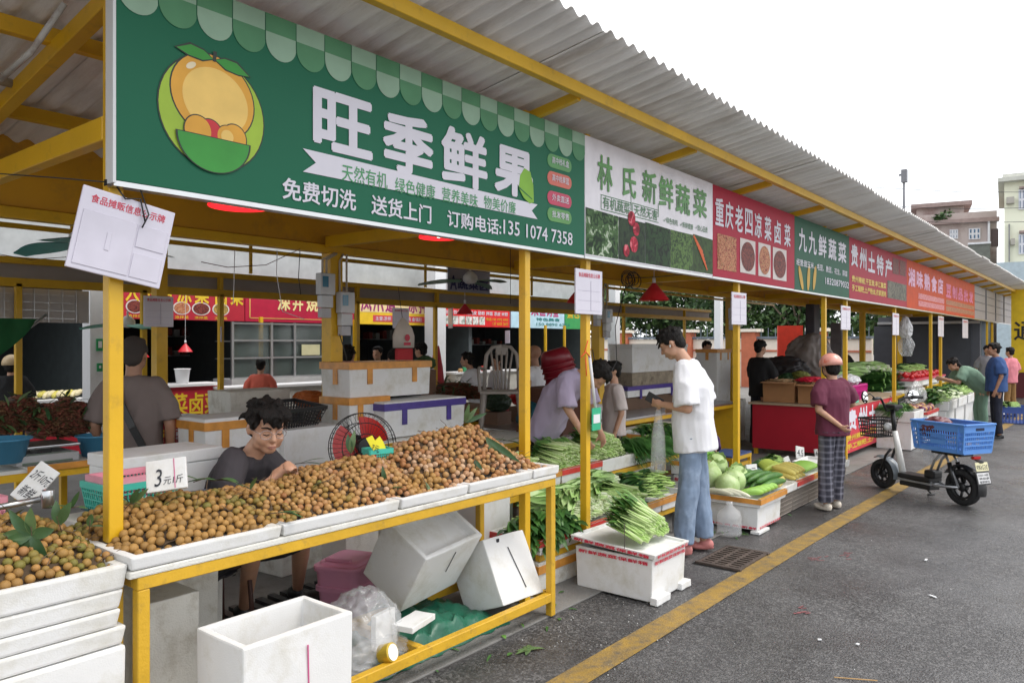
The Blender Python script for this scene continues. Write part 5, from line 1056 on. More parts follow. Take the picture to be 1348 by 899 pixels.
# ================================================================ red fan, green basket with yellow tag
FR = S("fan_red", (190, 35, 30), rough=.3); fc = PD(476, 600, 5.0); fax = (rt*.42-bk*.85+UPV*.10).normalized()
t = t_fan = thing("table_fan", "black caged electric fan with red blades behind the longans", "fan", (fc.x, fc.y, fc.z-.35))
FQ = fax.to_track_quat('Z', 'Y').to_matrix()
mb = MB()
for R_, z in ((.185, 0), (.185, .05), (.13, .085), (.07, .10), (.13, -.05), (.06, -.08)): mb.tube([fc+FQ@Vector((cos(2*pi*k/32)*R_, sin(2*pi*k/32)*R_, z)) for k in range(33)], .0028, 5, cap=False)
for k in range(40):
    a = 2*pi*k/40; C_ = lambda R_, z: fc+FQ@Vector((cos(a)*R_, sin(a)*R_, z)); mb.tube([C_(.03, .10), C_(.07, .10), C_(.13, .085), C_(.185, .05), C_(.185, 0), C_(.13, -.05), C_(.05, -.08)], .0012, 4, cap=False)
build(mb, "cage", BLACK, t, True)
mb = MB(); mb.lathe([(0, .108), (.045, .106), (.05, .095), (.05, .09)], fc, 24, 0, fax); build(mb, "cage_badge", BLACK, t)
for k in range(3):
    a0 = 2*pi*k/3; mb = MB(); vs = []
    for i in range(7):
        for j in range(7): r = .035+.13*i/6; a = a0+(j/6)*1.75*(1-.15*i/6)+.2*i/6; vs.append(fc+FQ@Vector((cos(a)*r, sin(a)*r, -.02+.05*j/6)))
    mb.add(vs, [(i*7+j, (i+1)*7+j, (i+1)*7+j+1, i*7+j+1) for i in range(6) for j in range(6)]); build(mb, "blade", FR, t, True)
mb = MB(); mb.lathe([(0, .03), (.035, .03), (.04, -.02), (.0, -.03)], fc, 20, 0, fax); build(mb, "hub", BLACK, t, True)
mb = MB(); mb.lathe([(0, -.08), (.055, -.085), (.065, -.12), (.06, -.2), (.035, -.22), (0, -.22)], fc, 24, 0, fax); build(mb, "motor", BLACK, t, True)
mb = MB(); mb.tube([fc-fax*.14, fc-fax*.14-UPV*.2, fc-fax*.12-UPV*.35], .016, 8); mb.lathe([(0, -.40), (.12, -.40), (.12, -.37), (.03, -.35), (0, -.35)], (fc-fax*.12), 24); build(mb, "stand", BLACK, t, True)
mb = MB(); q = fc-fax*.22; mb.tube([q, q+Vector((-.02, .05, .08)), PY(461, 540, 4.9), PY(458, 505, 4.88), PY(456, 470, 4.88), PY(447, 440, 4.88)], .004, 6); tag(build(mb, "fan_cable", BLACK, None, True), "black cable running from the red fan up to the socket on the column", "cable")
t_fan.scale = (1.18,)*3
t = fbox("foam box the red fan stands on behind the heaps", fc.x-.13, fc.y-.0, .012, .28, .26, fc.z-.40, 0, False, FOAMD)
def basket(label, c, w_, d_, h_, m, rz=0, nx=14, nz=4, name="plastic_basket", cat="basket", taper=.88, tiltx=0, wall=.004, group=None, solid=.0, handles=False):
    """openwork plastic basket: rim, floor, and walls woven of uprights and rings"""
    t = thing(name, label, cat, c, rot=(tiltx, 0, rz), group=group); mb = MB()
    def pt(s, z):   # s in 0..4 along the perimeter
        k = int(s) % 4; f = s-int(s); q = taper+(1-taper)*z/h_; X, Y_ = w_/2*q, d_/2*q
        return Vector(((-X+2*X*f, -Y_, z), (X, -Y_+2*Y_*f, z), (X-2*X*f, Y_, z), (-X, Y_-2*Y_*f, z))[k])
    ny = max(3, int(nx*d_/w_)); S_ = []
    for k in range(4):
        n = nx if k % 2 == 0 else ny; S_ += [k+i/n for i in range(n)]
    for s in S_: mb.beam(pt(s, .004), pt(s, h_-.004), w_/nx*.42, wall, 0, pt(s, 0)-Vector((0, 0, 1)) if False else (0, 0, 1))
    for i in range(nz+1):
        z = h_*(i/(nz)); th = .022 if i == nz else (.01 if i else .014)
        th = max(th, h_*.05)*(1.2 if i == nz else .6)
        for k in range(4): mb.beam(pt(k, z*.985), pt(k+.9999, z*.985), wall*1.6 if i < nz else wall*3, th)
    build(mb, "basket_wall", m, t, world=False); mb = MB(); mb.box((0, 0, .004), (w_*taper, d_*taper, .006)); build(mb, "basket_floor", m, t, world=False)
    if solid:
        mb = MB(); 
        for k in range(4): mb.beam(pt(k, h_*(1-solid/2)), pt(k+.9999, h_*(1-solid/2)), wall*1.2, h_*solid)
        build(mb, "rim_band", m, t, world=False)
    return t
TEAL = S("turquoise_plastic", (70, 190, 170), rough=.4, var=.05)
p = PY(497, 612, 3.12); basket("small turquoise basket holding a yellow price tag between the heaps", (p.x, p.y, 1.0), .13, .10, .07, TEAL, -.3, 10, 3)
p = PY(483, 575, 3.10); YT = S("tag_yellow", (235, 225, 50), rough=.5); t = thing("price_tag", "yellow starburst price tag standing in the turquoise basket", "price tag", (p.x, p.y, 1.02)); mb = MB()
out_ = [(482, 577), (490, 573), (494, 580), (500, 574), (505, 582), (509, 592), (512, 597), (505, 600), (494, 596), (488, 588)]; vs = [PY(x, y, 3.08) for x, y in out_]; k = len(vs)
mb.add(vs+[v+Vector((.004, .008, 0)) for v in vs], [tuple(range(k)), tuple(range(k, 2*k))[::-1]]+[(i, (i+1) % k, k+(i+1) % k, k+i) for i in range(k)]); build(mb, "tag_card", YT, t)
mb = MB(); a = PY(489, 592, 3.075); text_on(mb, "7元", a, (.9, -.1, -.42), (.25, 0, .9), .05, .035, .01); build(mb, "handwriting", PRINTDARK, t); mb = MB(); mb.bb((p.x+.03, p.y-.02, 1.02), (p.x+.08, p.y, 1.06)); build(mb, "clip", FR, t)
# ================================================================ left background behind the post
p = PY(158, 690, 3.35)
fbox("white foam box with a closed lid behind the nearest post", 1.58, 3.55, .60, .50, .32, .52, .05, False, FOAM, lid=.06); fbox("foam box supporting the closed white box behind the nearest post", 1.55, 3.58, .012, .52, .34, .58, 0, False, FOAMD)
basket("turquoise colander basket behind the longans by the nearest post", (1.52, 3.34, .93), .30, .24, .12, TEAL, .05, 16, 4); basket("pink colander nested inside the turquoise one by the post", (1.52, 3.34, 1.0), .27, .21, .075, S("pale_pink_plastic", (225, 150, 165), rough=.4), .05, 16, 3)
fbox("grubby foam box holding the turquoise colander", 1.3, 3.29, .012, .42, .25, .90, 0, False, FOAMD)
basket("pink openwork basket at the left edge behind the left heap", (.93, 3.42, .93), .22, .2, .12, S("pale_pink_plastic", (225, 150, 165), rough=.4), .1, 14, 3); fbox("foam box holding the pink basket at the left edge", .72, 3.33, .012, .40, .3, .90, 0, False, FOAMD)
t = thing("scale_arm", "steel scale arm ending in a round cup over the left heap", "scale", PY(60, 690, 3.12)); mb = MB(); mb.tube([PY(-20, 671, 3.12), PY(52, 657, 3.12)], .012, 10); build(mb, "arm", STEEL, t, True); q = PY(63, 668, 3.12); mb = MB(); mb.lathe([(0, 0), (.020, 0), (.021, .065), (.0185, .067), (.0185, .01)], q, 20); build(mb, "cup", STEEL, t, True)
BLB = S("blue_plastic_bag", (60, 130, 165), rough=.35, var=.15)
t = thing("blue_bags", "stack of folded turquoise blue plastic bags behind the boy's shoulder", "plastic bags", (2.0, 3.95, .8))
for k in range(6): mb = MB(); mb.box((2.02+random.uniform(-.02, .02), 3.98, .80+k*.026), (.42, .30, .02), random.uniform(-.05, .05)); rough(build(mb, "folded_bag", BLB, t, bevel=.006), .006, 12)
fbox("foam box under the stack of blue bags", 1.83, 3.84, .012, .42, .3, .77, 0, False, FOAMD)
mb = MB(); mb = crumple(1.35, 2.1, 3.285, 3.42, lambda x, y: 0, 20, 3, .012)
for v in mb.v: v.z += .93
tag(build(mb, "blue_film", mat("blue_film", (.03, .05, .12), rough=.25, bump=.4, bs=30), None, True), "crumpled dark blue plastic film behind the left longans", "plastic film")
# ================================================================ vegetables
G1 = mat("leaf_green", (.06, .16, .03), rough=.5, var=.25, vs=14, attr=[(.02, .075, .02), (.045, .14, .025), (.09, .22, .035), (.16, .31, .06)], coat=.1)
G2 = mat("stalk_green", (.3, .5, .12), rough=.45, var=.15, vs=12, attr=[(.16, .32, .06), (.28, .46, .10), (.42, .58, .20), (.58, .68, .36)])
G3 = mat("white_stem", (.62, .68, .45), rough=.45, var=.12, vs=12, attr=[(.40, .55, .22), (.58, .66, .40), (.68, .74, .55)])
G4 = mat("chive_green", (.05, .16, .03), rough=.5, var=.2, vs=10, attr=[(.025, .10, .02), (.05, .17, .03), (.09, .25, .05)])
G5 = mat("pale_leaf", (.3, .5, .13), rough=.5, var=.2, vs=10, attr=[(.20, .38, .09), (.36, .56, .18), (.52, .68, .32)], coat=.1)
def rnd(a, b): return random.uniform(a, b)
def bunch_mesh(kind, seed):
    random.seed(seed); mb = MB()
    if kind == 'choy':      # cut stalk ends at the origin, leaves towards +X
        for k in range(15):
            a = rnd(0, 6.28); r = rnd(0, .042); y, z = cos(a)*r, abs(sin(a)*r)+.01; L_ = rnd(.17, .24); sy = rnd(-.05, .05)+y*.8; tz = rnd(-.01, .05)
            e = Vector((L_, y+sy, z+tz)); tt = rnd(.35, 1); mb.tube([(rnd(-.008, .008), y, z), (L_*.5, y+sy*.4, z+tz*.5), e], [.0075, .0065, .004], 6, 1); 
            for _ in range(len(mb.v)-len(mb.t)): mb.t.append(tt)
            for j in range(-18, 0): mb.t[j] = tt
            for j in range(2):
                f = rnd(.62, 1); p = Vector((0, y, z)).lerp(e, f); blade(mb, p, (rnd(.6, 1), rnd(-.5, .5), rnd(-.1, .6)), UPV, rnd(.06, .11), rnd(.028, .045), rnd(0, .35), .25, 4, rnd(.2, 1), 0)
        mats = [G1, G2]
    elif kind == 'bok':     # pale swollen bases
        for k in range(4):
            y = rnd(-.05, .05); z = rnd(.015, .04)
            for j in range(6):
                a = j*1.05; mb.ell((.03, y+cos(a)*.012, z+sin(a)*.012), (.038, .011, .008), 8, 5, Matrix.Rotation(rnd(-.3, .3), 3, 'Z'), 1, rnd(0, 1))
                e = Vector((.12, y+cos(a)*.03+rnd(-.02, .02), z+sin(a)*.02)); mb.tube([(.05, y+cos(a)*.014, z+sin(a)*.012), e], [.006, .004], 5, 1)
                for q in range(-10, 0): mb.t[q] = .6
                blade(mb, e-Vector((.01, 0, 0)), (1, rnd(-.4, .4), rnd(0, .5)), UPV, rnd(.06, .10), rnd(.035, .055), rnd(.1, .5), .3, 4, rnd(.2, .8), 0)
        mats = [G1, G3]
    elif kind == 'chive':
        for k in range(46):
            a = rnd(0, 6.28); r = rnd(0, .035); y, z = cos(a)*r, abs(sin(a)*r)+.008; L_ = rnd(.22, .34); blade(mb, (0, y, z), (1, y*3+rnd(-.16, .16), rnd(-.05, .22)), UPV, L_, .009, rnd(.05, .45), .3, 5, rnd(0, 1), 0)
        mb.lathe([(.030, 0), (.032, .006), (.030, .012)], (.07, 0, .02), 12, 1, (1, 0, 0)); mats = [G4, G2]
    elif kind == 'napa':    # long pale head
        mb.ell((.13, 0, .05), (.12, .048, .045), 14, 10, None, 1, .7)
        for k in range(16):
            a = k*.7; s = rnd(.0, .08); p = Vector((s, cos(a)*.035, .05+sin(a)*.032)); blade(mb, p, (1, cos(a)*.18, sin(a)*.14), (0, cos(a), sin(a)), rnd(.20, .28), rnd(.07, .09), .12, .35, 6, rnd(.2, 1), 0)
        for k in range(6): a = k*1.05; mb.ell((.02, cos(a)*.02, .05+sin(a)*.02), (.05, .02, .012), 8, 5, None, 2, .8)
        mats = [G5, G5, G3]
    elif kind == 'dark':    # limp dark leaves
        for k in range(20):
            y = rnd(-.06, .06); z = rnd(.01, .06); tt = rnd(.3, .8); mb.tube([(rnd(0, .03), y, z), (.14, y+rnd(-.03, .03), z+rnd(0, .03))], [.005, .003], 5, 1)
            for q in range(-10, 0): mb.t[q] = tt
            blade(mb, (.11, y, z+.01), (1, rnd(-.6, .6), rnd(-.1, .5)), UPV, rnd(.09, .15), rnd(.04, .06), rnd(.2, .7), .3, 4, rnd(0, .5), 0)
        mats = [G1, G2]
    me = mb.mesh("bunch_"+kind, mats, True); return me
BM = {k: [bunch_mesh(k, 11*i+hash_) for i in range(3)] for hash_, k in enumerate(('choy', 'bok', 'chive', 'napa', 'dark'))}
random.seed(21)
def lay(kind, name, label, cat, x0, x1, y0, y1, z, n, head, layers=3, lift=.035, s=1.0, jit=.25, pitch=0.0, mound=0.0, rows=None):
    """n bunches laid in layers over a rectangle, cut ends pointing back along -head"""
    rows = rows or max(1, int(round((y1-y0)/.16))); cols = max(1, int(math.ceil(n/(rows*layers)))); c = 0
    for l in range(layers):
        for r in range(rows):
            for q in range(cols):
                if c >= n: return
                c += 1; fx = (q+.5+rnd(-.2, .2)+(l % 2)*.3)/cols; fy = (r+.5+rnd(-.15, .15))/rows; sh = 1-.12*l
                o = bpy.data.objects.new(name, random.choice(BM[kind])); COL.objects.link(o)
                cx_, cy_ = (x0+x1)/2, (y0+y1)/2
                o.location = (cx_+(x0+(x1-x0)*min(1, fx)-cx_)*sh, cy_+(y0+(y1-y0)*fy-cy_)*sh, z+l*lift+mound*(1-abs(2*fx-1)**2)+.04*fy*(y1 > y0)*0)
                o.rotation_euler = (rnd(-.2, .2), -pitch+rnd(-.12, .12), head+rnd(-jit, jit)); o.scale = (s*rnd(.9, 1.1),)*3
                tag(o, label, cat, "bunches: "+label)
ORT = TAPE
def bin_(label, x0, x1, y0, y1, z, h_, tape=None, m=None, hi=True, wall=.022):
    t = thing("foam_bin", label, "foam box", (x0, y0, z)); o = build(shell((x0, y0, z+h_), (x1-x0, 0, 0), (0, y1-y0, 0), (0, 0, -h_), wall, True, .5), "bin_body", m or FOAM, t, bevel=.006, fix=True); rough(o, .002)
    if tape:
        mb = MB(); mb.bb((x0-.004, y0-.004, z+h_-.045), (x1+.004, y0-.001, z+h_-.004)); mb.bb((x0-.004, y0-.001, z+h_-.045), (x0-.001, y1, z+h_-.004)); mb.bb((x0-.003, y0-.004, z+h_+.001), (x1+.003, y0+.024, z+h_+.003)); build(mb, "tape_band", tape, t)
    return t
def pedestal(x, y, w_, d_, z, label, m=None): return fbox(label, x, y, .012, w_, d_, z-.014, 0, False, m or FOAMD, hi=False)
# ---- green grocer's stall, two tiers
U0, U1, L0 = 3.42, 3.95, 2.97
t = thing("grocer_rack", "two tier yellow and steel rack under the leafy vegetable bins", "rack", (5, 3.4, 0))
for z, y0, y1, xa, xb in ((.245, L0+.02, 3.4, 4.0, 6.0), (.535, U0, 4.3, 4.2, 7.2)):
    for y in (y0, y1-.04): mb = MB(); mb.bb((xa, y, z-.04), (xb, y+.035, z)); build(mb, "rail", YELW, t)
    for x in (xa+.02, (xa+xb)/2, xb-.06):
        for y in (y0, y1-.04): mb = MB(); mb.bb((x, y+.003, .012), (x+.035, y+.032, z-.041)); build(mb, "leg", STEEL, t)
for a, b_, l, tp in ((3.98, 4.57, "lower bin of dark leafy greens at the stall's left end", REDT), (4.58, 5.10, "lower bin of pale stemmed bok choy behind the street box", REDT), (5.11, 5.66, "lower bin of long pale choy stalks beside the young man's legs", ORT), (5.67, 6.2, "lower bin of broad dark leaves behind the young man", ORT)): bin_(l, a, b_, L0, 3.42, .25, .10, tp)
for a, b_, l, tp in ((4.22, 4.86, "upper bin of long light green stalks right of the longan table", ORT), (4.87, 5.45, "upper bin of choy sum with cut ends facing out behind the middle post", REDT), (5.46, 6.02, "upper white bin of dark choy sum with cut ends facing out", None), (6.03, 6.70, "upper bin of drooping chives beside the young man", ORT)): bin_(l, a, b_, U0, U1, .54, .11, tp)
lay('dark', 'greens_bunch', "limp bunch of dark leafy greens in the lower left bin", "greens", 4.05, 4.5, 3.08, 3.38, .31, 30, -2.4, 4, s=1.1)
lay('choy', 'greens_bunch', "pale choy bunch at the front of the lower left bin", "greens", 4.35, 4.65, 2.98, 3.1, .33, 6, 2.3, 2, s=.95)
lay('bok', 'bok_choy_bunch', "bunch of white stemmed bok choy in the lower middle bin", "bok choy", 4.62, 5.08, 3.0, 3.24, .335, 40, 1.75, 4, s=1.15, jit=.5)
lay('choy', 'greens_bunch', "bunch of long pale stalks in the lower bin by the young man", "greens", 5.14, 5.62, 3.0, 3.3, .325, 34, 2.3, 4, s=1.1, jit=.2)
lay('napa', 'chinese_cabbage', "long pale Chinese cabbage lying above the bok choy", "cabbage", 4.62, 5.15, 3.20, 3.42, .41, 12, 3.2, 2, s=1.15, jit=.6); lay('napa', 'chinese_cabbage', "pale Chinese cabbage lying above the long stalks", "cabbage", 5.2, 5.6, 3.24, 3.42, .42, 7, 2.9, 2, s=1.2)
lay('dark', 'greens_bunch', "broad dark leaves in the lower bin behind the young man", "greens", 5.7, 6.15, 3.05, 3.4, .34, 22, 2.6, 4, s=1.2)
lay('choy', 'greens_bunch', "bunch of long light stalks in the upper left bin", "greens", 4.3, 4.82, 3.46, 3.78, .62, 40, 2.75, 5, s=1.15, jit=.2, pitch=-.1, lift=.03)
lay('choy', 'choy_sum_bunch', "choy sum bunch with cut ends out in the upper bin behind the middle post", "choy sum", 4.92, 5.42, 3.43, 3.62, .61, 36, 1.57, 5, s=1.1, jit=.12, lift=.038)
lay('choy', 'choy_sum_bunch', "choy sum bunch with cut ends out in the upper white bin", "choy sum", 5.5, 5.98, 3.43, 3.62, .62, 38, 1.62, 5, s=1.15, jit=.12, lift=.04)
lay('chive', 'chive_bunch', "bunch of chives drooping over the upper bin beside the young man", "chives", 6.05, 6.65, 3.46, 3.75, .66, 26, -1.9, 3, s=1.1, jit=.5, pitch=-.15)
# side box stacked at the left foot
for z, l in ((.0, "lowest taped foam box at the foot of the vegetable rack's left end"),): fbox(l, 3.98, 2.985, .012, .58, .36, .19, 0, False, FOAMD, TAPE, sides=False, lid=.05)
fbox("grubby foam box under the rack behind the street box", 4.62, 3.05, .012, .5, .35, .18, 0, False, FOAMD, TAPE, sides=False, lid=.05)
fbox("tall white foam box between the longan table and the vegetable rack", 3.86, 3.40, .012, .34, .5, .55, 0, False, FOAM)
# ---- street box with choy sum
t = fbox("white foam box of choy sum standing on the asphalt edge", 4.255, 2.30, .012, .46, .58, .27, 0, True, FOAM, redprint="新鲜蔬菜保鲜箱", depth=.5)
t = thing("skewed_foam_tray", "white printed lid lying askew on the street box under the choy sum", "foam tray", (4.23, 2.27, .288), rot=(radians(3.2), radians(.8), .02))
o = build(shell((0, 0, .035), (.50, 0, 0), (0, .63, 0), (0, 0, -.035), .022, True, .5), "tray_body", FOAM, t, bevel=.005, world=False, fix=True); rough(o, .002)
mb = MB(); text_on(mb, "新鲜蔬菜绿色食品", (.03, -.003, .006), EXV, EZV, .44, .022, .02); text_on(mb, "新鲜蔬菜保鲜箱", (-.003, .6, .006), (0, -1, 0), EZV, .56, .022, .02); build(mb, "box_print", PRINTRED, t, world=False)
lay('choy', 'choy_sum_bunch', "choy sum bunch piled on the lid of the street box", "choy sum", 4.30, 4.72, 2.34, 2.52, .345, 34, 1.95, 5, s=1.0, jit=.22, lift=.026, pitch=.38)
lay('dark', 'greens_bunch', "dark leaves showing between the street box and its lid", "greens", 4.42, 4.60, 2.40, 2.6, .18, 8, 1.57, 1, s=1.0)
mb = MB(); p = PG(822, 722, .33); mb.tube([p, p+UPV*.16], .0025, 6); tag(build(mb, "metal_rod", IRON, None, True), "thin rusty rod standing in the street box lid", "rod")
mb = MB(); mb.bb((4.24, 2.26, .004), (4.42, 2.31, .05)); mb.bb((4.62, 2.28, .004), (4.76, 2.34, .05)); o = build(mb, "foam_offcut", FOAM, None, bevel=.006); tag(rough(o, .004), "broken foam scraps propping the street box", "foam piece")
# ---- counter behind the upper tier with scales, tray of greens and bags
t = thing("steel_counter", "stainless steel topped yellow counter behind the leafy vegetables", "counter", (7, 4.7, 0))
mb = MB(); mb.bb((5.9, 4.45, .74), (10.9, 5.35, .765)); build(mb, "top", STEEL, t, bevel=.003); mb = MB(); mb.bb((5.9, 4.46, .69), (10.9, 5.34, .739)); build(mb, "rail", YEL, t)
for x in (5.95, 8.4, 10.8): mb = MB(); mb.bb((x, 4.5, .012), (x+.05, 5.3, .689)); build(mb, "leg", YEL, t)
bin_("bin of coriander on the upper tier left of the young man's arm", 6.75, 7.35, 3.6, 4.1, .62, .10, ORT); lay('dark', 'greens_bunch', "bunch of coriander in the bin left of the young man's arm", "greens", 6.8, 7.3, 3.65, 4.0, .70, 16, -2.0, 2, s=1.0)
bag("white plastic bag over a green tray on the steel counter", (7.2, 4.7, .86), (.26, .18, .10), WBAG, 11); bag("scrunched clear bags on the upper tier behind the choy sum", (6.2, 4.1, .70), (.42, .12, .07), CLR, 12)
t = thing("plastic_bowls", "stack of white plastic bowls behind the choy sum", "bowls", (5.75, 4.05, .64)); 
for k in range(4): mb = MB(); mb.lathe([(0, 0), (.09, 0), (.13, .04), (.127, .042), (.088, .006), (0, .006)], (5.75, 4.05, .66+k*.018), 24); build(mb, "bowl", WHITEP, t, True)
mb = MB(); mb.bb((5.4, 3.98, .012), (7.4, 4.3, .62)); o = build(mb, "back_bench", FOAMD, None, bevel=.01); tag(o, "low pale bench behind the upper vegetable bins", "bench")
def sstack(px0, px1, ytop, ybot, Y, label, m=None, tape=None, deep=.35, lid=.05, seed=0):
    """foam box whose front face covers photo columns px0..px1 and rows ytop..ybot (rows at px0) on plane Y"""
    a, b_ = PY(px0, ybot, Y), PY(px1, ybot, Y); zt_ = PY(px0, ytop, Y).z
    return fbox(label, a.x, Y, a.z, b_.x-a.x, deep, zt_-a.z, 0, False, m or FOAM, tape, sides=bool(tape), lid=lid)
sstack(832, 905, 453, 491, 5.0, "tall white foam box on the counter left of the young man's head", FOAM, None); sstack(832, 900, 491, 510, 4.98, "dirty stained foam box under the tall white one", mat("stained_foam", (.30, .25, .18), rough=.8, var=.3, vs=8, dirt=(.12, .09, .06), ds=6), None, lid=0); sstack(826, 900, 510, 524, 4.96, "white foam box with purple tape at the bottom of the counter stack", FOAM, PURT, lid=.02)
mb = MB(); mb.bb((Xat(826, 4.96), 4.98, .766), (Xat(900, 4.96), 5.3, PY(826, 525, 4.96).z)); tag(build(mb, "brown_board", S("brown_board", (95, 70, 50)), None), "brown board under the foam box stack on the steel counter", "board")
sstack(944, 962, 462, 530, 4.9, "white foam box by the column right of the young man", FOAM, TAPE, lid=0); pedestal(11.2, 4.95, 1.2, .3, .70, "grubby foam box under the white box by the far column")
# ---- limes by the young man
bin_("taped bin of green limes right of the young man", 6.45, 6.85, 2.98, 3.3, .42, .13, ORT); fbox("white printed foam box under the limes", 6.47, 3.0, .012, .37, .28, .40, 0, False, FOAM, redprint="新鲜水果")
LIME = S("lime_green", (110, 165, 60), rough=.4, rnd=.2); me = MB().ell((0, 0, 0), (.030, .030, .036), 12, 8).mesh("lime", [LIME], True)
for k in range(44):
    o = bpy.data.objects.new("lime", me); COL.objects.link(o); l = k//18; i = k % 18 if l < 2 else k-36; o.location = (6.50+(i % 6)*.058+rnd(-.008, .008), 3.03+(i//6)*.07+rnd(-.01, .01)+l*.02, .555+l*.05); o.rotation_euler = (rnd(0, 3), rnd(0, 3), 0); tag(o, "green lime heaped in the bin right of the young man", "lime", "limes in the bin")
# ---- cabbage and gourd boxes on the road edge
t = fbox("white foam box under the cabbages, red print along its foot", 6.38, 2.44, .03, .56, .55, .20, 0, False, FOAM, None, lid=0); mb = MB(); text_on(mb, "新鲜蔬菜绿色食品保鲜", (6.41, 2.435, .04), EXV, EZV, .5, .022, .02); text_on(mb, "绿色食品新鲜", (6.375, 2.9, .04), (0, -1, 0), EZV, .45, .022, .02); build(mb, "box_print", PRINTRED, t)
bin_("tray of cabbages and cucumbers on the white box by the drain", 6.34, 6.98, 2.40, 3.05, .235, .075, ORT)
mb = MB(); mb.bb((6.36, 2.42, .004), (6.6, 2.5, .028)); tag(rough(build(mb, "foam_offcut", FOAM, None, bevel=.004)), "flat foam scrap under the cabbage box", "foam piece")
CAB = mat("cabbage_skin", (.38, .52, .20), rough=.5, var=.18, vs=5, dirt=(.55, .66, .38), ds=9, dlo=.45, dhi=.7, bump=.4, bs=14)
def cab_mesh():
    mb = MB(); V_, F_ = ico(4); mb.add([v*(1+.03*noise.noise(v*3))*.108 for v in V_], F_)
    for k in range(9):
        a = k*.7; q = Vector((cos(a), sin(a), .1*(k % 3))); up_ = q
        for j in range(1): blade(mb, q*.07+Vector((0, 0, -.08)), (cos(a)*.15, sin(a)*.15, 1), up_, .19, .14, .18, -.25, 6, .5)
    return mb.mesh("cabbage", [CAB], True)
cm = cab_mesh()
for x, y, z, l in ((6.50, 2.93, .44, "round cabbage at the back left of the cabbage tray"), (6.72, 2.97, .50, "round cabbage topmost in the cabbage tray, beside the post"), (6.44, 2.74, .38, "pale round cabbage at the left front of the tray"), (6.63, 2.76, .39, "round cabbage next to the price card"), (6.80, 2.80, .40, "cabbage half hidden behind the cucumbers")): o = bpy.data.objects.new("cabbage", cm); COL.objects.link(o); o.location = (x, y, z); o.rotation_euler = (rnd(-.5, .5), rnd(-.5, .5), rnd(0, 6)); tag(o, l, "cabbage")
def gourd(label, name, cat, p, q, r, m, bend=.03, group=None):
    p, q = Vector(p), Vector(q); n = 10; pts = [p.lerp(q, i/n)+UPV*bend*sin(pi*i/n) for i in range(n+1)]; mb = MB(); mb.tube(pts, [r*(max(.05, sin(pi*min(1, max(0, (i+.25)/(n+.5)))))**.35) for i in range(n+1)], 12); return tag(build(mb, name, m, None, True), label, cat, group)
CUC = mat("cucumber_green", (.06, .17, .03), rough=.45, var=.3, vs=4, dirt=(.16, .30, .08), ds=14, dlo=.5, dhi=.7, stretch=(1, 4, 4)); LUF = S("luffa_green", (140, 185, 80), rough=.5, var=.2, bump=.4, bs=60); CORN = S("corn_husk_yellow", (215, 200, 110), rough=.5, var=.15, bump=.4, bs=50); RAD = S("radish_white", (225, 225, 200), rough=.45); BIT = S("bitter_gourd", (170, 190, 80), rough=.5, bump=.6, bs=40)
for k in range(8): l, i = divmod(k, 4); gourd("long dark green cucumber in the pile right of the cabbages", "cucumber", "cucumber", (6.62+.02*l+i*.02, 2.52+i*.085+l*.03, .345+l*.055), (7.10+i*.01, 2.46+i*.085+l*.03, .36+l*.05), .034, CUC, .02, "dark cucumbers on the cabbage tray")
for k in range(5): gourd("short light green gourd at the front of the cabbage tray", "gourd", "gourd", (6.38+k*.085, 2.60-.02*k, .34), (6.50+k*.085, 2.44, .345), .033, LUF, .01, "light green gourds")
for k in range(3): gourd("white radish at the left end of the cabbage tray", "radish", "radish", (6.36, 2.9-.07*k, .33+.012*k), (6.30, 2.62-.07*k, .335), .024, RAD, .01, "white radishes")
# crates of gourds and corn
CRG = S("grey_crate", (165, 155, 145), rough=.6, var=.1)
for k, (x, w_, l) in enumerate(((7.0, .46, "first grey crate right of the cabbage box"), (7.48, .46, "second grey crate under the corn tray"), (7.96, .46, "third grey crate behind the helmeted shopper's shoes"), (8.75, .5, "grey crate under the bean tray beyond the helmeted shopper"))):
    basket(l, (x+w_/2, 2.72, .012), w_, .42, .21, CRG, 0, 12, 5, "plastic_crate", "crate", .94)
    bin_(l.replace("grey crate", "foam tray on the grey crate"), x-.01, x+w_, 2.46, 2.95, .225, .07, (None, REDT, ORT, None)[k])
for k in range(7): gourd("yellow bitter gourd in the first foam tray right of the cucumbers", "gourd", "gourd", (7.06+k*.055, 2.5+.01*k, .30), (7.10+k*.055, 2.72, .33), .034, CORN, .02, "yellow gourds beside the cucumbers")
for k in range(8): l, i = divmod(k, 4); gourd("pale yellow corn cob in the corn tray", "corn_cob", "corn", (7.52+i*.09, 2.5, .31+l*.05), (7.54+i*.1, 2.74, .35+l*.05), .03, CORN, .01, "corn cobs in the tray")
for k in range(6): gourd("greenish ridged gourd behind the corn tray", "gourd", "gourd", (7.5+k*.05, 2.8+.03*k, .37), (7.86+k*.03, 2.72+.035*k, .36), .04, BIT, .02, "ridged gourds")
for k in range(9): gourd("small green gourd near the shopper's knee", "gourd", "gourd", (8.0+.05*k, 2.55, .32), (8.02+.05*k, 2.78, .34), .026, LUF, .01, "small gourds by the shopper")
lay('dark', 'greens_bunch', "bunch of herbs at the back of the third tray", "greens", 7.9, 8.4, 2.85, 3.0, .30, 10, 2.6, 2)
for k in range(14): gourd("light green long bean bundle in the tray beyond the shopper", "long_bean", "beans", (8.78+.03*(k % 7), 2.52+.02*(k//7), .31+.012*(k//7)), (9.15+.02*(k % 7), 2.6, .315), .012, LUF, .005, "long beans")
basket("round teal basin behind the cucumbers", (7.45, 3.2, .18), .42, .3, .13, S("teal_basin", (40, 160, 140)), 0, 26, 8, "plastic_basin", "basin", .8, wall=.006, solid=1)
mb = crumple(7.0, 7.7, 2.78, 3.05, lambda x, y: 0, 18, 4, .012)
for v in mb.v: v.z += .34
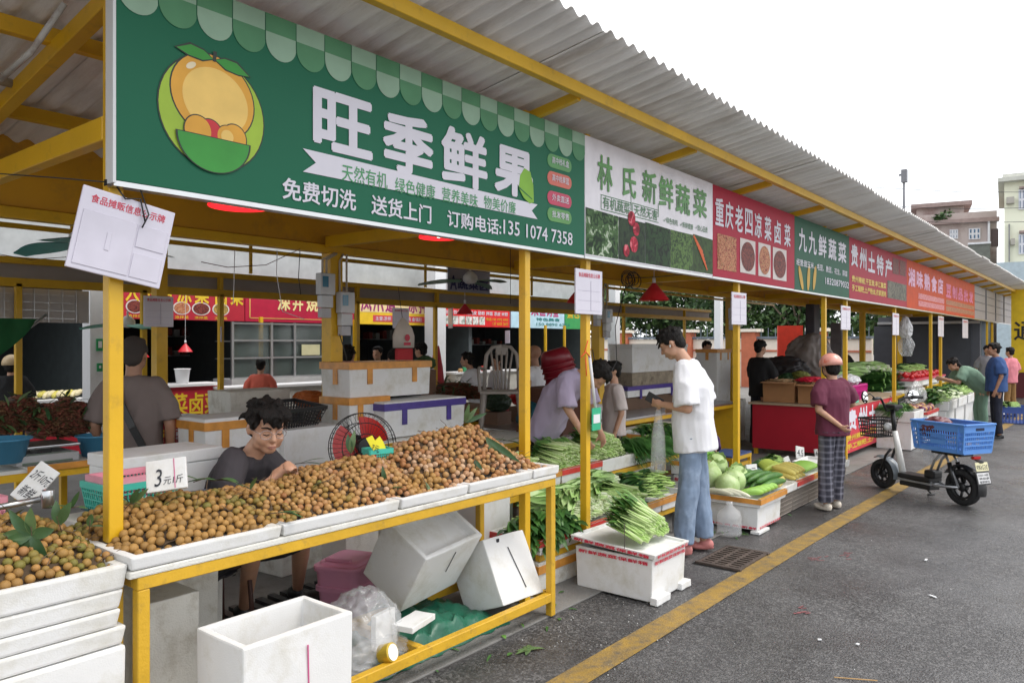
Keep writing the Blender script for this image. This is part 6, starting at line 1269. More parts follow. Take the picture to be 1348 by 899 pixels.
tag(build(mb, "plastic_film", mat("blue_clear_film", (.35, .55, .6), rough=.2, alpha=.6, bump=.3, bs=20), None, True), "bluish clear film draped behind the cucumbers", "plastic film")
def tagcard(px0, px1, y0, y1, Y, txt, label, roll=0.0):
    a, b_ = PY(px0, y1, Y), PY(px1, y1, Y); z1 = PY(px0, y0, Y).z; w_, h_ = b_.x-a.x, z1-a.z
    w_ = (px1-px0)*(Y/ray((px0+px1)/2, 500).y)/1000; t = thing("price_card", label, "price card", ((a.x+b_.x)/2, Y, a.z), rot=(radians(-12), roll, radians(-25))); mb = MB(); mb.bb((-w_/2, 0, 0), (w_/2, .015, h_)); build(mb, "foam_plate", FOAM, t, bevel=.003, world=False); mb = MB(); text_on(mb, txt, (-w_*.36, -.002, h_*.25), EXV, EZV, w_*.72, h_*.5, .01); build(mb, "handwriting", PRINTDARK, t, world=False)
tagcard(983, 1001, 614, 634, 2.72, "5元", "foam price card reading 5 yuan standing among the cabbages"); tagcard(1024, 1037, 614, 625, 2.80, "3元", "small foam price card lying right of the cucumbers", .2); tagcard(1038, 1048, 602, 628, 2.85, "2.5", "tall narrow price card in front of the teal basin", -.25); tagcard(1046, 1061, 590, 607, 3.0, "4.5", "tilted price card against the red counter", .2); tagcard(1073, 1079, 592, 603, 3.0, "6", "narrow price card behind the shopper's hip")
# clear water jug
t = thing("water_jug", "empty clear plastic water jug beside the cabbage box", "jug", (6.2, 2.62, .012)); mb = MB(); mb.lathe([(0, 0), (.10, 0), (.105, .02), (.10, .05), (.105, .08), (.10, .11), (.105, .14), (.10, .17), (.09, .2), (.03, .25), (.03, .28), (0, .28)], (6.2, 2.62, .012), 24); build(mb, "jug_body", CLR, t, True)
# ================================================================ lamps, fans, meters
REDL = mat("red_lamp_shade", (.62, .02, .03), rough=.35, var=.1)
def lamp(label, c, r, h_, lit=False, flat=False, cord=.5, group="red lamp shades"):
    t = thing("pendant_lamp", label, "lamp", c, 0, group); x, y, z = c; n = 48; mb = MB()
    prof = [(r*.12, h_), (r*.2, h_*.9), (r*.62, h_*.45), (r, 0)] if not flat else [(r*.15, h_), (r*.6, h_*.75), (r*.92, h_*.3), (r, 0)]
    mb.lathe(prof, c, n); mb.lathe([(q*.985-.001, w_-.004) for q, w_ in prof[::-1]], c, n)
    m = REDL
    if lit: m = mat("lit_red_shade", (.7, .03, .04), rough=.4, emit=(1, .02, .03), es=.75)
    build(mb, "lamp_shade", m, t, True)
    mb = MB(); mb.tube([(x, y, z+h_), (x, y, z+h_+.05)], .016, 10); build(mb, "socket", WHITEP, t, True)
    mb = MB(); mb.tube([(x, y, z+h_+.05), (x, y, z+h_+cord)], .003, 5); build(mb, "cord", WHITEP if not lit else BLACK, t)
    mb = MB(); mb.ell((x, y, z+h_*.35), (.03, .03, .045)); build(mb, "bulb", mat("lit_bulb", (1, .9, .85), emit=(1, .75, .65), es=5) if lit else WHITEP, t, True)
    return t
q = PY(315, 271, 3.12); lamp("glowing red lamp shade just under the green sign, left one", (q.x, 3.12, 2.262), .135, .13, True, True, .5); q = PY(578, 309, 3.10); lamp("glowing red lamp shade under the green sign's phone number", (q.x, 3.10, 2.255), .118, .12, True, True, .5)
q = PD(861, 395, 7.2); lamp("dark red cone lamp shade above the young man's head", q, .145, .16, cord=.35); q = PD(765, 398, 7.4); lamp("dark red cone lamp shade half behind the notice board on the middle post", q, .145, .16, cord=.35)
for px, py, d, l in ((187, 470, 12.5, "small red cone lamp hanging beside the grey shirted man's head"), (244, 463, 12.0, "small red cone lamp hanging over the white bucket"), (612, 413, 10.0, "red cone lamp in front of the red noodle sign")): lamp(l, PD(px, py, d), .11, .13, cord=.6 if px > 300 else 1.1)
def cfan(label, c, bl, m, a0=0, drop=.3):
    t = thing("ceiling_fan", label, "ceiling fan", c, 0, "ceiling fans"); x, y, z = c; mb = MB(); mb.lathe([(0, -.05), (.05, -.045), (.085, -.01), (.08, .04), (.03, .09), (0, .09)], c, 20); build(mb, "motor", WHITEP, t, True)
    mb = MB(); mb.tube([(x, y, z+.08), (x, y, z+drop)], .012, 8); build(mb, "rod", WHITEP, t, True)
    for k in range(3):
        a = a0+2*pi*k/3; d = Vector((cos(a), sin(a), 0)); s = Vector((-sin(a), cos(a), .12)); mb = MB(); vs = []
        for i in range(9): f = i/8; w_ = .05+.06*sin(pi*min(1, f*1.05)); p = Vector(c)+d*(.1+bl*f)+UPV*(-.02-.05*f*f); vs += [p-s*w_, p+s*w_]
        vs += [v+UPV*.006 for v in vs]; n = 18; mb.add(vs, [(2*i, 2*i+1, 2*i+3, 2*i+2) for i in range(8)]+[(n+2*i, n+2*i+2, n+2*i+3, n+2*i+1) for i in range(8)]); build(mb, "blade", m, t, True)
FANB = S("teal_fan_blade", (60, 175, 170), rough=.4); FANG = S("green_fan_blade", (135, 175, 150), rough=.4)
cfan("teal bladed ceiling fan half hidden by the tilted notice board", PY(108, 318, 5.6), .50, FANB, 1.9, .35); cfan("grey green bladed ceiling fan hanging before the zone sign", PY(619, 368, 5.7), .48, FANG, .35, .45); cfan("small pale green fan under the red cold noodle sign", PY(168, 426, 9.2), .40, S("mint_fan_blade", (120, 200, 180)), .5, .15)
MB_W = S("meter_white", (205, 208, 212), rough=.4); MB_B = S("meter_blue_glass", (70, 130, 160), rough=.15)
def meter(label, p, sc=1.0, rz=0.0):
    t = thing("electric_meter", label, "electric meter", p, rz, "electricity meters on the columns"); s = sc
    mb = MB(); mb.bb((-.07*s, -.07*s, 0), (.07*s, 0, .17*s)); build(mb, "meter_case", MB_W, t, bevel=.008, world=False); mb = MB(); mb.bb((-.055*s, -.074*s, .06*s), (.0, -.0705*s, .145*s)); build(mb, "display", MB_B, t, world=False)
    mb = MB(); mb.bb((-.055*s, -.06*s, -.10*s), (.055*s, 0, -.003)); build(mb, "breaker_box", MB_W, t, bevel=.006, world=False); mb = MB(); mb.bb((-.05*s, -.055*s, -.18*s), (.04*s, 0, -.104*s)); build(mb, "socket_box", S("socket_white", (190, 190, 195)), t, bevel=.005, world=False)
for k, X in enumerate(colx[1:5]):
    nm = ("nearest big yellow column", "second yellow column behind the lavender shirted man", "column beside the young man in white", "fourth big yellow column")[k]
    meter("upper left electricity meter on the "+nm, (X-.13, 4.95, 2.02-.0), 1.0); meter("lower right electricity meter on the "+nm, (X+.05, 4.93, 1.88), 1.0)
    mb = MB()
    for dx, z in ((-.15, 2.19), (-.11, 2.19), (.02, 2.05), (.09, 2.05)): mb.tube([(X+dx, 4.93, z), (X+dx, 4.93, 2.30), (X+dx*.5+.05, 4.935, 2.36)], .009, 6)
    tag(build(mb, "meter_conduits", S("cream_conduit", (200, 190, 175)), None, True), "cream conduits feeding the meters on the "+nm, "conduit")
# loops of cable under the sign, hanging wires
mb = MB(); c = PY(826, 366, 3.6)
for k in range(6): r = .055+.01*(k % 3); mb.tube([c+Vector((cos(a)*r*1.6+.02*k, .02*sin(k), sin(a)*r-.02*(k % 2))) for a in [2*pi*j/16 for j in range(17)]], .004, 5, cap=False)
mb.tube([c, c+Vector((.4, 0, .03)), c+Vector((1.0, -.2, .10)), c+Vector((2.4, -.4, .09))], .004, 5); mb.tube([c+Vector((-.02, 0, -.05)), PY(810, 430, 3.6), PY(812, 475, 3.6), PY(798, 503, 3.6), PY(785, 490, 3.6), PY(780, 460, 3.6)], .004, 6)
tag(build(mb, "cable_coil", BLACK, None, True), "coiled black cable hanging under the white sign", "cable")
for pts, l, m in (([(395, 330, 4.2), (393, 365, 4.2), (396, 388, 4.2)], "thin dark hanging wire left of the nearest column", BLACK), ([(265, 345, 4.6), (300, 352, 4.6), (350, 349, 4.6), (395, 328, 4.6)], "thin brown wire sagging under the gutter beam", S("brown_wire", (90, 40, 30))), ([(0, 335, 6), (40, 342, 6), (95, 338, 6)], "twisted thin wire sagging at the far left", S("brown_wire", (90, 40, 30))), ([(365, 330, 4.6), (364, 360, 4.6), (372, 410, 4.6), (400, 420, 4.6)], "white cord hanging before the crimson roast sign", WHITEP), ([(309, 330, 4.6), (308, 375, 4.6), (307, 400, 4.6)], "straight white cord above the red counter", WHITEP), ([(672, 300, 4.4), (672, 345, 4.4), (672, 400, 4.4)], "thin wire behind the tall post", BLACK)):
    mb = MB(); mb.tube([PY(*p) for p in pts], .0028, 5); tag(build(mb, "hanging_wire", m, None, True), l, "wire")
# ================================================================ inner stalls, left part
def rtable(label, x0, x1, y0, y1, z, top=None):
    t = thing("yellow_table", label, "table", ((x0+x1)/2, (y0+y1)/2, .012), 0, "yellow market tables")
    mb = MB(); mb.bb((x0, y0, z-.02), (x1, y1, z)); build(mb, "tabletop", top or FOAMD, t); mb = MB()
    for q in ((x0, y0, x1, y0+.04), (x0, y1-.04, x1, y1), (x0, y0+.041, x0+.04, y1-.041), (x1-.04, y0+.041, x1, y1-.041)): mb.bb((q[0], q[1], z-.065), (q[2], q[3], z-.021))
    build(mb, "top_frame", YEL, t)
    for x in (x0, x1-.04):
        for y in (y0, y1-.04): mb = MB(); mb.bb((x+.001, y+.001, .012), (x+.039, y+.039, z-.066)); build(mb, "leg", YEL, t)
    mb = MB(); mb.bb((x0+.04, y0+.005, .15), (x1-.04, y0+.03, .19)); build(mb, "lower_rail", YELW, t); return t
rtable("yellow counter at the far left carrying the scale and longan bundles", 1.2, Xat(133, 5.0), 4.9, 5.55, .92); rtable("yellow table with a red crate behind the white box", Xat(200, 5.2), Xat(272, 5.2), 5.2, 5.7, .92); rtable("yellow table under the purple taped foam box", Xat(484, 4.35), Xat(625, 4.35), 4.35, 4.85, .90)
t = thing("price_scale", "white electronic price scale on the far left counter", "scale", PY(65, 585, 4.95)); p = PY(65, 583, 4.95)
mb = MB(); mb.bb((p.x-.18, 4.93, .935), (p.x+.16, 5.25, .99)); build(mb, "scale_body", S("scale_grey", (165, 165, 165)), t, bevel=.01); mb = MB(); mb.bb((p.x-.20, 4.97, 1.02), (p.x+.18, 5.27, 1.035)); build(mb, "scale_pan", STEEL, t, bevel=.004); mb = MB(); mb.add([(p.x-.15, 4.925, .94), (p.x+.12, 4.925, .94), (p.x+.12, 4.95, .995), (p.x-.15, 4.95, .995)], [(0, 1, 2, 3)]); build(mb, "display_panel", S("scale_display", (90, 105, 90)), t); mb = MB(); mb.bb((p.x-.05, 5.0, .99), (p.x+.03, 5.1, 1.02)); build(mb, "neck", BLACK, t)
mb = MB(); mb.bb((Xat(36, 4.88), 4.88, .921), (Xat(125, 4.88), 5.3, .932)); mb.bb((Xat(36, 4.88), 4.876, .90), (Xat(125, 4.88), 4.88, .937), 1); tag(build(mb, "foam_board", [FOAMD, TAPE], None), "orange taped foam board under the price scale", "foam board")
BRL = mat("lychee_brown", (.2, .1, .05), rough=.7, var=.2, vs=30, attr=[srgb((75, 55, 35)), srgb((120, 80, 50)), srgb((135, 65, 55)), srgb((105, 95, 55))])
def bundle(label, px0, px1, ytop, ybot, Y, n=260, dp=.35, leaves=60, rad=.017):
    a, b_ = PY(px0, ybot, Y), PY(px1, ybot, Y); zt_ = PY(px0, ytop, Y).z; mb = MB(); V_, F_ = ico(2)
    for k in range(n):
        f = rnd(0, 1); x = a.x+(b_.x-a.x)*f; h_ = (zt_-a.z)*(.55+.45*sin(pi*f))*(.75+.5*noise.noise(Vector((f*4, Y, 0)))); z = a.z+h_*rnd(0, 1)**.6; mb.add([Vector((x, Y+rnd(0, dp)*(1-(z-a.z)/(zt_-a.z+.01)*.5), z))+v*rad for v in V_], F_, 0, random.random())
    for k in range(leaves): f = rnd(0, 1); p = Vector((a.x+(b_.x-a.x)*f, Y+rnd(-.02, dp*.7), a.z+(zt_-a.z)*rnd(.2, .95)*(.55+.45*sin(pi*f)))); blade(mb, p, (rnd(-1, 1), rnd(-1, .2), rnd(-.4, .8)), UPV, rnd(.07, .13), rnd(.02, .035), .2, .2, 3, rnd(0, .8), 1)
    o = build(mb, "fruit_bundles", [BRL, LLEAF], None, True); return tag(o, label, "fruit bundles", None, "stuff")
bundle("dark bundles of leafy longans at the far left of the counter", 0, 62, 518, 572, 5.3, 420, .3, 110); bundle("dark bundles of longans with a green leaf behind the scale", 60, 133, 520, 578, 5.2, 520, .35, 60); bundle("dark red brown lychee bundles behind the purple taped box", 565, 648, 499, 531, 6.4, 700, .5, 200, .02)
BLU = S("blue_basin", (70, 135, 170), rough=.4)
def basin(label, c, r, h_, m, wall=.006): t = thing("plastic_basin", label, "basin", c); mb = MB(); mb.lathe([(0, 0), (r*.72, 0), (r*.95, h_*.92), (r*1.05, h_*.93), (r*1.05, h_), (r*.93, h_), (r*.70, .01), (0, .01)], c, 32); build(mb, "basin_body", m, t, True); return t
p = PY(128, 575, 5.1); basin("blue basin beside the grey shirted man's elbow", (p.x, 5.1, .93), .12, .13, BLU); p = PY(4, 578, 5.0); basin("blue basin at the left picture edge", (p.x, 5.0, .96), .14, .14, BLU)
p = PY(222, 563, 5.35); basket("red plastic crate on the yellow table beside the grey shirted man", (p.x, 5.45, .93), .26, .30, .16, S("red_crate", (175, 30, 45), rough=.45), 0, 10, 4, "plastic_crate", "crate", .95, solid=.4)
p = PY(250, 563, 5.35); t = basket("white plastic tub with green print beside the red crate", (p.x, 5.4, .93), .14, .22, .17, WHITEP, 0, 8, 3, "plastic_tub", "tub", .8, solid=1); bag("crumpled white bag lying in the red crate", (PY(213, 540, 5.4).x, 5.4, 1.08), (.05, .05, .045), WBAG, 31)
p = PY(274, 553, 5.4); basket("black openwork basket right of the white tub", (p.x, 5.5, .95), .22, .22, .10, BLACK, 0, 10, 3)
t = sstack(270, 372, 552, 640, 4.55, "white foam box with an orange taped lid behind the boy", FOAM, TAPE, lid=.05); sstack(374, 452, 567, 640, 4.50, "white foam box right of the boy's head", FOAM, None, lid=0); sstack(303, 382, 516, 552, 5.6, "pale grey foam box far behind the boy's hair", FOAMD, None, lid=.0)
sstack(268, 374, 640, 720, 4.56, "foam box on the floor under the taped box behind the boy", FOAMD, None, lid=0); sstack(374, 452, 640, 720, 4.51, "foam box on the floor right of the boy's shoulder", FOAMD, None, lid=0)
p = PY(395, 566, 4.6); t = basket("black mesh crate tilted on the foam boxes behind the boy", (p.x, 4.75, PY(395, 568, 4.5).z), .42, .34, .17, BLACK, .15, 14, 7, "plastic_crate", "crate", .72, .12); 
sstack(460, 567, 480, 526, 4.55, "large white foam box with orange tape on top of the stack right of the column", FOAM, TAPE, lid=.012); sstack(460, 512, 527, 578, 4.52, "white foam box with orange tape under the large one", FOAM, TAPE, lid=.012); sstack(506, 612, 530, 578, 4.40, "white foam box banded with purple printed tape", FOAM, PURT, lid=.04)
p = PY(440, 515, 5.3); 
for k, (x, y) in enumerate(((420, 545), (408, 525), (455, 522))): q = PY(x, y, 5.4); pedestal(q.x-.13, q.y-.1, .26, .22, q.z-.06, "grubby foam box under the orange sack "+("low", "on top", "right")[k]); bag("orange brown sack "+("low behind the black crate", "on top behind the black crate", "right of the big column")[k], q, (.13, .12, .07), S("orange_sack", (180, 95, 35), rough=.6, var=.2, bump=.4, bs=20), 40+k, name="sack")
# hanging bag with red print
t = thing("shopping_bag", "white shopping bag with a red print hanging in front of the dark stall", "bag", PY(533, 460, 5.6)); q0 = PY(520, 458, 5.6); q1 = PY(546, 458, 5.6); w_ = q1.x-q0.x
mb = MB(); mb.loft([((q0.x+w_/2, 5.62, q0.z), (1, 0, 0), (0, 1, 0), w_/2, .05), ((q0.x+w_/2, 5.62, q0.z+.12), (1, 0, 0), (0, 1, 0), w_*.52, .045), ((q0.x+w_/2, 5.62, q0.z+.2), (1, 0, 0), (0, 1, 0), w_*.42, .02), ((q0.x+w_*.45, 5.62, q0.z+.3), (1, 0, 0), (0, 1, 0), .02, .008)], 20); build(mb, "bag_body", S("bag_cloth", (215, 205, 195), rough=.6), t, True)
mb = MB(); mb.lathe([(0, 0), (.035, 0)], (q0.x+w_/2, 5.565, q0.z+.10), 16, 0, (0, -1, 0)); mb.box((q0.x+w_/2, 5.566, q0.z+.04), (.09, .002, .03)); build(mb, "print", PRINTRED, t); mb = MB(); mb.bb((q0.x+.03, 5.60, q0.z-.14), (q1.x-.02, 5.64, q0.z-.005)); build(mb, "red_pouch", S("red_pouch", (190, 35, 45)), t, bevel=.015)
mb = MB(); mb.tube([(q0.x+w_*.45, 5.62, q0.z+.28), (q0.x+w_*.5, 5.7, 2.2)], .003, 5); build(mb, "hook_wire", BLACK, t)
# ================================================================ back counters and shop furniture
def counter(label, px0, px1, Y, z, txt=None, m=None, deep=.5, tm=WHITEP, w0=.1, w1=.9):
    X0, X1 = Xat(px0, Y), Xat(px1, Y); t = thing("shop_counter", label, "counter", ((X0+X1)/2, Y, .012)); mb = MB(); mb.bb((X0, Y, .012), (X1, Y+deep, z-.04)); build(mb, "front", m or SRB, t); mb = MB(); mb.bb((X0-.03, Y-.04, z-.039), (X1+.03, Y+deep, z)); build(mb, "top", tm, t)
    if txt: mb = MB(); text_on(mb, txt, (X0+(X1-X0)*w0, Y-.004, z-.5), EXV, EZV, (X1-X0)*(w1-w0), .36, .04); build(mb, "lettering", PRINTYEL, t)
    return t
counter("red fronted noodle counter with yellow characters at the far left", 15, 112, 11.4, .86, "河粉店", w0=.15, w1=.85); counter("red fronted cold dish counter under the white bucket", 200, 291, 11.6, .98, "凉菜卤菜", w0=.02, w1=.98)
for k in range(12): p = PY(38+k*6, 518, 11.7); gourd("folded pack of noodles on the noodle counter", "noodle_pack", "noodles", (p.x-.1, 11.55, .89+.02*(k % 2)), (p.x+.1, 11.85, .93), .04, S("noodle_pale", (215, 205, 165)) if k % 3 else S("noodle_yellow", (200, 190, 90)), .01, "packs of noodles on the counter")
p = PY(240, 508, 11.8); t = thing("white_bucket", "white plastic bucket on the cold dish counter", "bucket", (p.x, 11.8, .98)); mb = MB(); mb.lathe([(0, 0), (.09, 0), (.115, .22), (.125, .222), (.125, .24), (.108, .24), (.085, .01), (0, .01)], (p.x, 11.8, .981), 28); build(mb, "bucket_body", WHITEP, t, True)
t = thing("glass_cabinet", "stainless steel and glass food cabinet behind the woman in orange", "cabinet", PY(370, 505, 12.0)); X0, X1 = Xat(305, 12), Xat(432, 12); fr = MB()
mb = MB(); mb.bb((X0, 12, .012), (X1, 12.6, 1.0)); build(mb, "base", S("cabinet_base", (185, 185, 185)), t); mb = MB()
for x in (X0, X0+(X1-X0)*.38, X0+(X1-X0)*.62, X1-.05): mb.bb((x, 12.0, 1.0), (x+.045, 12.04, 2.0))
for z in (1.0, 1.35, 1.66, 1.96): mb.bb((X0, 12.005, z), (X1, 12.035, z+.03))
build(mb, "frame", STEEL, t); mb = MB(); mb.bb((X0+.02, 12.05, 1.01), (X1-.02, 12.06, 1.98)); build(mb, "glass_pane", mat("cabinet_glass", (.12, .15, .14), rough=.08, alpha=.5, spec=.8, var=.4, vs=2), t)
mb = MB(); mb.bb((X0+(X1-X0)*.7, 11.99, 1.4), (X0+(X1-X0)*.9, 11.998, 1.6)); build(mb, "paper_note", S("note_cream", (195, 190, 150)), t); mb = MB(); mb.bb((X0, 12.4, 1.34), (X1, 12.55, 1.36)); mb.bb((X0, 12.4, 1.65), (X1, 12.55, 1.67)); build(mb, "inner_shelf", STEEL, t)
counter("pale counter before the glass cabinet", 300, 455, 11.2, .92, None, S("counter_white", (190, 188, 180)), .5); counter("white tiled counter of the noodle and tea shop", 600, 690, 11.9, .95, None, S("counter_white", (190, 188, 180)), .5)
for k, (px, h_, c) in enumerate(((612, .14, (70, 170, 120)), (620, .1, (225, 225, 220)), (636, .12, (200, 60, 50)), (648, .1, (220, 220, 215)), (606, .08, (180, 140, 90)))): p = PY(px, 492, 12.0); t = MB(); t.lathe([(0, 0), (.05, 0), (.06, h_*.7), (.04, h_), (0, h_)], (p.x, 12.0, .952), 16); tag(build(t, "jar", S("jar_%d" % k, c), None, True), ("green lidded jar", "white jar", "red jar", "pale bowl", "small brown crock")[k]+" on the noodle shop counter", "jar")
# folded red parasol, green tarp
p = PG(577, 560, 0); t = thing("folded_parasol", "folded red parasol leaning at the white column", "parasol", (p.x, p.y, 0)); q = PD(575, 455, 13.5); b0 = Vector((q.x, q.y, 1.58)); mb = MB(); mb.loft([(b0-UPV*.85, (1, 0, 0), (0, 1, 0), .17, .12), (b0-UPV*.4, (1, 0, 0), (0, 1, 0), .12, .09), (b0-UPV*.05, (1, 0, 0), (0, 1, 0), .05, .05), (b0, (1, 0, 0), (0, 1, 0), .04, .04)], 16); build(mb, "canopy", S("parasol_red", (200, 60, 75)), t, True); mb = MB(); mb.tube([(b0.x, b0.y, 0.012), b0], .02, 8); build(mb, "pole", STEEL, t)
mb = MB(); vs = []
for i in range(13):
    for j in range(7): a = pi/2*i/12; vs.append(PY(-30, 412, 8.2)+Vector((sin(a)*1.15, j*.15-.2, -.0-(1-cos(a))*-.0-(.42*(1-sin(a)**1.0)))))
mb.add(vs, [(i*7+j, (i+1)*7+j, (i+1)*7+j+1, i*7+j+1) for i in range(12) for j in range(6)])
t = thing("green_awning", "dark green folded awning cloth at the left picture edge", "awning", PY(10, 440, 8.0)); a0 = PY(-40, 418, 8.0); a1 = PY(47, 418, 8.0); mb = MB(); vs = []
for i in range(13):
    f = i/12; x = a0.x+(a1.x-a0.x)*f; dz = .50*(1-f)**.7; vs += [(x, 8.0, a0.z), (x, 7.95+.03*sin(i), a0.z-.25*dz), (x, 8.0, a0.z-dz-.01)]
mb.add(vs, [(3*i+k, 3*i+3+k, 3*i+4+k, 3*i+1+k) for i in range(12) for k in range(2)]); build(mb, "cloth", S("awning_green", (20, 95, 50), rough=.7), t, True); mb = MB(); mb.tube([a0+Vector((0, .02, -.5)), a1+Vector((.1, .02, .03))], .014, 8); build(mb, "arm", STEEL, t, True)
# QR plaques on the white column (codes left blank)
for k, (x0, x1, y0, y1) in enumerate(((127, 136, 446, 462), (128, 135, 478, 489))): a, b_ = PY(x0, y1, 10.36), PY(x1, y0, 10.36); mb = MB(); mb.bb((a.x, 10.355, a.z), (b_.x, 10.375, b_.z)); mb.bb((a.x+.02, 10.351, a.z+.04), (b_.x-.02, 10.354, b_.z-.03), 1); tag(build(mb, "payment_plaque", [S("plaque_green", (40, 150, 90)), WHITEP], None), ("upper", "lower")[k]+" green payment plaque on the white column", "plaque")
# ================================================================ grey plastic chair, red stools
CHG = S("grey_plastic", (150, 142, 135), rough=.5, var=.05)
t = thing("plastic_chair", "grey plastic chair with a slatted round back standing on the inner counter", "chair", PD(660, 585, 7.3)); c = PD(660, 565, 7.3); z0 = .76; RX = rt; FW = Vector((-bk.x, -bk.y, 0))
def cp(x, y, z): return Vector((c.x, c.y, z0))+RX*x+FW*y+UPV*z
mb = MB(); 
for s in (-1, 1): mb.tube([cp(s*.17, -.16, .42), cp(s*.165, -.19, .62), cp(s*.15, -.215, .76), cp(s*.09, -.225, .835), cp(0, -.228, .85)], [.02, .02, .02, .02, .02], 8)
build(mb, "back_frame", CHG, t, True)
for k in range(5): x = -.08+.04*k; mb = MB(); mb.tube([cp(x*.8, -.17, .42), cp(x*1.0, -.20, .62), cp(x*1.35, -.222, .80)], [.011, .010, .012], 6); build(mb, "back_slat", CHG, t, True)
mb = MB(); vs = [cp(x, y, .40+z) for z in (0, .025) for x, y in ((-.19, -.19), (.19, -.19), (.20, .2), (-.20, .2))]; mb.add(vs, [(0, 3, 2, 1), (4, 5, 6, 7), (0, 1, 5, 4), (1, 2, 6, 5), (2, 3, 7, 6), (3, 0, 4, 7)]); build(mb, "seat", CHG, t, bevel=.01)
mb = MB(); mb.beam(cp(-.06, -.222, .80), cp(.06, -.222, .80), .02, .08); build(mb, "top_panel", CHG, t, bevel=.005)
for sx in (-1, 1):
    for sy in (-1, 1): mb = MB(); mb.tube([cp(sx*.165, sy*.17, .40), cp(sx*.20, sy*.21, .0)], [.03, .017], 8); build(mb, "leg", CHG, t, True)
    mb = MB(); mb.tube([cp(sx*.17, -.19, .62), cp(sx*.215, -.05, .64), cp(sx*.215, .12, .62), cp(sx*.20, .16, .42)], .016, 8); build(mb, "arm", CHG, t, True)
rtable("yellow counter carrying the grey plastic chair", PD(640, 500, 7.2).x-.6, PD(640, 500, 7.2).x+1.3, c.y-.35, c.y+.4, .76)
RST = S("wine_red_plastic", (125, 18, 35), rough=.35, var=.1)
c2 = PD(742, 508, 7.6); tl_ = (rt*-.28+UPV).normalized()
for k in range(5):
    t = thing("plastic_stool", ("lowest", "second lowest", "middle", "second highest", "topmost")[k]+" wine red plastic stool in the leaning stack", "stool", c2+tl_*.055*k, rot=(0, 0, 0), group="stacked wine red stools"); o_ = c2+tl_*.055*k; Q = tl_.to_track_quat('Z', 'Y').to_matrix()
    mb = MB(); mb.lathe([(0, .16), (.11, .16), (.135, .14), (.15, .10), (.17, 0), (.165, 0), (.14, .10), (.12, .13), (0, .14)], o_, 28, 0, tl_); build(mb, "stool_body", RST, t, True)
    mb = MB(); mb.lathe([(.171, .0), (.176, .0), (.176, .015), (.168, .015)], o_, 28, 0, tl_); build(mb, "rim", RST, t, True)
mb = MB(); mb.bb((c2.x-.3, c2.y-.2, .012), (c2.x+.3, c2.y+.3, c2.z-.01)); tag(build(mb, "wooden_chest", S("chest_brown", (85, 50, 35)), None, bevel=.01), "brown chest under the leaning stack of red stools", "chest")
# inner counter clutter between the posts
for k, (px, py, d, r, c_, l) in enumerate(((655, 530, 8.2, .12, (40, 60, 40), "dark green bag under the grey chair"), (690, 522, 8.6, .14, (205, 40, 35), "bright red bag beside the grey chair"), (703, 508, 9.5, .09, (215, 130, 50), "orange sack left of the stools"), (712, 545, 7.6, .2, (25, 85, 100), "dark teal bag behind the tall post"), (560, 478, 9, .1, (60, 90, 50), "green bag beyond the large taped box"))): q = PD(px, py, d); pedestal(q.x-r, q.y-r*.8, 2*r, 1.6*r, q.z-r*.75, "worn brown box under the "+l.split(" b")[0]+" in the inner aisle", S("board_brown", (120, 90, 70))); bag(l, PD(px, py, d), (r*1.2, r, r*.8), S("bagcol_%d" % k, c_, rough=.5, var=.3, bump=.4, bs=15), 50+k)
for k, (px0, px1, y0, y1, Y, c_, l) in enumerate(((640, 662, 538, 565, 5.6, (215, 175, 120), "printed snack carton behind the tall heap"), (664, 684, 536, 563, 5.62, (200, 90, 100), "red and pink snack carton left of the tall post"), (610, 640, 545, 562, 5.6, (225, 150, 150), "pink snack carton behind the tall heap's crest"), (705, 735, 530, 560, 6.6, (150, 60, 50), "reddish carton under the teal bag"))):
    a, b_ = PY(px0, y1, Y), PY(px1, y0, Y); t = thing("snack_carton", l, "carton", (a.x, Y, a.z)); mb = MB(); mb.bb((a.x, Y, a.z), (b_.x, Y+.25, b_.z)); build(mb, "carton_body", S("carton_%d" % k, c_, var=.2), t, bevel=.004); mb = MB(); mb.quad((a.x+.01, Y-.003, a.z+.02), (b_.x-.01, Y-.003, a.z+.02), (b_.x-.01, Y-.003, b_.z-.03), (a.x+.01, Y-.003, b_.z-.03)); build(mb, "print", pic("carton_print", (205, 60, 60), (235, 200, 120), 30), t)
rtable("inner yellow counter behind the tall longan heap", Xat(600, 5.5), Xat(760, 5.5), 5.5, 6.1, .80, S("board_brown", (120, 90, 70)))
for k, (px0, px1, y0, y1, Y, l) in enumerate(((568, 640, 531, 548, 5.9, "long low board of goods behind the purple taped box"), (690, 760, 515, 527, 7.9, "orange edged crate board behind the lavender shirted man"))): a, b_ = PY(px0, y1, Y), PY(px1, y0, Y); mb = MB(); mb.bb((a.x, Y, a.z), (b_.x, Y+.5, b_.z)); tag(build(mb, "crate_board", S("crate_board", (130, 105, 85), var=.2), None, bevel=.005), l, "board")
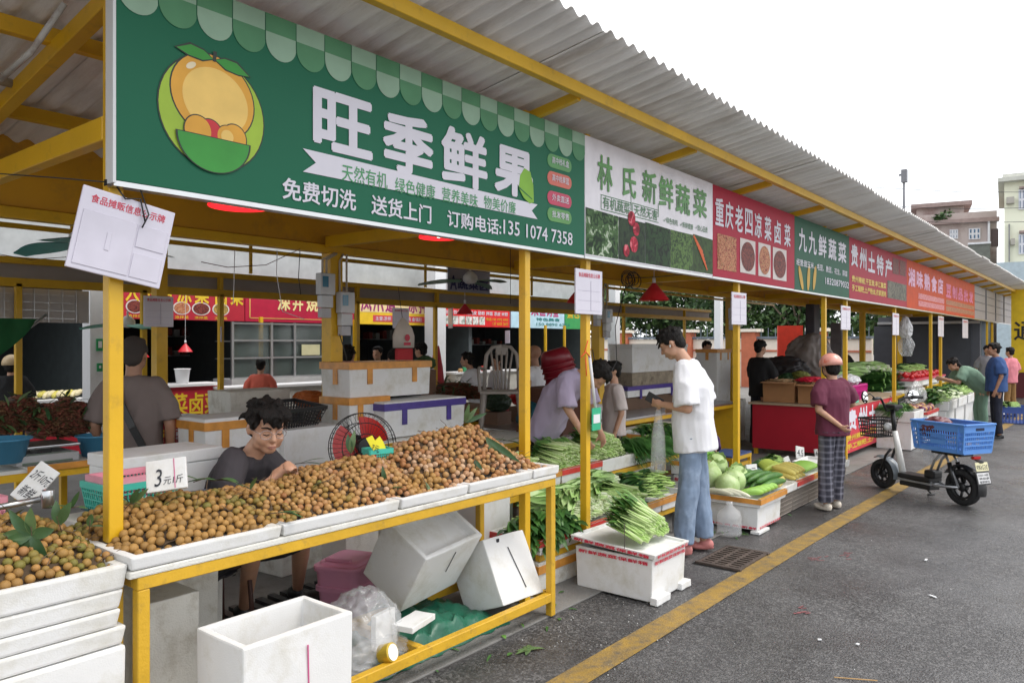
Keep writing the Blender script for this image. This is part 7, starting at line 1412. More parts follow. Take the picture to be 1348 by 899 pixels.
# ================================================================ people inside the hall
def standing(label, px, ytop, d, face_deg, **k):
    """person whose crown is at row ytop over column px at view depth d; face_deg 0 = away from us, 90 = to the picture's left, -90 right, 180 towards us"""
    top = PD(px, ytop, d); s = top.z/1.725; hd = TH+radians(face_deg); return person(label, (top.x, top.y, .012), hd, s=s*k.pop('ks', 1), **k)
GSH = cloth("grey_brown_shirt", (118, 106, 102)); WSH = cloth("white_tshirt", (228, 228, 232), var=.03); BKS = cloth("black_shirt", (22, 22, 24)); ORS = cloth("coral_shirt", (225, 110, 90)); DKT = cloth("dark_trousers", (35, 35, 42)); TLS = cloth("teal_shirt", (50, 110, 110)); GYS = cloth("grey_shirt", (140, 142, 146)); LAV = cloth("lavender_shirt", (172, 160, 184), var=.04); DEN = cloth("blue_denim", (124, 142, 166), var=.22, dirt=srgb((150, 166, 188)), ds=5); PKS = cloth("pink_shirt", (215, 130, 140)); SAGE = cloth("sage_dress", (120, 150, 130)); BLS = cloth("navy_blue_shirt", (48, 78, 128)); MAR = cloth("maroon_shirt", (98, 40, 62)); KHK = cloth("tan_trousers", (140, 105, 60))
t, P, H = standing("man in a grey brown shirt with a black shoulder strap seen from behind", 176, 446, 5.0, 12, skin=SKIN2, shirt=GSH, sleeve=.45, trousers=DKT, shoes=BLACK, hair='crop', hairm=mat("cropped_hair", (.05, .04, .035), rough=.9), width=1.0, vox=.011, loose=1.0, hem=.06)
mb = MB(); s = P['neck'].z; N = P['neck']; pts = [N+Vector((-.10, .10, -.06)), N+Vector((-.11, -.02, -.005)), N+Vector((-.06, -.14, -.12)), N+Vector((.04, -.175, -.32)), N+Vector((.15, -.16, -.55)), N+Vector((.21, -.08, -.68))]
for a_, b_ in zip(pts, pts[1:]): mb.beam(a_, b_, .045, .012, 0, (0, 1, .2))
build(mb, "shoulder_strap", BLACK, t, world=False); mb = MB(); mb.box(N+Vector((.24, -.03, -.76)), (.10, .22, .26)); build(mb, "shoulder_bag", BLACK, t, world=False, bevel=.02)
CRH = S("cream_helmet", (205, 180, 140), rough=.4)
def helmet(t, P, H, hs, m, extra=None):
    C = P['head']; T = lambda x, y, z: C+H@Vector((x*hs, y*hs, z*hs)); mb = MB(); n = 20; vs = []
    for i in range(9):
        a = pi/2*i/8
        for j in range(n): b_ = 2*pi*j/n; vs.append(T(.108*cos(a)*cos(b_), -.015+.128*cos(a)*sin(b_), .025+.115*sin(a)-(.02 if i == 0 else 0)))
    mb.add(vs, [(i*n+j, i*n+(j+1) % n, (i+1)*n+(j+1) % n, (i+1)*n+j) for i in range(8) for j in range(n)]+[tuple(range(n))[::-1]]); build(mb, "helmet", m, t, True, world=False)
    mb = MB(); mb.tube([T(-.10, .0, .01), T(-.08, .03, -.06), T(0, .06, -.115), T(.08, .03, -.06), T(.10, 0, .01)], .006*hs, 6); build(mb, "helmet_strap", BLACK, t, True, world=False)
t, P, H = standing("person in black with a cream helmet at the left edge by the noodle counter", 15, 466, 9.0, 20, shirt=BKS, trousers=DKT, hair='helmet', vox=.014, shoes=BLACK, ks=.97); helmet(t, P, H, .93, CRH)
standing("woman in a coral shirt bending over the pale counter", 343, 474, 11.0, 10, shirt=ORS, trousers=cloth("brown_apron", (80, 65, 62)), hair='short', vox=.015, shoes=BLACK, heads=1.0)
standing("person in teal sitting in the dark stall under the yellow sign", 497, 457, 12.0, 170, shirt=TLS, trousers=DKT, hair='short', vox=.016)
standing("dark haired person behind the large foam box under the hanging bag", 520, 461, 8.0, 20, shirt=BKS, trousers=DKT, hair='long', vox=.014); standing("man in a white shirt beside the hanging shopping bag", 555, 452, 11.0, 60, shirt=WSH, trousers=DKT, hair='short', vox=.015)
standing("person in pink half hidden by the big yellow column", 458, 456, 8.5, 0, shirt=cloth("dusty_pink", (170, 110, 105)), trousers=DKT, hair='short', vox=.014)
standing("woman in a white top and red apron strap at the noodle shop", 628, 461, 10.5, 75, shirt=WSH, trousers=DKT, hair='bun', vox=.014, J=dict(neck=(0, .10, 1.42), head=(0, .17, 1.555), chest=(0, .05, 1.22), sl=(-.17, .09, 1.36), sr=(.17, .09, 1.36), el=(-.2, .2, 1.1), er=(.2, .2, 1.1), wl=(-.12, .42, 1.05), wr=(.12, .42, 1.05)))
standing("second worker in white behind the grey chair's slats", 655, 468, 10.8, 120, shirt=WSH, trousers=DKT, hair='short', vox=.015)
standing("bald man in a white sleeveless top between the tall post and the red stools", 704, 455, 8.6, 60, skin=SKIN2, shirt=WSH, sleeve=.12, trousers=DKT, hair='bald', vox=.013, width=1.08)
standing("man in a grey shirt walking away beyond the foam box stack", 850, 456, 11.5, 5, shirt=GYS, trousers=DKT, hair='crop', vox=.015); standing("person in green far beyond the foam box stack", 826, 457, 13.5, 0, shirt=cloth("green_shirt", (110, 140, 110)), trousers=DKT, hair='short', vox=.018)
standing("person in dark blue standing far behind the young man", 930, 450, 13.0, 180, shirt=cloth("dark_blue_shirt", (45, 55, 80)), trousers=DKT, hair='short', vox=.018)
standing("person in black looking at a phone before the cream wall", 1000, 449, 11.5, -60, shirt=BKS, trousers=DKT, hair='short', vox=.016, J=dict(el=(-.22, .1, 1.12), er=(.22, .1, 1.12), wl=(-.08, .3, 1.22), wr=(.08, .3, 1.22)))
standing("helper in a pale shirt behind the lavender shirted man", 808, 477, 7.6, 100, shirt=cloth("pale_pinkish_shirt", (205, 192, 188)), trousers=DKT, hair='short', vox=.013)
# lavender-shirted man bending over the upper bins
pb = PD(724, 560, 6.5); hb = PD(786, 494, 6.25); base = (pb.x, pb.y, .012); hdg = math.atan2(hb.y-pb.y, hb.x-pb.x); L = lambda p: loc_of(p, base, hdg)
h_ = L(hb); nk = h_+Vector((0, -.15, .02)); pel = Vector((0, -.05, .90)); ch = pel.lerp(nk, .5)+Vector((0, -.03, .04))
person("man in a lavender shirt bending low over the upper vegetable bins", base, hdg, dict(pelvis=pel, chest=ch, neck=nk, head=h_, hl=(-.09, -.05, .85), hr=(.09, -.05, .85), kl=(-.1, 0, .46), kr=(.1, .02, .46), sl=nk+Vector((-.17, -.07, -.05)), sr=nk+Vector((.17, -.07, -.05)), el=nk+Vector((-.2, .0, -.28)), er=nk+Vector((.2, -.02, -.28)), wl=nk+Vector((-.12, .12, -.5)), wr=nk+Vector((.14, .1, -.5))), shirt=LAV, sleeve=.5, trousers=cloth("black_trousers", (14, 14, 16)), shoes=BLACK, hair='short', vox=.011, loose=1.2, up=(0, .8, .35), fwd=(0, .5, -1), width=.98, wr=.014, hem=.0)
# payment card hanging from the middle post on a white tube, code left blank
t = thing("payment_card", "green payment card on a white tube tied to the middle post with an orange ribbon", "payment card", PY(780, 500, 2.87)); mb = MB(); mb.tube([PY(776, 468, 2.87), PY(784, 540, 2.87)], .011, 10); build(mb, "tube", WHITEP, t, True)
a, b_ = PY(779, 567, 2.86), PY(790, 536, 2.86); mb = MB(); mb.bb((a.x, 2.855, a.z), (b_.x, 2.862, b_.z)); build(mb, "card", S("card_green", (50, 175, 130), rough=.3), t); mb = MB(); mb.bb((a.x+.012, 2.852, a.z+.05), (b_.x-.012, 2.8545, a.z+.11)); build(mb, "blank_panel", WHITEP, t)
mb = MB(); mb.tube([PY(765, 470, 2.86), PY(771, 463, 2.86), PY(777, 470, 2.86)], .005, 5); mb.tube([PY(769, 466, 2.86), PY(774, 448, 2.86)], .004, 5); mb.tube([PY(771, 470, 2.86), PY(772, 495, 2.86)], .004, 5); build(mb, "ribbon", S("orange_ribbon", (235, 95, 40)), t, True)
# ================================================================ young man in white
fp = PG(913, 728, 0); hd = math.atan2(.97, -.26)
L2 = lambda p: loc_of(p, (fp.x, fp.y, .004), hd)
wl = L2(PD(884, 534, 5.75)); nk = Vector((0, .055, 1.475))
t, P, H = person("young man in a white T-shirt and loose blue jeans looking down at his phone", (fp.x, fp.y, .004), hd, dict(neck=nk, head=nk+Vector((0, .115, .125)), chest=(0, .0, 1.26), pelvis=(0, .0, .96), sl=(-.185, .045, 1.415), sr=(.185, .045, 1.415), el=(-.235, .0, 1.12), wl=(-.16, .20, 1.14), er=(.215, -.05, 1.12), wr=(.10, .12, 1.10), hl=(-.10, 0, .92), hr=(.10, 0, .92), kl=(-.11, .02, .50), kr=(.11, -.01, .50), al=(-.115, .06, .09), ar=(.105, -.06, .09)), 1.02, shirt=WSH, sleeve=.46, trousers=DEN, shoes=S("pink_shoe", (190, 120, 115)), hair='short', vox=.0085, loose=1.7, face='closed', up=(0, .62, 1), fwd=(0, 1, -.62), pw=2.1, shirt_sc=(1.02, 1.12), handl=dict(curl=.9, n=(1, 0, .2)), wr=.013, hem=.075, width=.97, seed=8)
mb = MB(); w_ = P['wl']; mb.box(w_+Vector((.045, .075, .03)), (.012, .14, .075), 0, 0, Matrix.Rotation(.5, 3, 'X')); build(mb, "phone", BLACK, t, world=False, bevel=.004); mb = MB(); mb.ell(P['head']+H@Vector((-.083, .004, -.02)), (.006, .006, .012)); build(mb, "earphone", WHITEP, t, True, world=False)
mb = MB(); a = w_+Vector((.02, .04, -.04)); mb.loft([(a, (1, 0, 0), (0, 1, 0), .02, .02), (a-UPV*.2, (1, 0, 0), (0, 1, 0), .06, .05), (a-UPV*.48, (1, 0, 0), (0, 1, 0), .07, .06)], 14); build(mb, "plastic_bag", CLR, t, True, world=False)
# ================================================================ helmeted shopper
PLD = mat("plaid_cloth", (.03, .03, .045), rough=.85)
def plaid(m):
    nt = m.node_tree; N = nt.nodes; L = nt.links; b = N["Principled BSDF"]; tc = N.new("ShaderNodeTexCoord"); col = b.inputs["Base Color"].links[0].from_socket
    for i, (dr, sc) in enumerate((('Z', 5.2), ('X', 5.2))):
        w_ = N.new("ShaderNodeTexWave"); w_.wave_type = 'BANDS'; w_.bands_direction = dr; w_.inputs["Scale"].default_value = sc; w_.inputs["Distortion"].default_value = .6; L.new(tc.outputs["Object"], w_.inputs[0])
        r = N.new("ShaderNodeMapRange"); r.inputs[1].default_value = .55; r.inputs[2].default_value = .95; r.inputs[4].default_value = .65; L.new(w_.outputs[1], r.inputs[0]); mx = N.new("ShaderNodeMix"); mx.data_type = 'RGBA'; mx.blend_type = 'ADD'; L.new(r.outputs[0], mx.inputs[0]); L.new(col, mx.inputs[6]); mx.inputs[7].default_value = (.13, .13, .155, 1); col = mx.outputs[2]
    L.new(col, b.inputs["Base Color"])
plaid(PLD)
fp = PG(1096, 671, 0); hd = TH+radians(20)
t, P, H = person("shopper in a maroon T-shirt, plaid trousers and a pink patterned helmet", (fp.x, fp.y, .004), hd, dict(el=(-.25, -.06, 1.12), wl=(-.06, -.17, .95), er=(.30, .02, 1.16), wr=(.24, .25, 1.05), kl=(-.1, 0, .48), kr=(.1, .04, .48), ar=(.10, .06, .085), neck=(0, .0, 1.44), head=(0, .04, 1.585)), .885, shirt=MAR, sleeve=.42, trousers=PLD, shoes=S("cream_clog", (215, 205, 190), rough=.5), hair='helmet', vox=.010, loose=1.1, pw=2.3, up=(0, .15, 1), wr=.010, hem=.02, heads=1.05, handl=dict(curl=.8), seed=3, width=1.08)
HP = mat("pink_helmet", srgb((225, 160, 145)), rough=.3, var=.05, vs=4, dirt=srgb((215, 90, 60)), ds=7, dlo=.55, dhi=.6, coat=.4); helmet(t, P, H, .885*1.06, HP)
# ================================================================ red fronted counter with banner
t = thing("red_counter", "market counter skirted in plain red cloth with a printed specialities banner", "counter", (11.5, 3.5, 0)); CR = S("counter_red", (175, 22, 45), rough=.5, var=.06)
mb = MB(); mb.bb((10.9, 3.02, .10), (10.93, 4.25, .74)); build(mb, "red_cloth", CR, t); mb = MB(); mb.bb((10.86, 2.98, .741), (14.4, 4.3, .77)); build(mb, "tabletop", S("wood_edge", (170, 150, 125)), t)
mb = MB(); mb.bb((10.931, 2.99, .10), (14.0, 3.019, .74)); build(mb, "banner", S("banner_red", (205, 45, 65), rough=.45), t)
for k, s in enumerate("贵州土特产"): mb = MB(); text_on(mb, s, (11.1+k*.56, 2.986, .40), EXV, EZV, .48, .30, .05); build(mb, "lettering", PRINTWHITE, t)
for k, s in enumerate(("贵州辣椒,干豆豉,香菇木耳", "手工糍粑,土产粉丝,腊肉")): mb = MB(); text_on(mb, s, (11.1, 2.986, .26-.12*k), EXV, EZV, 2.6, .09, .03); build(mb, "lettering", PRINTYEL, t)
for x, y in ((10.95, 3.05), (10.95, 4.2), (14.3, 3.05), (14.3, 4.2)): mb = MB(); mb.bb((x, y, 0), (x+.05, y+.05, .74)); build(mb, "leg", YEL, t)
CBD = S("cardboard", (165, 120, 80), rough=.8, var=.1)
for k, (px0, px1, y0, y1, X, l, tl2) in enumerate(((1004, 1046, 504, 529, 11.0, "open cardboard box of dried goods, left one on the red counter", .1), (1050, 1084, 509, 533, 10.98, "open cardboard box of dried goods behind the shopper's shoulder", 0))):
    a, b_ = PX(px0, y1, X), PX(px1, y0, X); t = thing("cardboard_box", l, "cardboard box", (X, (a.y+b_.y)/2, .775)); mb = shell((X, b_.y, .775+(b_.z-a.z)), (.35, 0, 0), (0, a.y-b_.y, 0), (0, 0, -(b_.z-a.z)), .01, True, .4); build(mb, "carton", CBD, t, fix=True)
    for s in (-1,): mb = MB(); mb.add([(X-.001, b_.y, .775+b_.z-a.z), (X-.001, a.y, .775+b_.z-a.z), (X-.12, a.y, .76+b_.z-a.z+.0), (X-.12, b_.y, .76+b_.z-a.z)], [(0, 1, 2, 3)]); build(mb, "flap", CBD, t)
    mb = MB(); V_, F_ = ico(2)
    for j in range(90): mb.add([Vector((X+rnd(.03, .32), rnd(b_.y+.02, a.y-.02), .775+(b_.z-a.z)*rnd(.75, 1.05)))+v*.028 for v in V_], F_)
    build(mb, "dried_goods", S("dried_tan", (190, 155, 115), var=.2), t, True)["kind"] = "stuff"
bag("red plastic bag on the cardboard boxes", PX(1070, 502, 11.2)+Vector((0, 0, .02)), (.16, .2, .045), S("red_bag", (200, 30, 60), rough=.35, bump=.3, bs=15), 61); bag("dark bag heaped behind the cardboard boxes", PX(1028, 490, 11.7), (.2, .42, .22), S("charcoal_bag", (30, 26, 28), rough=.5, bump=.4, bs=12), 62); bag("large grey translucent sack behind the shopper's helmet", PX(1066, 478, 12.2), (.2, .35, .42), S("grey_sack", (120, 112, 108), rough=.5, bump=.4, bs=12), 63, name="sack")
t = thing("backpack", "grey and maroon backpack hanging beside the red board", "backpack", PX(1052, 475, 12.4)); c = PX(1052, 472, 12.4); mb = MB(); mb.ell(c, (.12, .17, .22), 16, 12); build(mb, "pack_body", S("backpack_grey", (95, 85, 88)), t, True); mb = MB(); mb.tube([c+Vector((-.13, .10, .16)), c+Vector((-.16, .10, 0)), c+Vector((-.12, .1, -.18))], .02, 6); mb.tube([c+Vector((-.13, -.10, .16)), c+Vector((-.16, -.10, 0)), c+Vector((-.12, -.1, -.18))], .02, 6); build(mb, "strap", S("backpack_maroon", (90, 25, 40)), t, True)
for k in range(3): c = PX(1022+k*16, 500-3*k, 11.5); bag(("green herb bag", "dark green herb bag", "olive herb bag")[k]+" on the red counter", c, (.1, .12, .06), S("herb_%d" % k, ((60, 110, 50), (35, 70, 35), (105, 110, 45))[k], var=.4, bump=.5, bs=40), 70+k)
# dark drum, green crates, hanging tarp post left of the counter
for k, (px0, px1, y0, y1, X, c_, l) in enumerate(((1060, 1072, 400, 472, 13.2, (58, 55, 62), "dark hanging cloth beside the red board"), (1093, 1108, 425, 480, 15.0, (95, 90, 92), "grey shutter panel above the shopper's helmet"))):
    a, b_ = PX(px0, y1, X), PX(px1, y0, X); pedestal(X+.01, b_.y+.02, .28, a.y-b_.y-.04, a.z, "dark grey cabinet base under the "+l.split(" ", 1)[1], S("cabinet_dark", (55, 55, 58))) if 1 < k < 5 and a.z > .2 else None; mb = MB(); mb.bb((X, b_.y, a.z), (X+.3, a.y, b_.z)); tag(rough(build(mb, ("hanging_cloth", "shutter_panel", "green_netting", "steel_drum", "tool_chest")[k], S("clut_%d" % k, c_, var=.3, rough=.6, bump=.3, bs=20), None, bevel=.02), .02, 6), l, ("cloth", "shutter", "netting", "drum", "chest")[k])
rtable("yellow table right of the young man behind the limes", 7.3, 8.6, 4.0, 4.5, .66); rtable("small yellow stool table with a blue top behind the basin", 8.6, 9.2, 3.6, 3.95, .30, S("blue_top", (70, 90, 140)))
t = person("woman in a dark polka dot top crouching behind the cabbages", (7.95, 3.75, .012), TH+radians(160), dict(pelvis=(0, 0, .28), chest=(0, .1, .52), neck=(0, .14, .70), head=(0, .2, .83), hl=(-.1, 0, .26), hr=(.1, 0, .26), kl=(-.2, .32, .42), kr=(.2, .32, .42), al=(-.15, .2, .085), ar=(.15, .2, .085), sl=(-.17, .13, .66), sr=(.17, .13, .66), el=(-.22, .3, .46), er=(.22, .3, .46), wl=(-.1, .45, .38), wr=(.1, .45, .38)), shirt=cloth("purple_top", (70, 40, 90)), trousers=cloth("dotted_dark", (25, 25, 40)), hair='long', vox=.014)[0]
# ================================================================ far stalls
rtable("yellow table of the stall under the phone number sign", 14.6, 17.0, 3.1, 4.0, .74); rtable("yellow table of greens behind the stooping woman", 17.2, 20.5, 3.1, 4.0, .78)
MAG = S("magenta_crate", (205, 50, 140), rough=.45)
basket("magenta plastic crate on the banner counter", (12.3, 3.35, .775), .8, .45, .22, MAG, 0, 14, 5, "plastic_crate", "crate", .95, solid=.45); bag("white sack of dried food in the magenta crate", (12.5, 3.4, 1.05), (.3, .2, .09), WBAG, 81); bag("pale bag of noodles beside the shopper's shoulder", (11.6, 3.4, .86), (.25, .2, .08), S("noodle_bag", (205, 190, 160), var=.2), 82); bag("clear bags over the second table of greens", (16.5, 3.6, .93), (.7, .3, .14), CLR, 83)
mb = MB(); mb.bb((11.4, 3.0, .775), (11.75, 3.3, .85)); tag(build(mb, "green_box", S("mint_box", (110, 200, 170)), None, bevel=.005), "mint green box on the banner counter by the shopper's elbow", "box")
def farbin(label, x0, x1, y0, y1, z, kind, n, s, l2, h_=.14, head=2.6, **k): bin_(label, x0, x1, y0, y1, z, h_, None, wall=.03); lay(kind, 'greens_bunch', l2, "greens", x0+.05, x1-.05, y0+.05, y1-.05, z+h_*.8, n, head, 3, s=s, **k)
lay('chive', 'greens_bunch', "long green onion bundle on the far table behind the yellow post", "greens", 14.6, 16.6, 3.15, 3.7, .76, 60, 2.2, 5, s=1.9, lift=.06)
fbox("tall white foam box on the ground under the far green beans", 12.7, 2.50, .012, .62, .5, .42, 0, False, FOAM, lid=.0); farbin("white foam bin of green beans on the tall foam box", 12.65, 13.35, 2.45, 3.0, .436, 'chive', 24, 1.3, "bundle of green beans in the far white foam bin", .16)
fbox("white foam box behind the scooter's handlebar", 13.5, 2.5, .012, .8, .45, .40, 0, False, FOAM, lid=.04); bin_("shallow tray of onions and potatoes on the far foam box", 13.45, 14.4, 2.42, 2.95, .42, .12, REDT, wall=.03)
V_, F_ = ico(3)
for k in range(26): o = bpy.data.objects.new("potato" if k % 2 else "red_onion", bpy.data.meshes.get("potato_m" if k % 2 else "onion_m") or MB().add([v*.05 for v in V_], F_).mesh("potato_m" if k % 2 else "onion_m", [S("potato_tan", (190, 150, 95), var=.2) if k % 2 else S("onion_purple", (100, 40, 75), rough=.35)], True)); COL.objects.link(o); o.location = (13.55+(k % 9)*.09, 2.5+(k//9)*.13+rnd(0, .03), .56+rnd(0, .03)); o.scale = (1, 1.2, .9); tag(o, ("tan potato" if k % 2 else "purple onion")+" in the far tray beyond the scooter basket", "potato" if k % 2 else "onion", "potatoes and onions in the far tray")
bag("knotted clear bag hanging at the far stall post", (14.3, 2.75, .78), (.25, .15, .2), CLR, 84, pinch=.6)
RT_ = S("tomato_red", (195, 30, 35), rough=.3); mt = MB().add([v*.045 for v in V_], F_).mesh("tomato", [RT_], True)
for k in range(60): o = bpy.data.objects.new("tomato", mt); COL.objects.link(o); o.location = (16.0+(k % 20)*.14+rnd(0, .04), 3.15+(k//20)*.12, .98+rnd(0, .04)); tag(o, "red tomato on the long pink edged tray at the far stall", "tomato", "tomatoes on the far tray")
mb = MB(); mb.bb((15.9, 3.08, .80), (19.0, 3.6, .93)); mb.bb((15.88, 3.06, .905), (19.02, 3.62, .935), 1); tag(build(mb, "tomato_tray", [FOAM, S("pink_edge", (205, 80, 100))], None), "long foam tray of tomatoes with a pinkish red edge", "tray")
lay('dark', 'greens_bunch', "heap of greens on the far table left of the stooping woman", "greens", 17.2, 20, 3.4, 3.9, .80, 50, 2.2, 4, s=2.0, lift=.07); lay('napa', 'chinese_cabbage', "pale cabbage at the back of the far table", "cabbage", 14.7, 17.5, 3.7, 3.95, .95, 24, 2.2, 3, s=1.5, lift=.06)
for k in range(5): x = 15.2+k*1.1; fbox(("foam box under the far greens, first beyond the onions", "foam box under the far greens, second beyond the onions", "foam box at the stooping woman's feet", "foam box behind the stooping woman's legs", "foam box beyond the man in blue")[k], x, 2.45, .012, .9, .5, .42, 0, False, FOAM, lid=.0, hi=False); farbin("white foam bin number %s of greens along the far kerb" % ("one", "two", "three", "four", "five")[k], x-.03, x+.93, 2.4, 3.0, .436, ('dark', 'bok', 'dark', 'choy', 'dark')[k], 16, 1.7, "greens heaped in the far kerb bin, position "+("one", "two", "three", "four", "five")[k], .16)
for k in range(3): fbox(("lowest", "middle", "topmost")[k]+" white foam box in the far stack beyond the man in blue", 19.8, 2.1, .012+.3*k, .7, .5, .29, 0, False, FOAM, lid=.0, hi=False)
t = basket("blue plastic crate of greens at the right picture edge", (18.6, 1.75, .012), .7, .5, .32, S("blue_crate_far", (65, 90, 160)), 0, 12, 4, "plastic_crate", "crate", .95, solid=.4); lay('dark', 'greens_bunch', "greens in the blue crate at the right edge", "greens", 18.3, 18.9, 1.6, 1.95, .3, 8, 2.2, 2, s=1.3)
# hanging bags under the far signs
for px, py, d, r, l in ((1192, 432, 14, (.11, .11, .2), "white bag hanging under the specialities sign"), (1193, 455, 14.2, (.12, .12, .22), "clear bag hanging under the white bag")): bag(l, PD(px, py, d), r, WBAG if py < 440 else CLR, int(px), pinch=.4)
# ================================================================ people on the right
fp = PD(1291, 470, 13.4); hd = TH+radians(80); L3 = lambda p: loc_of(p, (fp.x, fp.y, 0), hd)
person("woman in a sage green outfit stooping over the far vegetable bins", (fp.x, fp.y, .004), hd, dict(pelvis=(0, 0, .92), chest=(0, .20, 1.12), neck=(0, .36, 1.24), head=(0, .47, 1.31), sl=(-.16, .33, 1.21), sr=(.16, .33, 1.21), el=(-.2, .45, .98), er=(.2, .42, .98), wl=(-.1, .66, 1.05), wr=(.1, .66, 1.03)), .95, shirt=SAGE, sleeve=.4, trousers=cloth("sage_trousers", (115, 145, 125)), shoes=BLACK, hair='long', vox=.015, loose=1.8, pw=1.9, up=(0, .5, 1), fwd=(0, 1, -.5), width=1.1, hem=.08)
t, P, H = standing("man in a navy blue shirt turning to look beyond the stooping woman", 1312, 452, 12.9, 70, shirt=BLS, trousers=cloth("dark_navy", (28, 32, 48)), shoes=BLACK, hair='short', vox=.014, width=1.2, skin=SKIN2, face='open', loose=1.6, J=dict(head=(0, .05, 1.60)))
standing("person in a pink shirt and tan trousers at the right picture edge", 1330, 456, 16.5, 20, shirt=PKS, trousers=KHK, shoes=BLACK, hair='short', vox=.018, ks=.98)
standing("woman with dark hair half hidden behind the man in blue", 1300, 455, 17.0, 150, shirt=cloth("grey_top2", (130, 130, 135)), trousers=DKT, hair='long', vox=.018)
standing("person in the shadows above the shopper's shoulder", 1108, 452, 16.0, 180, shirt=BKS, trousers=DKT, hair='short', vox=.02)
# ================================================================ electric kick scooter
A = PG(1163, 642, 0); B = PG(1268, 665, 0); dw = (B-A); dw.z = 0; WB = dw.length; e = dw.normalized(); sdv = Vector((-e.y, e.x, 0)); yaw = math.atan2(-e.y, -e.x)
t = thing("electric_scooter", "grey and black seated electric kick scooter parked on the yellow line", "scooter", (A.x, A.y, .0)); SP = lambda f, s, z: A+e*f+sdv*s+UPV*z
RUB = mat("tyre_rubber", (.02, .02, .021), rough=.8, bump=.5, bs=120); SILV = S("scooter_silver", (170, 172, 175), rough=.3, metal=.6); GRP = S("scooter_grey", (120, 128, 135), rough=.35, coat=.4)
def wheel(c, R_, w_):
    pr = [(R_-.055, -w_*.5), (R_-.02, -w_*.55), (R_-.004, -w_*.35), (R_, 0), (R_-.004, w_*.35), (R_-.02, w_*.55), (R_-.055, w_*.5), (R_-.06, 0), (R_-.055, -w_*.5)]
    mb = MB(); mb.lathe(pr, c, 40, 0, sdv); ty = build(mb, "tyre", RUB, t, True); mb = MB(); mb.lathe([(R_-.062, -w_*.35), (R_-.085, -w_*.3), (R_-.085, w_*.3), (R_-.062, w_*.35), (R_-.062, -w_*.35)], c, 32, 0, sdv); mb.lathe([(0, -w_*.5), (.035, -w_*.5), (.045, -w_*.3), (.045, w_*.3), (.035, w_*.5), (0, w_*.5)], c, 20, 0, sdv)
    for k in range(6): a = pi*k/3+.3; M = e*cos(a)+UPV*sin(a); mb.beam(c+M*.035, c+M*(R_-.065), .02, .018, 0, sdv)
    build(mb, "rim", SILV if R_ < .16 else BLACK, t, True)
RF, RR = .165, .185; wf = SP(0, 0, RF); wr_ = SP(WB, 0, RR); wheel(wf, RF, .07); wheel(wr_, RR, .08)
def fender(c, R_, a0, a1, w_, m, nm):
    mb = MB(); n = 14; vs = []
    for i in range(n+1):
        a = radians(a0+(a1-a0)*i/n); q = e*cos(a)+UPV*sin(a)
        for rr_ in (R_, R_+.006): vs += [c+q*rr_-sdv*w_, c+q*(rr_+.02)-sdv*w_*.4, c+q*(rr_+.02)+sdv*w_*.4, c+q*rr_+sdv*w_]
    fs = [(8*i+k, 8*i+8+k, 8*i+9+k, 8*i+k+1) for i in range(n) for k in (0, 1, 2)]+[(8*i+4+k, 8*i+5+k, 8*i+13+k, 8*i+12+k) for i in range(n) for k in (0, 1, 2)]; mb.add(vs, fs); return build(mb, nm, m, t, True)
fender(wf, RF+.02, 70, -10, .055, GRP, "front_fender"); fender(wf, RF+.02, 120, 75, .05, GRP, "front_fender"); fender(wr_, RR+.02, 150, -15, .06, BLACK, "rear_fender")
HT = SP(.20, 0, .40); mb = MB(); mb.tube([SP(.27, 0, .18), SP(.21, 0, .42), SP(.155, 0, .66)], [.035, .036, .028], 12); build(mb, "stem", S("scooter_white", (215, 215, 212), rough=.3), t, True)
mb = MB(); 
for s in (-1, 1): mb.tube([wf+sdv*.055*s, SP(.08, .055*s, .38), SP(.13, .03*s, .46)], .014, 8)
mb.tube([SP(.155, 0, .62), SP(.135, 0, .78), SP(.12, 0, .90)], .024, 10); build(mb, "fork", BLACK, t, True)
mb = MB(); mb.tube([SP(.12, 0, .88), SP(.12, .09, .89), SP(.10, .13, 1.0), SP(.14, .20, 1.03), SP(.20, .34, 1.03)], .013, 10); mb.tube([SP(.12, 0, .88), SP(.12, -.09, .89), SP(.10, -.13, 1.0), SP(.14, -.20, 1.03), SP(.20, -.34, 1.03)], .013, 10); build(mb, "handlebar", BLACK, t, True)
for s in (-1, 1):
    mb = MB(); mb.tube([SP(.155, .24*s, 1.03), SP(.205, .36*s, 1.03)], .019, 10); build(mb, "grip", BLACK, t, True); mb = MB(); mb.tube([SP(.11, .20*s, 1.02), SP(.13, .33*s, 1.01)], .006, 6); build(mb, "brake_lever", SILV, t, True)
    c = SP(.08, .36*s, 1.04); mb = MB(); mb.tube([SP(.15, .28*s, 1.03), SP(.11, .32*s, 1.08), c+UPV*.0], .006, 6); mb.lathe([(0, -.012), (.062, -.012), (.07, 0), (.066, .008)], c, 28, 0, (e*.8+UPV*.1-sdv*.3*s)); build(mb, "mirror_housing", BLACK, t, True); mb = MB(); mb.lathe([(0, .009), (.064, .009)], c, 28, 0, (e*.8+UPV*.1-sdv*.3*s)); build(mb, "mirror_glass", mat("mirror", (.8, .8, .8), rough=.03, metal=1), t)
mb = MB(); mb.box(SP(.13, 0, .93), (.16, .13, .045), yaw); build(mb, "dashboard", BLACK, t, bevel=.012); mb = MB(); mb.ell(SP(.06, 0, .70), (.05, .05, .045)); build(mb, "headlight", S("lamp_glass", (215, 215, 215), rough=.1), t, True)
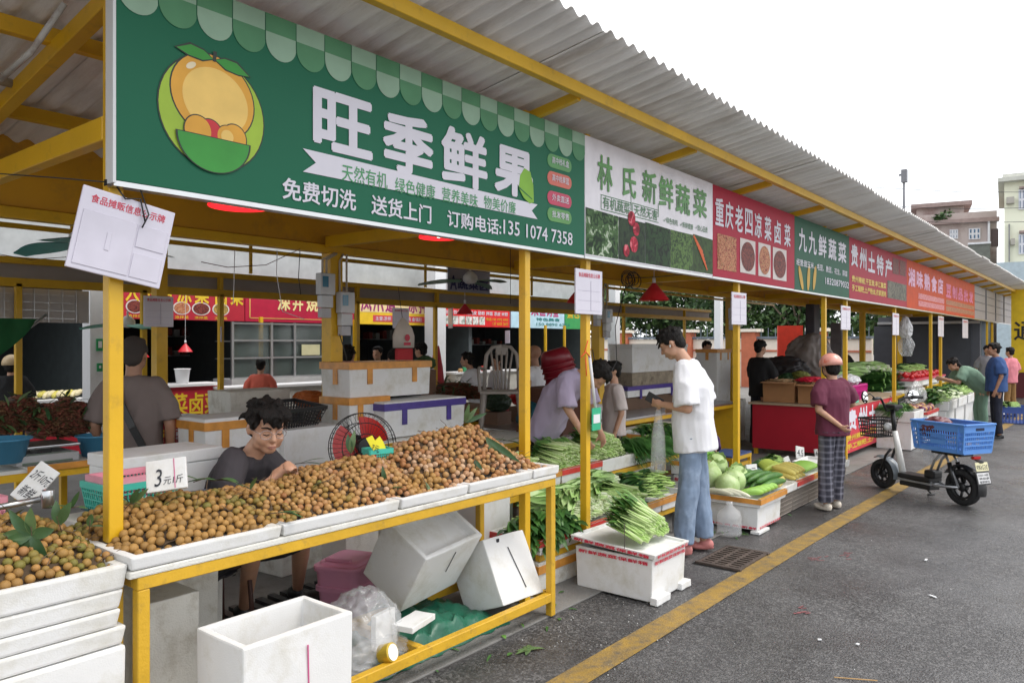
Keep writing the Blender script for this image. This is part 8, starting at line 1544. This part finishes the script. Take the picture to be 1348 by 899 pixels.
# front basket of wire
mb = MB(); bz, bh2 = .58, .20
def bpt(u_, v_, z): k = .85+.15*(z/bh2); return SP(-.08+u_*.13*k, v_*.16*k, bz+z)
for i in range(9):
    s = -1+2*i/8
    mb.tube([bpt(-1, s, bh2), bpt(-1, s, 0), bpt(1, s, 0), bpt(1, s, bh2)], .0045, 5); mb.tube([bpt(s, -1, bh2), bpt(s, -1, 0), bpt(s, 1, 0), bpt(s, 1, bh2)], .0045, 5)
for z in (0, .04, .08, .12, .16, .2): mb.tube([bpt(-1, -1, z), bpt(-1, 1, z), bpt(1, 1, z), bpt(1, -1, z), bpt(-1, -1, z)], .006 if z < .2 else .010, 5)
build(mb, "wire_basket", BLACK, t, True)
mb = MB(); mb.box(SP(.47, 0, .20), (.40, .19, .055), yaw); build(mb, "deck", BLACK, t, bevel=.015); mb = MB(); mb.box(SP(.47, 0, .158), (.42, .17, .022), yaw); build(mb, "deck_trim", SILV, t, bevel=.006); mb = MB(); mb.box(SP(.47, 0, .118), (.38, .15, .05), yaw); build(mb, "battery_case", BLACK, t, bevel=.012)
mb = MB(); mb.box(SP(.64, 0, .26), (.12, .14, .09), yaw); build(mb, "footrest_box", BLACK, t, bevel=.025)
mb = MB()
for s in (-1, 1): mb.tube([SP(.60, .06*s, .20), SP(.72, .065*s, .155), wr_+sdv*.065*s], .014, 8); mb.tube([wr_+sdv*.065*s, SP(WB-.12, .06*s, .43), SP(WB-.16, .05*s, .50)], .012, 8); mb.tube([SP(.64, .05*s, .28), SP(.70, .05*s, .42), SP(.78, .05*s, .50)], .013, 8)
build(mb, "rear_frame", SILV, t, True)
mb = MB()
for s in (-1, 1): mb.tube([SP(WB-.05, .07*s, .22), SP(WB-.11, .06*s, .42)], .022, 10)
build(mb, "shock_absorber", BLACK, t, True); mb = MB(); mb.box(SP(.86, 0, .515), (.34, .18, .035), yaw); build(mb, "rear_rack", BLACK, t, bevel=.006)
mb = MB(); mb.tube([SP(.45, .08, .12), SP(.49, .15, .01)], .009, 6); mb.tube([SP(.49, .10, .008), SP(.49, .20, .008)], .009, 6); build(mb, "kickstand", BLACK, t, True)
# number plates
pc = SP(WB+.20, 0, .42); bx2 = sdv*-1; tilt = (UPV-e*.25).normalized(); mb = MB(); W2, H2 = .17, .09
def plate(nm, c, w_, h_, m): mb = MB(); M = Matrix((sdv, e, UPV)).transposed() @ Matrix.Rotation(.25, 3, 'X'); mb.box(c, (w_, .006, h_), 0, 0, M); build(mb, nm, m, t, bevel=.001, seg=1); return M
M = plate("number_plate", SP(WB+.20, 0, .42), .17, .085, S("plate_cream", (215, 210, 170))); text_c = SP(WB+.20, 0, .42)-M@Vector((0, 0, 0))
mb = MB(); text_on(mb, "352689", SP(WB+.20, 0, .42)+M@Vector((.075, .0042, -.028)), M@Vector((-1, 0, 0)), M@UPV, .15, .045, .02); build(mb, "lettering", PRINTDARK, t)
plate("plate_frame", SP(WB+.215, 0, .31), .19, .13, BLACK); plate("lower_plate", SP(WB+.2165, 0, .31)+M@Vector((0, .004, 0)), .165, .105, S("plate_white2", (205, 205, 205)))
mb = MB(); 
for k, s in enumerate(("深A 0352", "电动车", "文明驾驶")): text_on(mb, s, SP(WB+.2165, 0, .31)+M@Vector((.07, .0085, .018-.033*k)), M@Vector((-1, 0, 0)), M@UPV, .14, .024, .02)
build(mb, "lettering", PRINTDARK, t); mb = MB(); mb.beam(SP(WB+.10, 0, .50), SP(WB+.20, 0, .46), .05, .012); build(mb, "plate_bracket", BLACK, t); mb = MB(); mb.box(SP(WB+.14, 0, .50), (.03, .10, .03), yaw); build(mb, "tail_light", S("tail_red", (170, 20, 20), rough=.2), t, bevel=.005)
# blue crate on the scooter with a dark red bag
BC = S("blue_crate_plastic", (92, 145, 215), rough=.4, var=.05); cc = SP(.86, .0, .540)
t = thing("blue_crate", "large blue plastic crate strapped on the back of the electric scooter", "crate", cc, yaw+pi/2-pi/2)
Wc, Dc, Hc = .62, .42, .30
def cpt(u_, v_, z): k = .90+.10*z/Hc; return Vector((u_*Wc/2*k, v_*Dc/2*k, z))
for nm, (a_, b_) in (("long_side", ((-1, -1), (1, -1))), ("long_side", ((-1, 1), (1, 1))), ("end_side", ((-1, -1), (-1, 1))), ("end_side", ((1, -1), (1, 1)))):
    mb = MB(); n = 22 if nm == "long_side" else 15; P_ = lambda f, z: cpt(a_[0]+(b_[0]-a_[0])*f, a_[1]+(b_[1]-a_[1])*f, z)
    for z0, z1, w_ in ((0, .045, .007), (.215, .285, .007)): mb.beam(P_(0, (z0+z1)/2), P_(1, (z0+z1)/2), w_, z1-z0)
    for i in range(n+1): f = i/n; mb.beam(P_(f, .02), P_(f, .25), .010, .005, 0, (b_[0]-a_[0], b_[1]-a_[1], 0) if False else (0, 0, 1))
    for z in (.085, .13, .175): mb.beam(P_(0, z), P_(1, z), .006, .016)
    if nm == "long_side":
        for f in (.0, .12, .88, 1): mb.beam(P_(min(max(f, .01), .99), .01)*1.012, P_(min(max(f, .01), .99), .27)*1.012, .02, .012)
        mb.beam(P_(.35, .13), P_(.65, .13), .006, .11)
    build(mb, nm, BC, t, world=False)
mb = MB()
for a_, b_ in (((-1, -1), (1, -1)), ((1, -1), (1, 1)), ((1, 1), (-1, 1)), ((-1, 1), (-1, -1))): mb.beam(cpt(*a_, Hc)*1.0+Vector((0, 0, -.008)), cpt(*b_, Hc)+Vector((0, 0, -.008)), .032, .016)
build(mb, "rim", BC, t, world=False, bevel=.003); mb = MB(); mb.box((0, 0, .008), (Wc*.89, Dc*.89, .012)); build(mb, "floor", BC, t, world=False)
mb = MB(); text_on(mb, "蔬菜配送", (-.12, -Dc/2*.965-.006, .115), EXV, EZV, .24, .05, .02); build(mb, "lettering", S("crate_print", (190, 205, 225)), t, world=False)
for s in (-1, 1): mb = MB(); mb.box((s*Wc/2*.985, 0, .245), (.012, .12, .03)); build(mb, "hand_hole_shade", S("crate_hole_shade", (25, 40, 75)), t, world=False, bevel=.006)  # solid dark pads, the shade inside the hand holes painted on
bag("dark red brown plastic bag inside the blue crate", SP(.72, -.02, .75), (.19, .15, .11), S("maroon_bag", (105, 55, 58), rough=.3, var=.2, bump=.5, bs=18), 91)
bag("transparent bag hanging under the blue crate by the scooter's frame", SP(.62, -.05, .44), (.06, .05, .09), CLR, 92)
# ================================================================ litter on the road
mb = MB(); a = PG(1098, 892, .004); b_ = PG(1155, 897, .004); mb.tube([a+UPV*.004, b_+UPV*.006], .003, 5); tag(build(mb, "stick", S("bamboo", (170, 135, 85)), None), "thin bamboo stick lying on the asphalt at the bottom", "stick")
for k, (x, y, l) in enumerate(((1219, 737, "white scrap on the asphalt right of the centre"), (1228, 785, "thin white scrap lying low on the asphalt"), (1079, 842, "white speck of foam low on the road"), (1129, 848, "foam crumb beside the red paint mark"))): p = PG(x, y, .006); mb = MB(); mb.box(p+UPV*.003, (.05 if k < 2 else .02, .015, .005), k); tag(build(mb, "paper_scrap", WHITEP, None), l, "scrap")
mb = MB()
for k in range(110):
    x, y = (rnd(3.2, 4.6), rnd(1.9, 2.62)) if k < 75 else (rnd(2.2, 9), rnd(-.6, 2.5)); r = rnd(.0015, .0035); mb.add([Vector((x, y, r*.5))+v*r for v in ico(1)[0]], ico(1)[1])
tag(build(mb, "foam_crumbs", FOAM, None), "scattered white foam crumbs on the asphalt", "crumbs", None, "stuff")
for k, (x, y) in enumerate(((1057, 805), (1078, 733), (1115, 731))):
    p = PG(x, y, .0045); mb = MB(); rr = random.Random(k)
    for j in range(7): q = p+Vector((rr.uniform(-.10, .10), rr.uniform(-.04, .04), j*.0002)); mb.box(q, (rr.uniform(.02, .07), .008, .0008), rr.uniform(-.5, .5)-.6)
    tag(build(mb, "paint_mark", S("faded_red_paint", (135, 82, 84), rough=.8), None), ("faded red paint mark low in the middle of the road", "faint red paint mark below the helmeted shopper", "faint red paint mark nearest the scooter")[k], None, None, "structure")
mb = MB()
for k in range(90):
    x = rnd(1.6, 9.5); y = rnd(2.5, 2.75) if k % 3 else rnd(2.8, 3.6); z = .014 if y > YE else .004; blade(mb, (x, y, z+.004), (rnd(-1, 1), rnd(-1, 1), .15), UPV, rnd(.03, .08), rnd(.012, .03), .3, .2, 4, rnd(.1, .8))
tag(build(mb, "leaf_litter", G1, None, True), "trodden leaf scraps scattered along the foot of the stalls", "litter", None, "stuff")
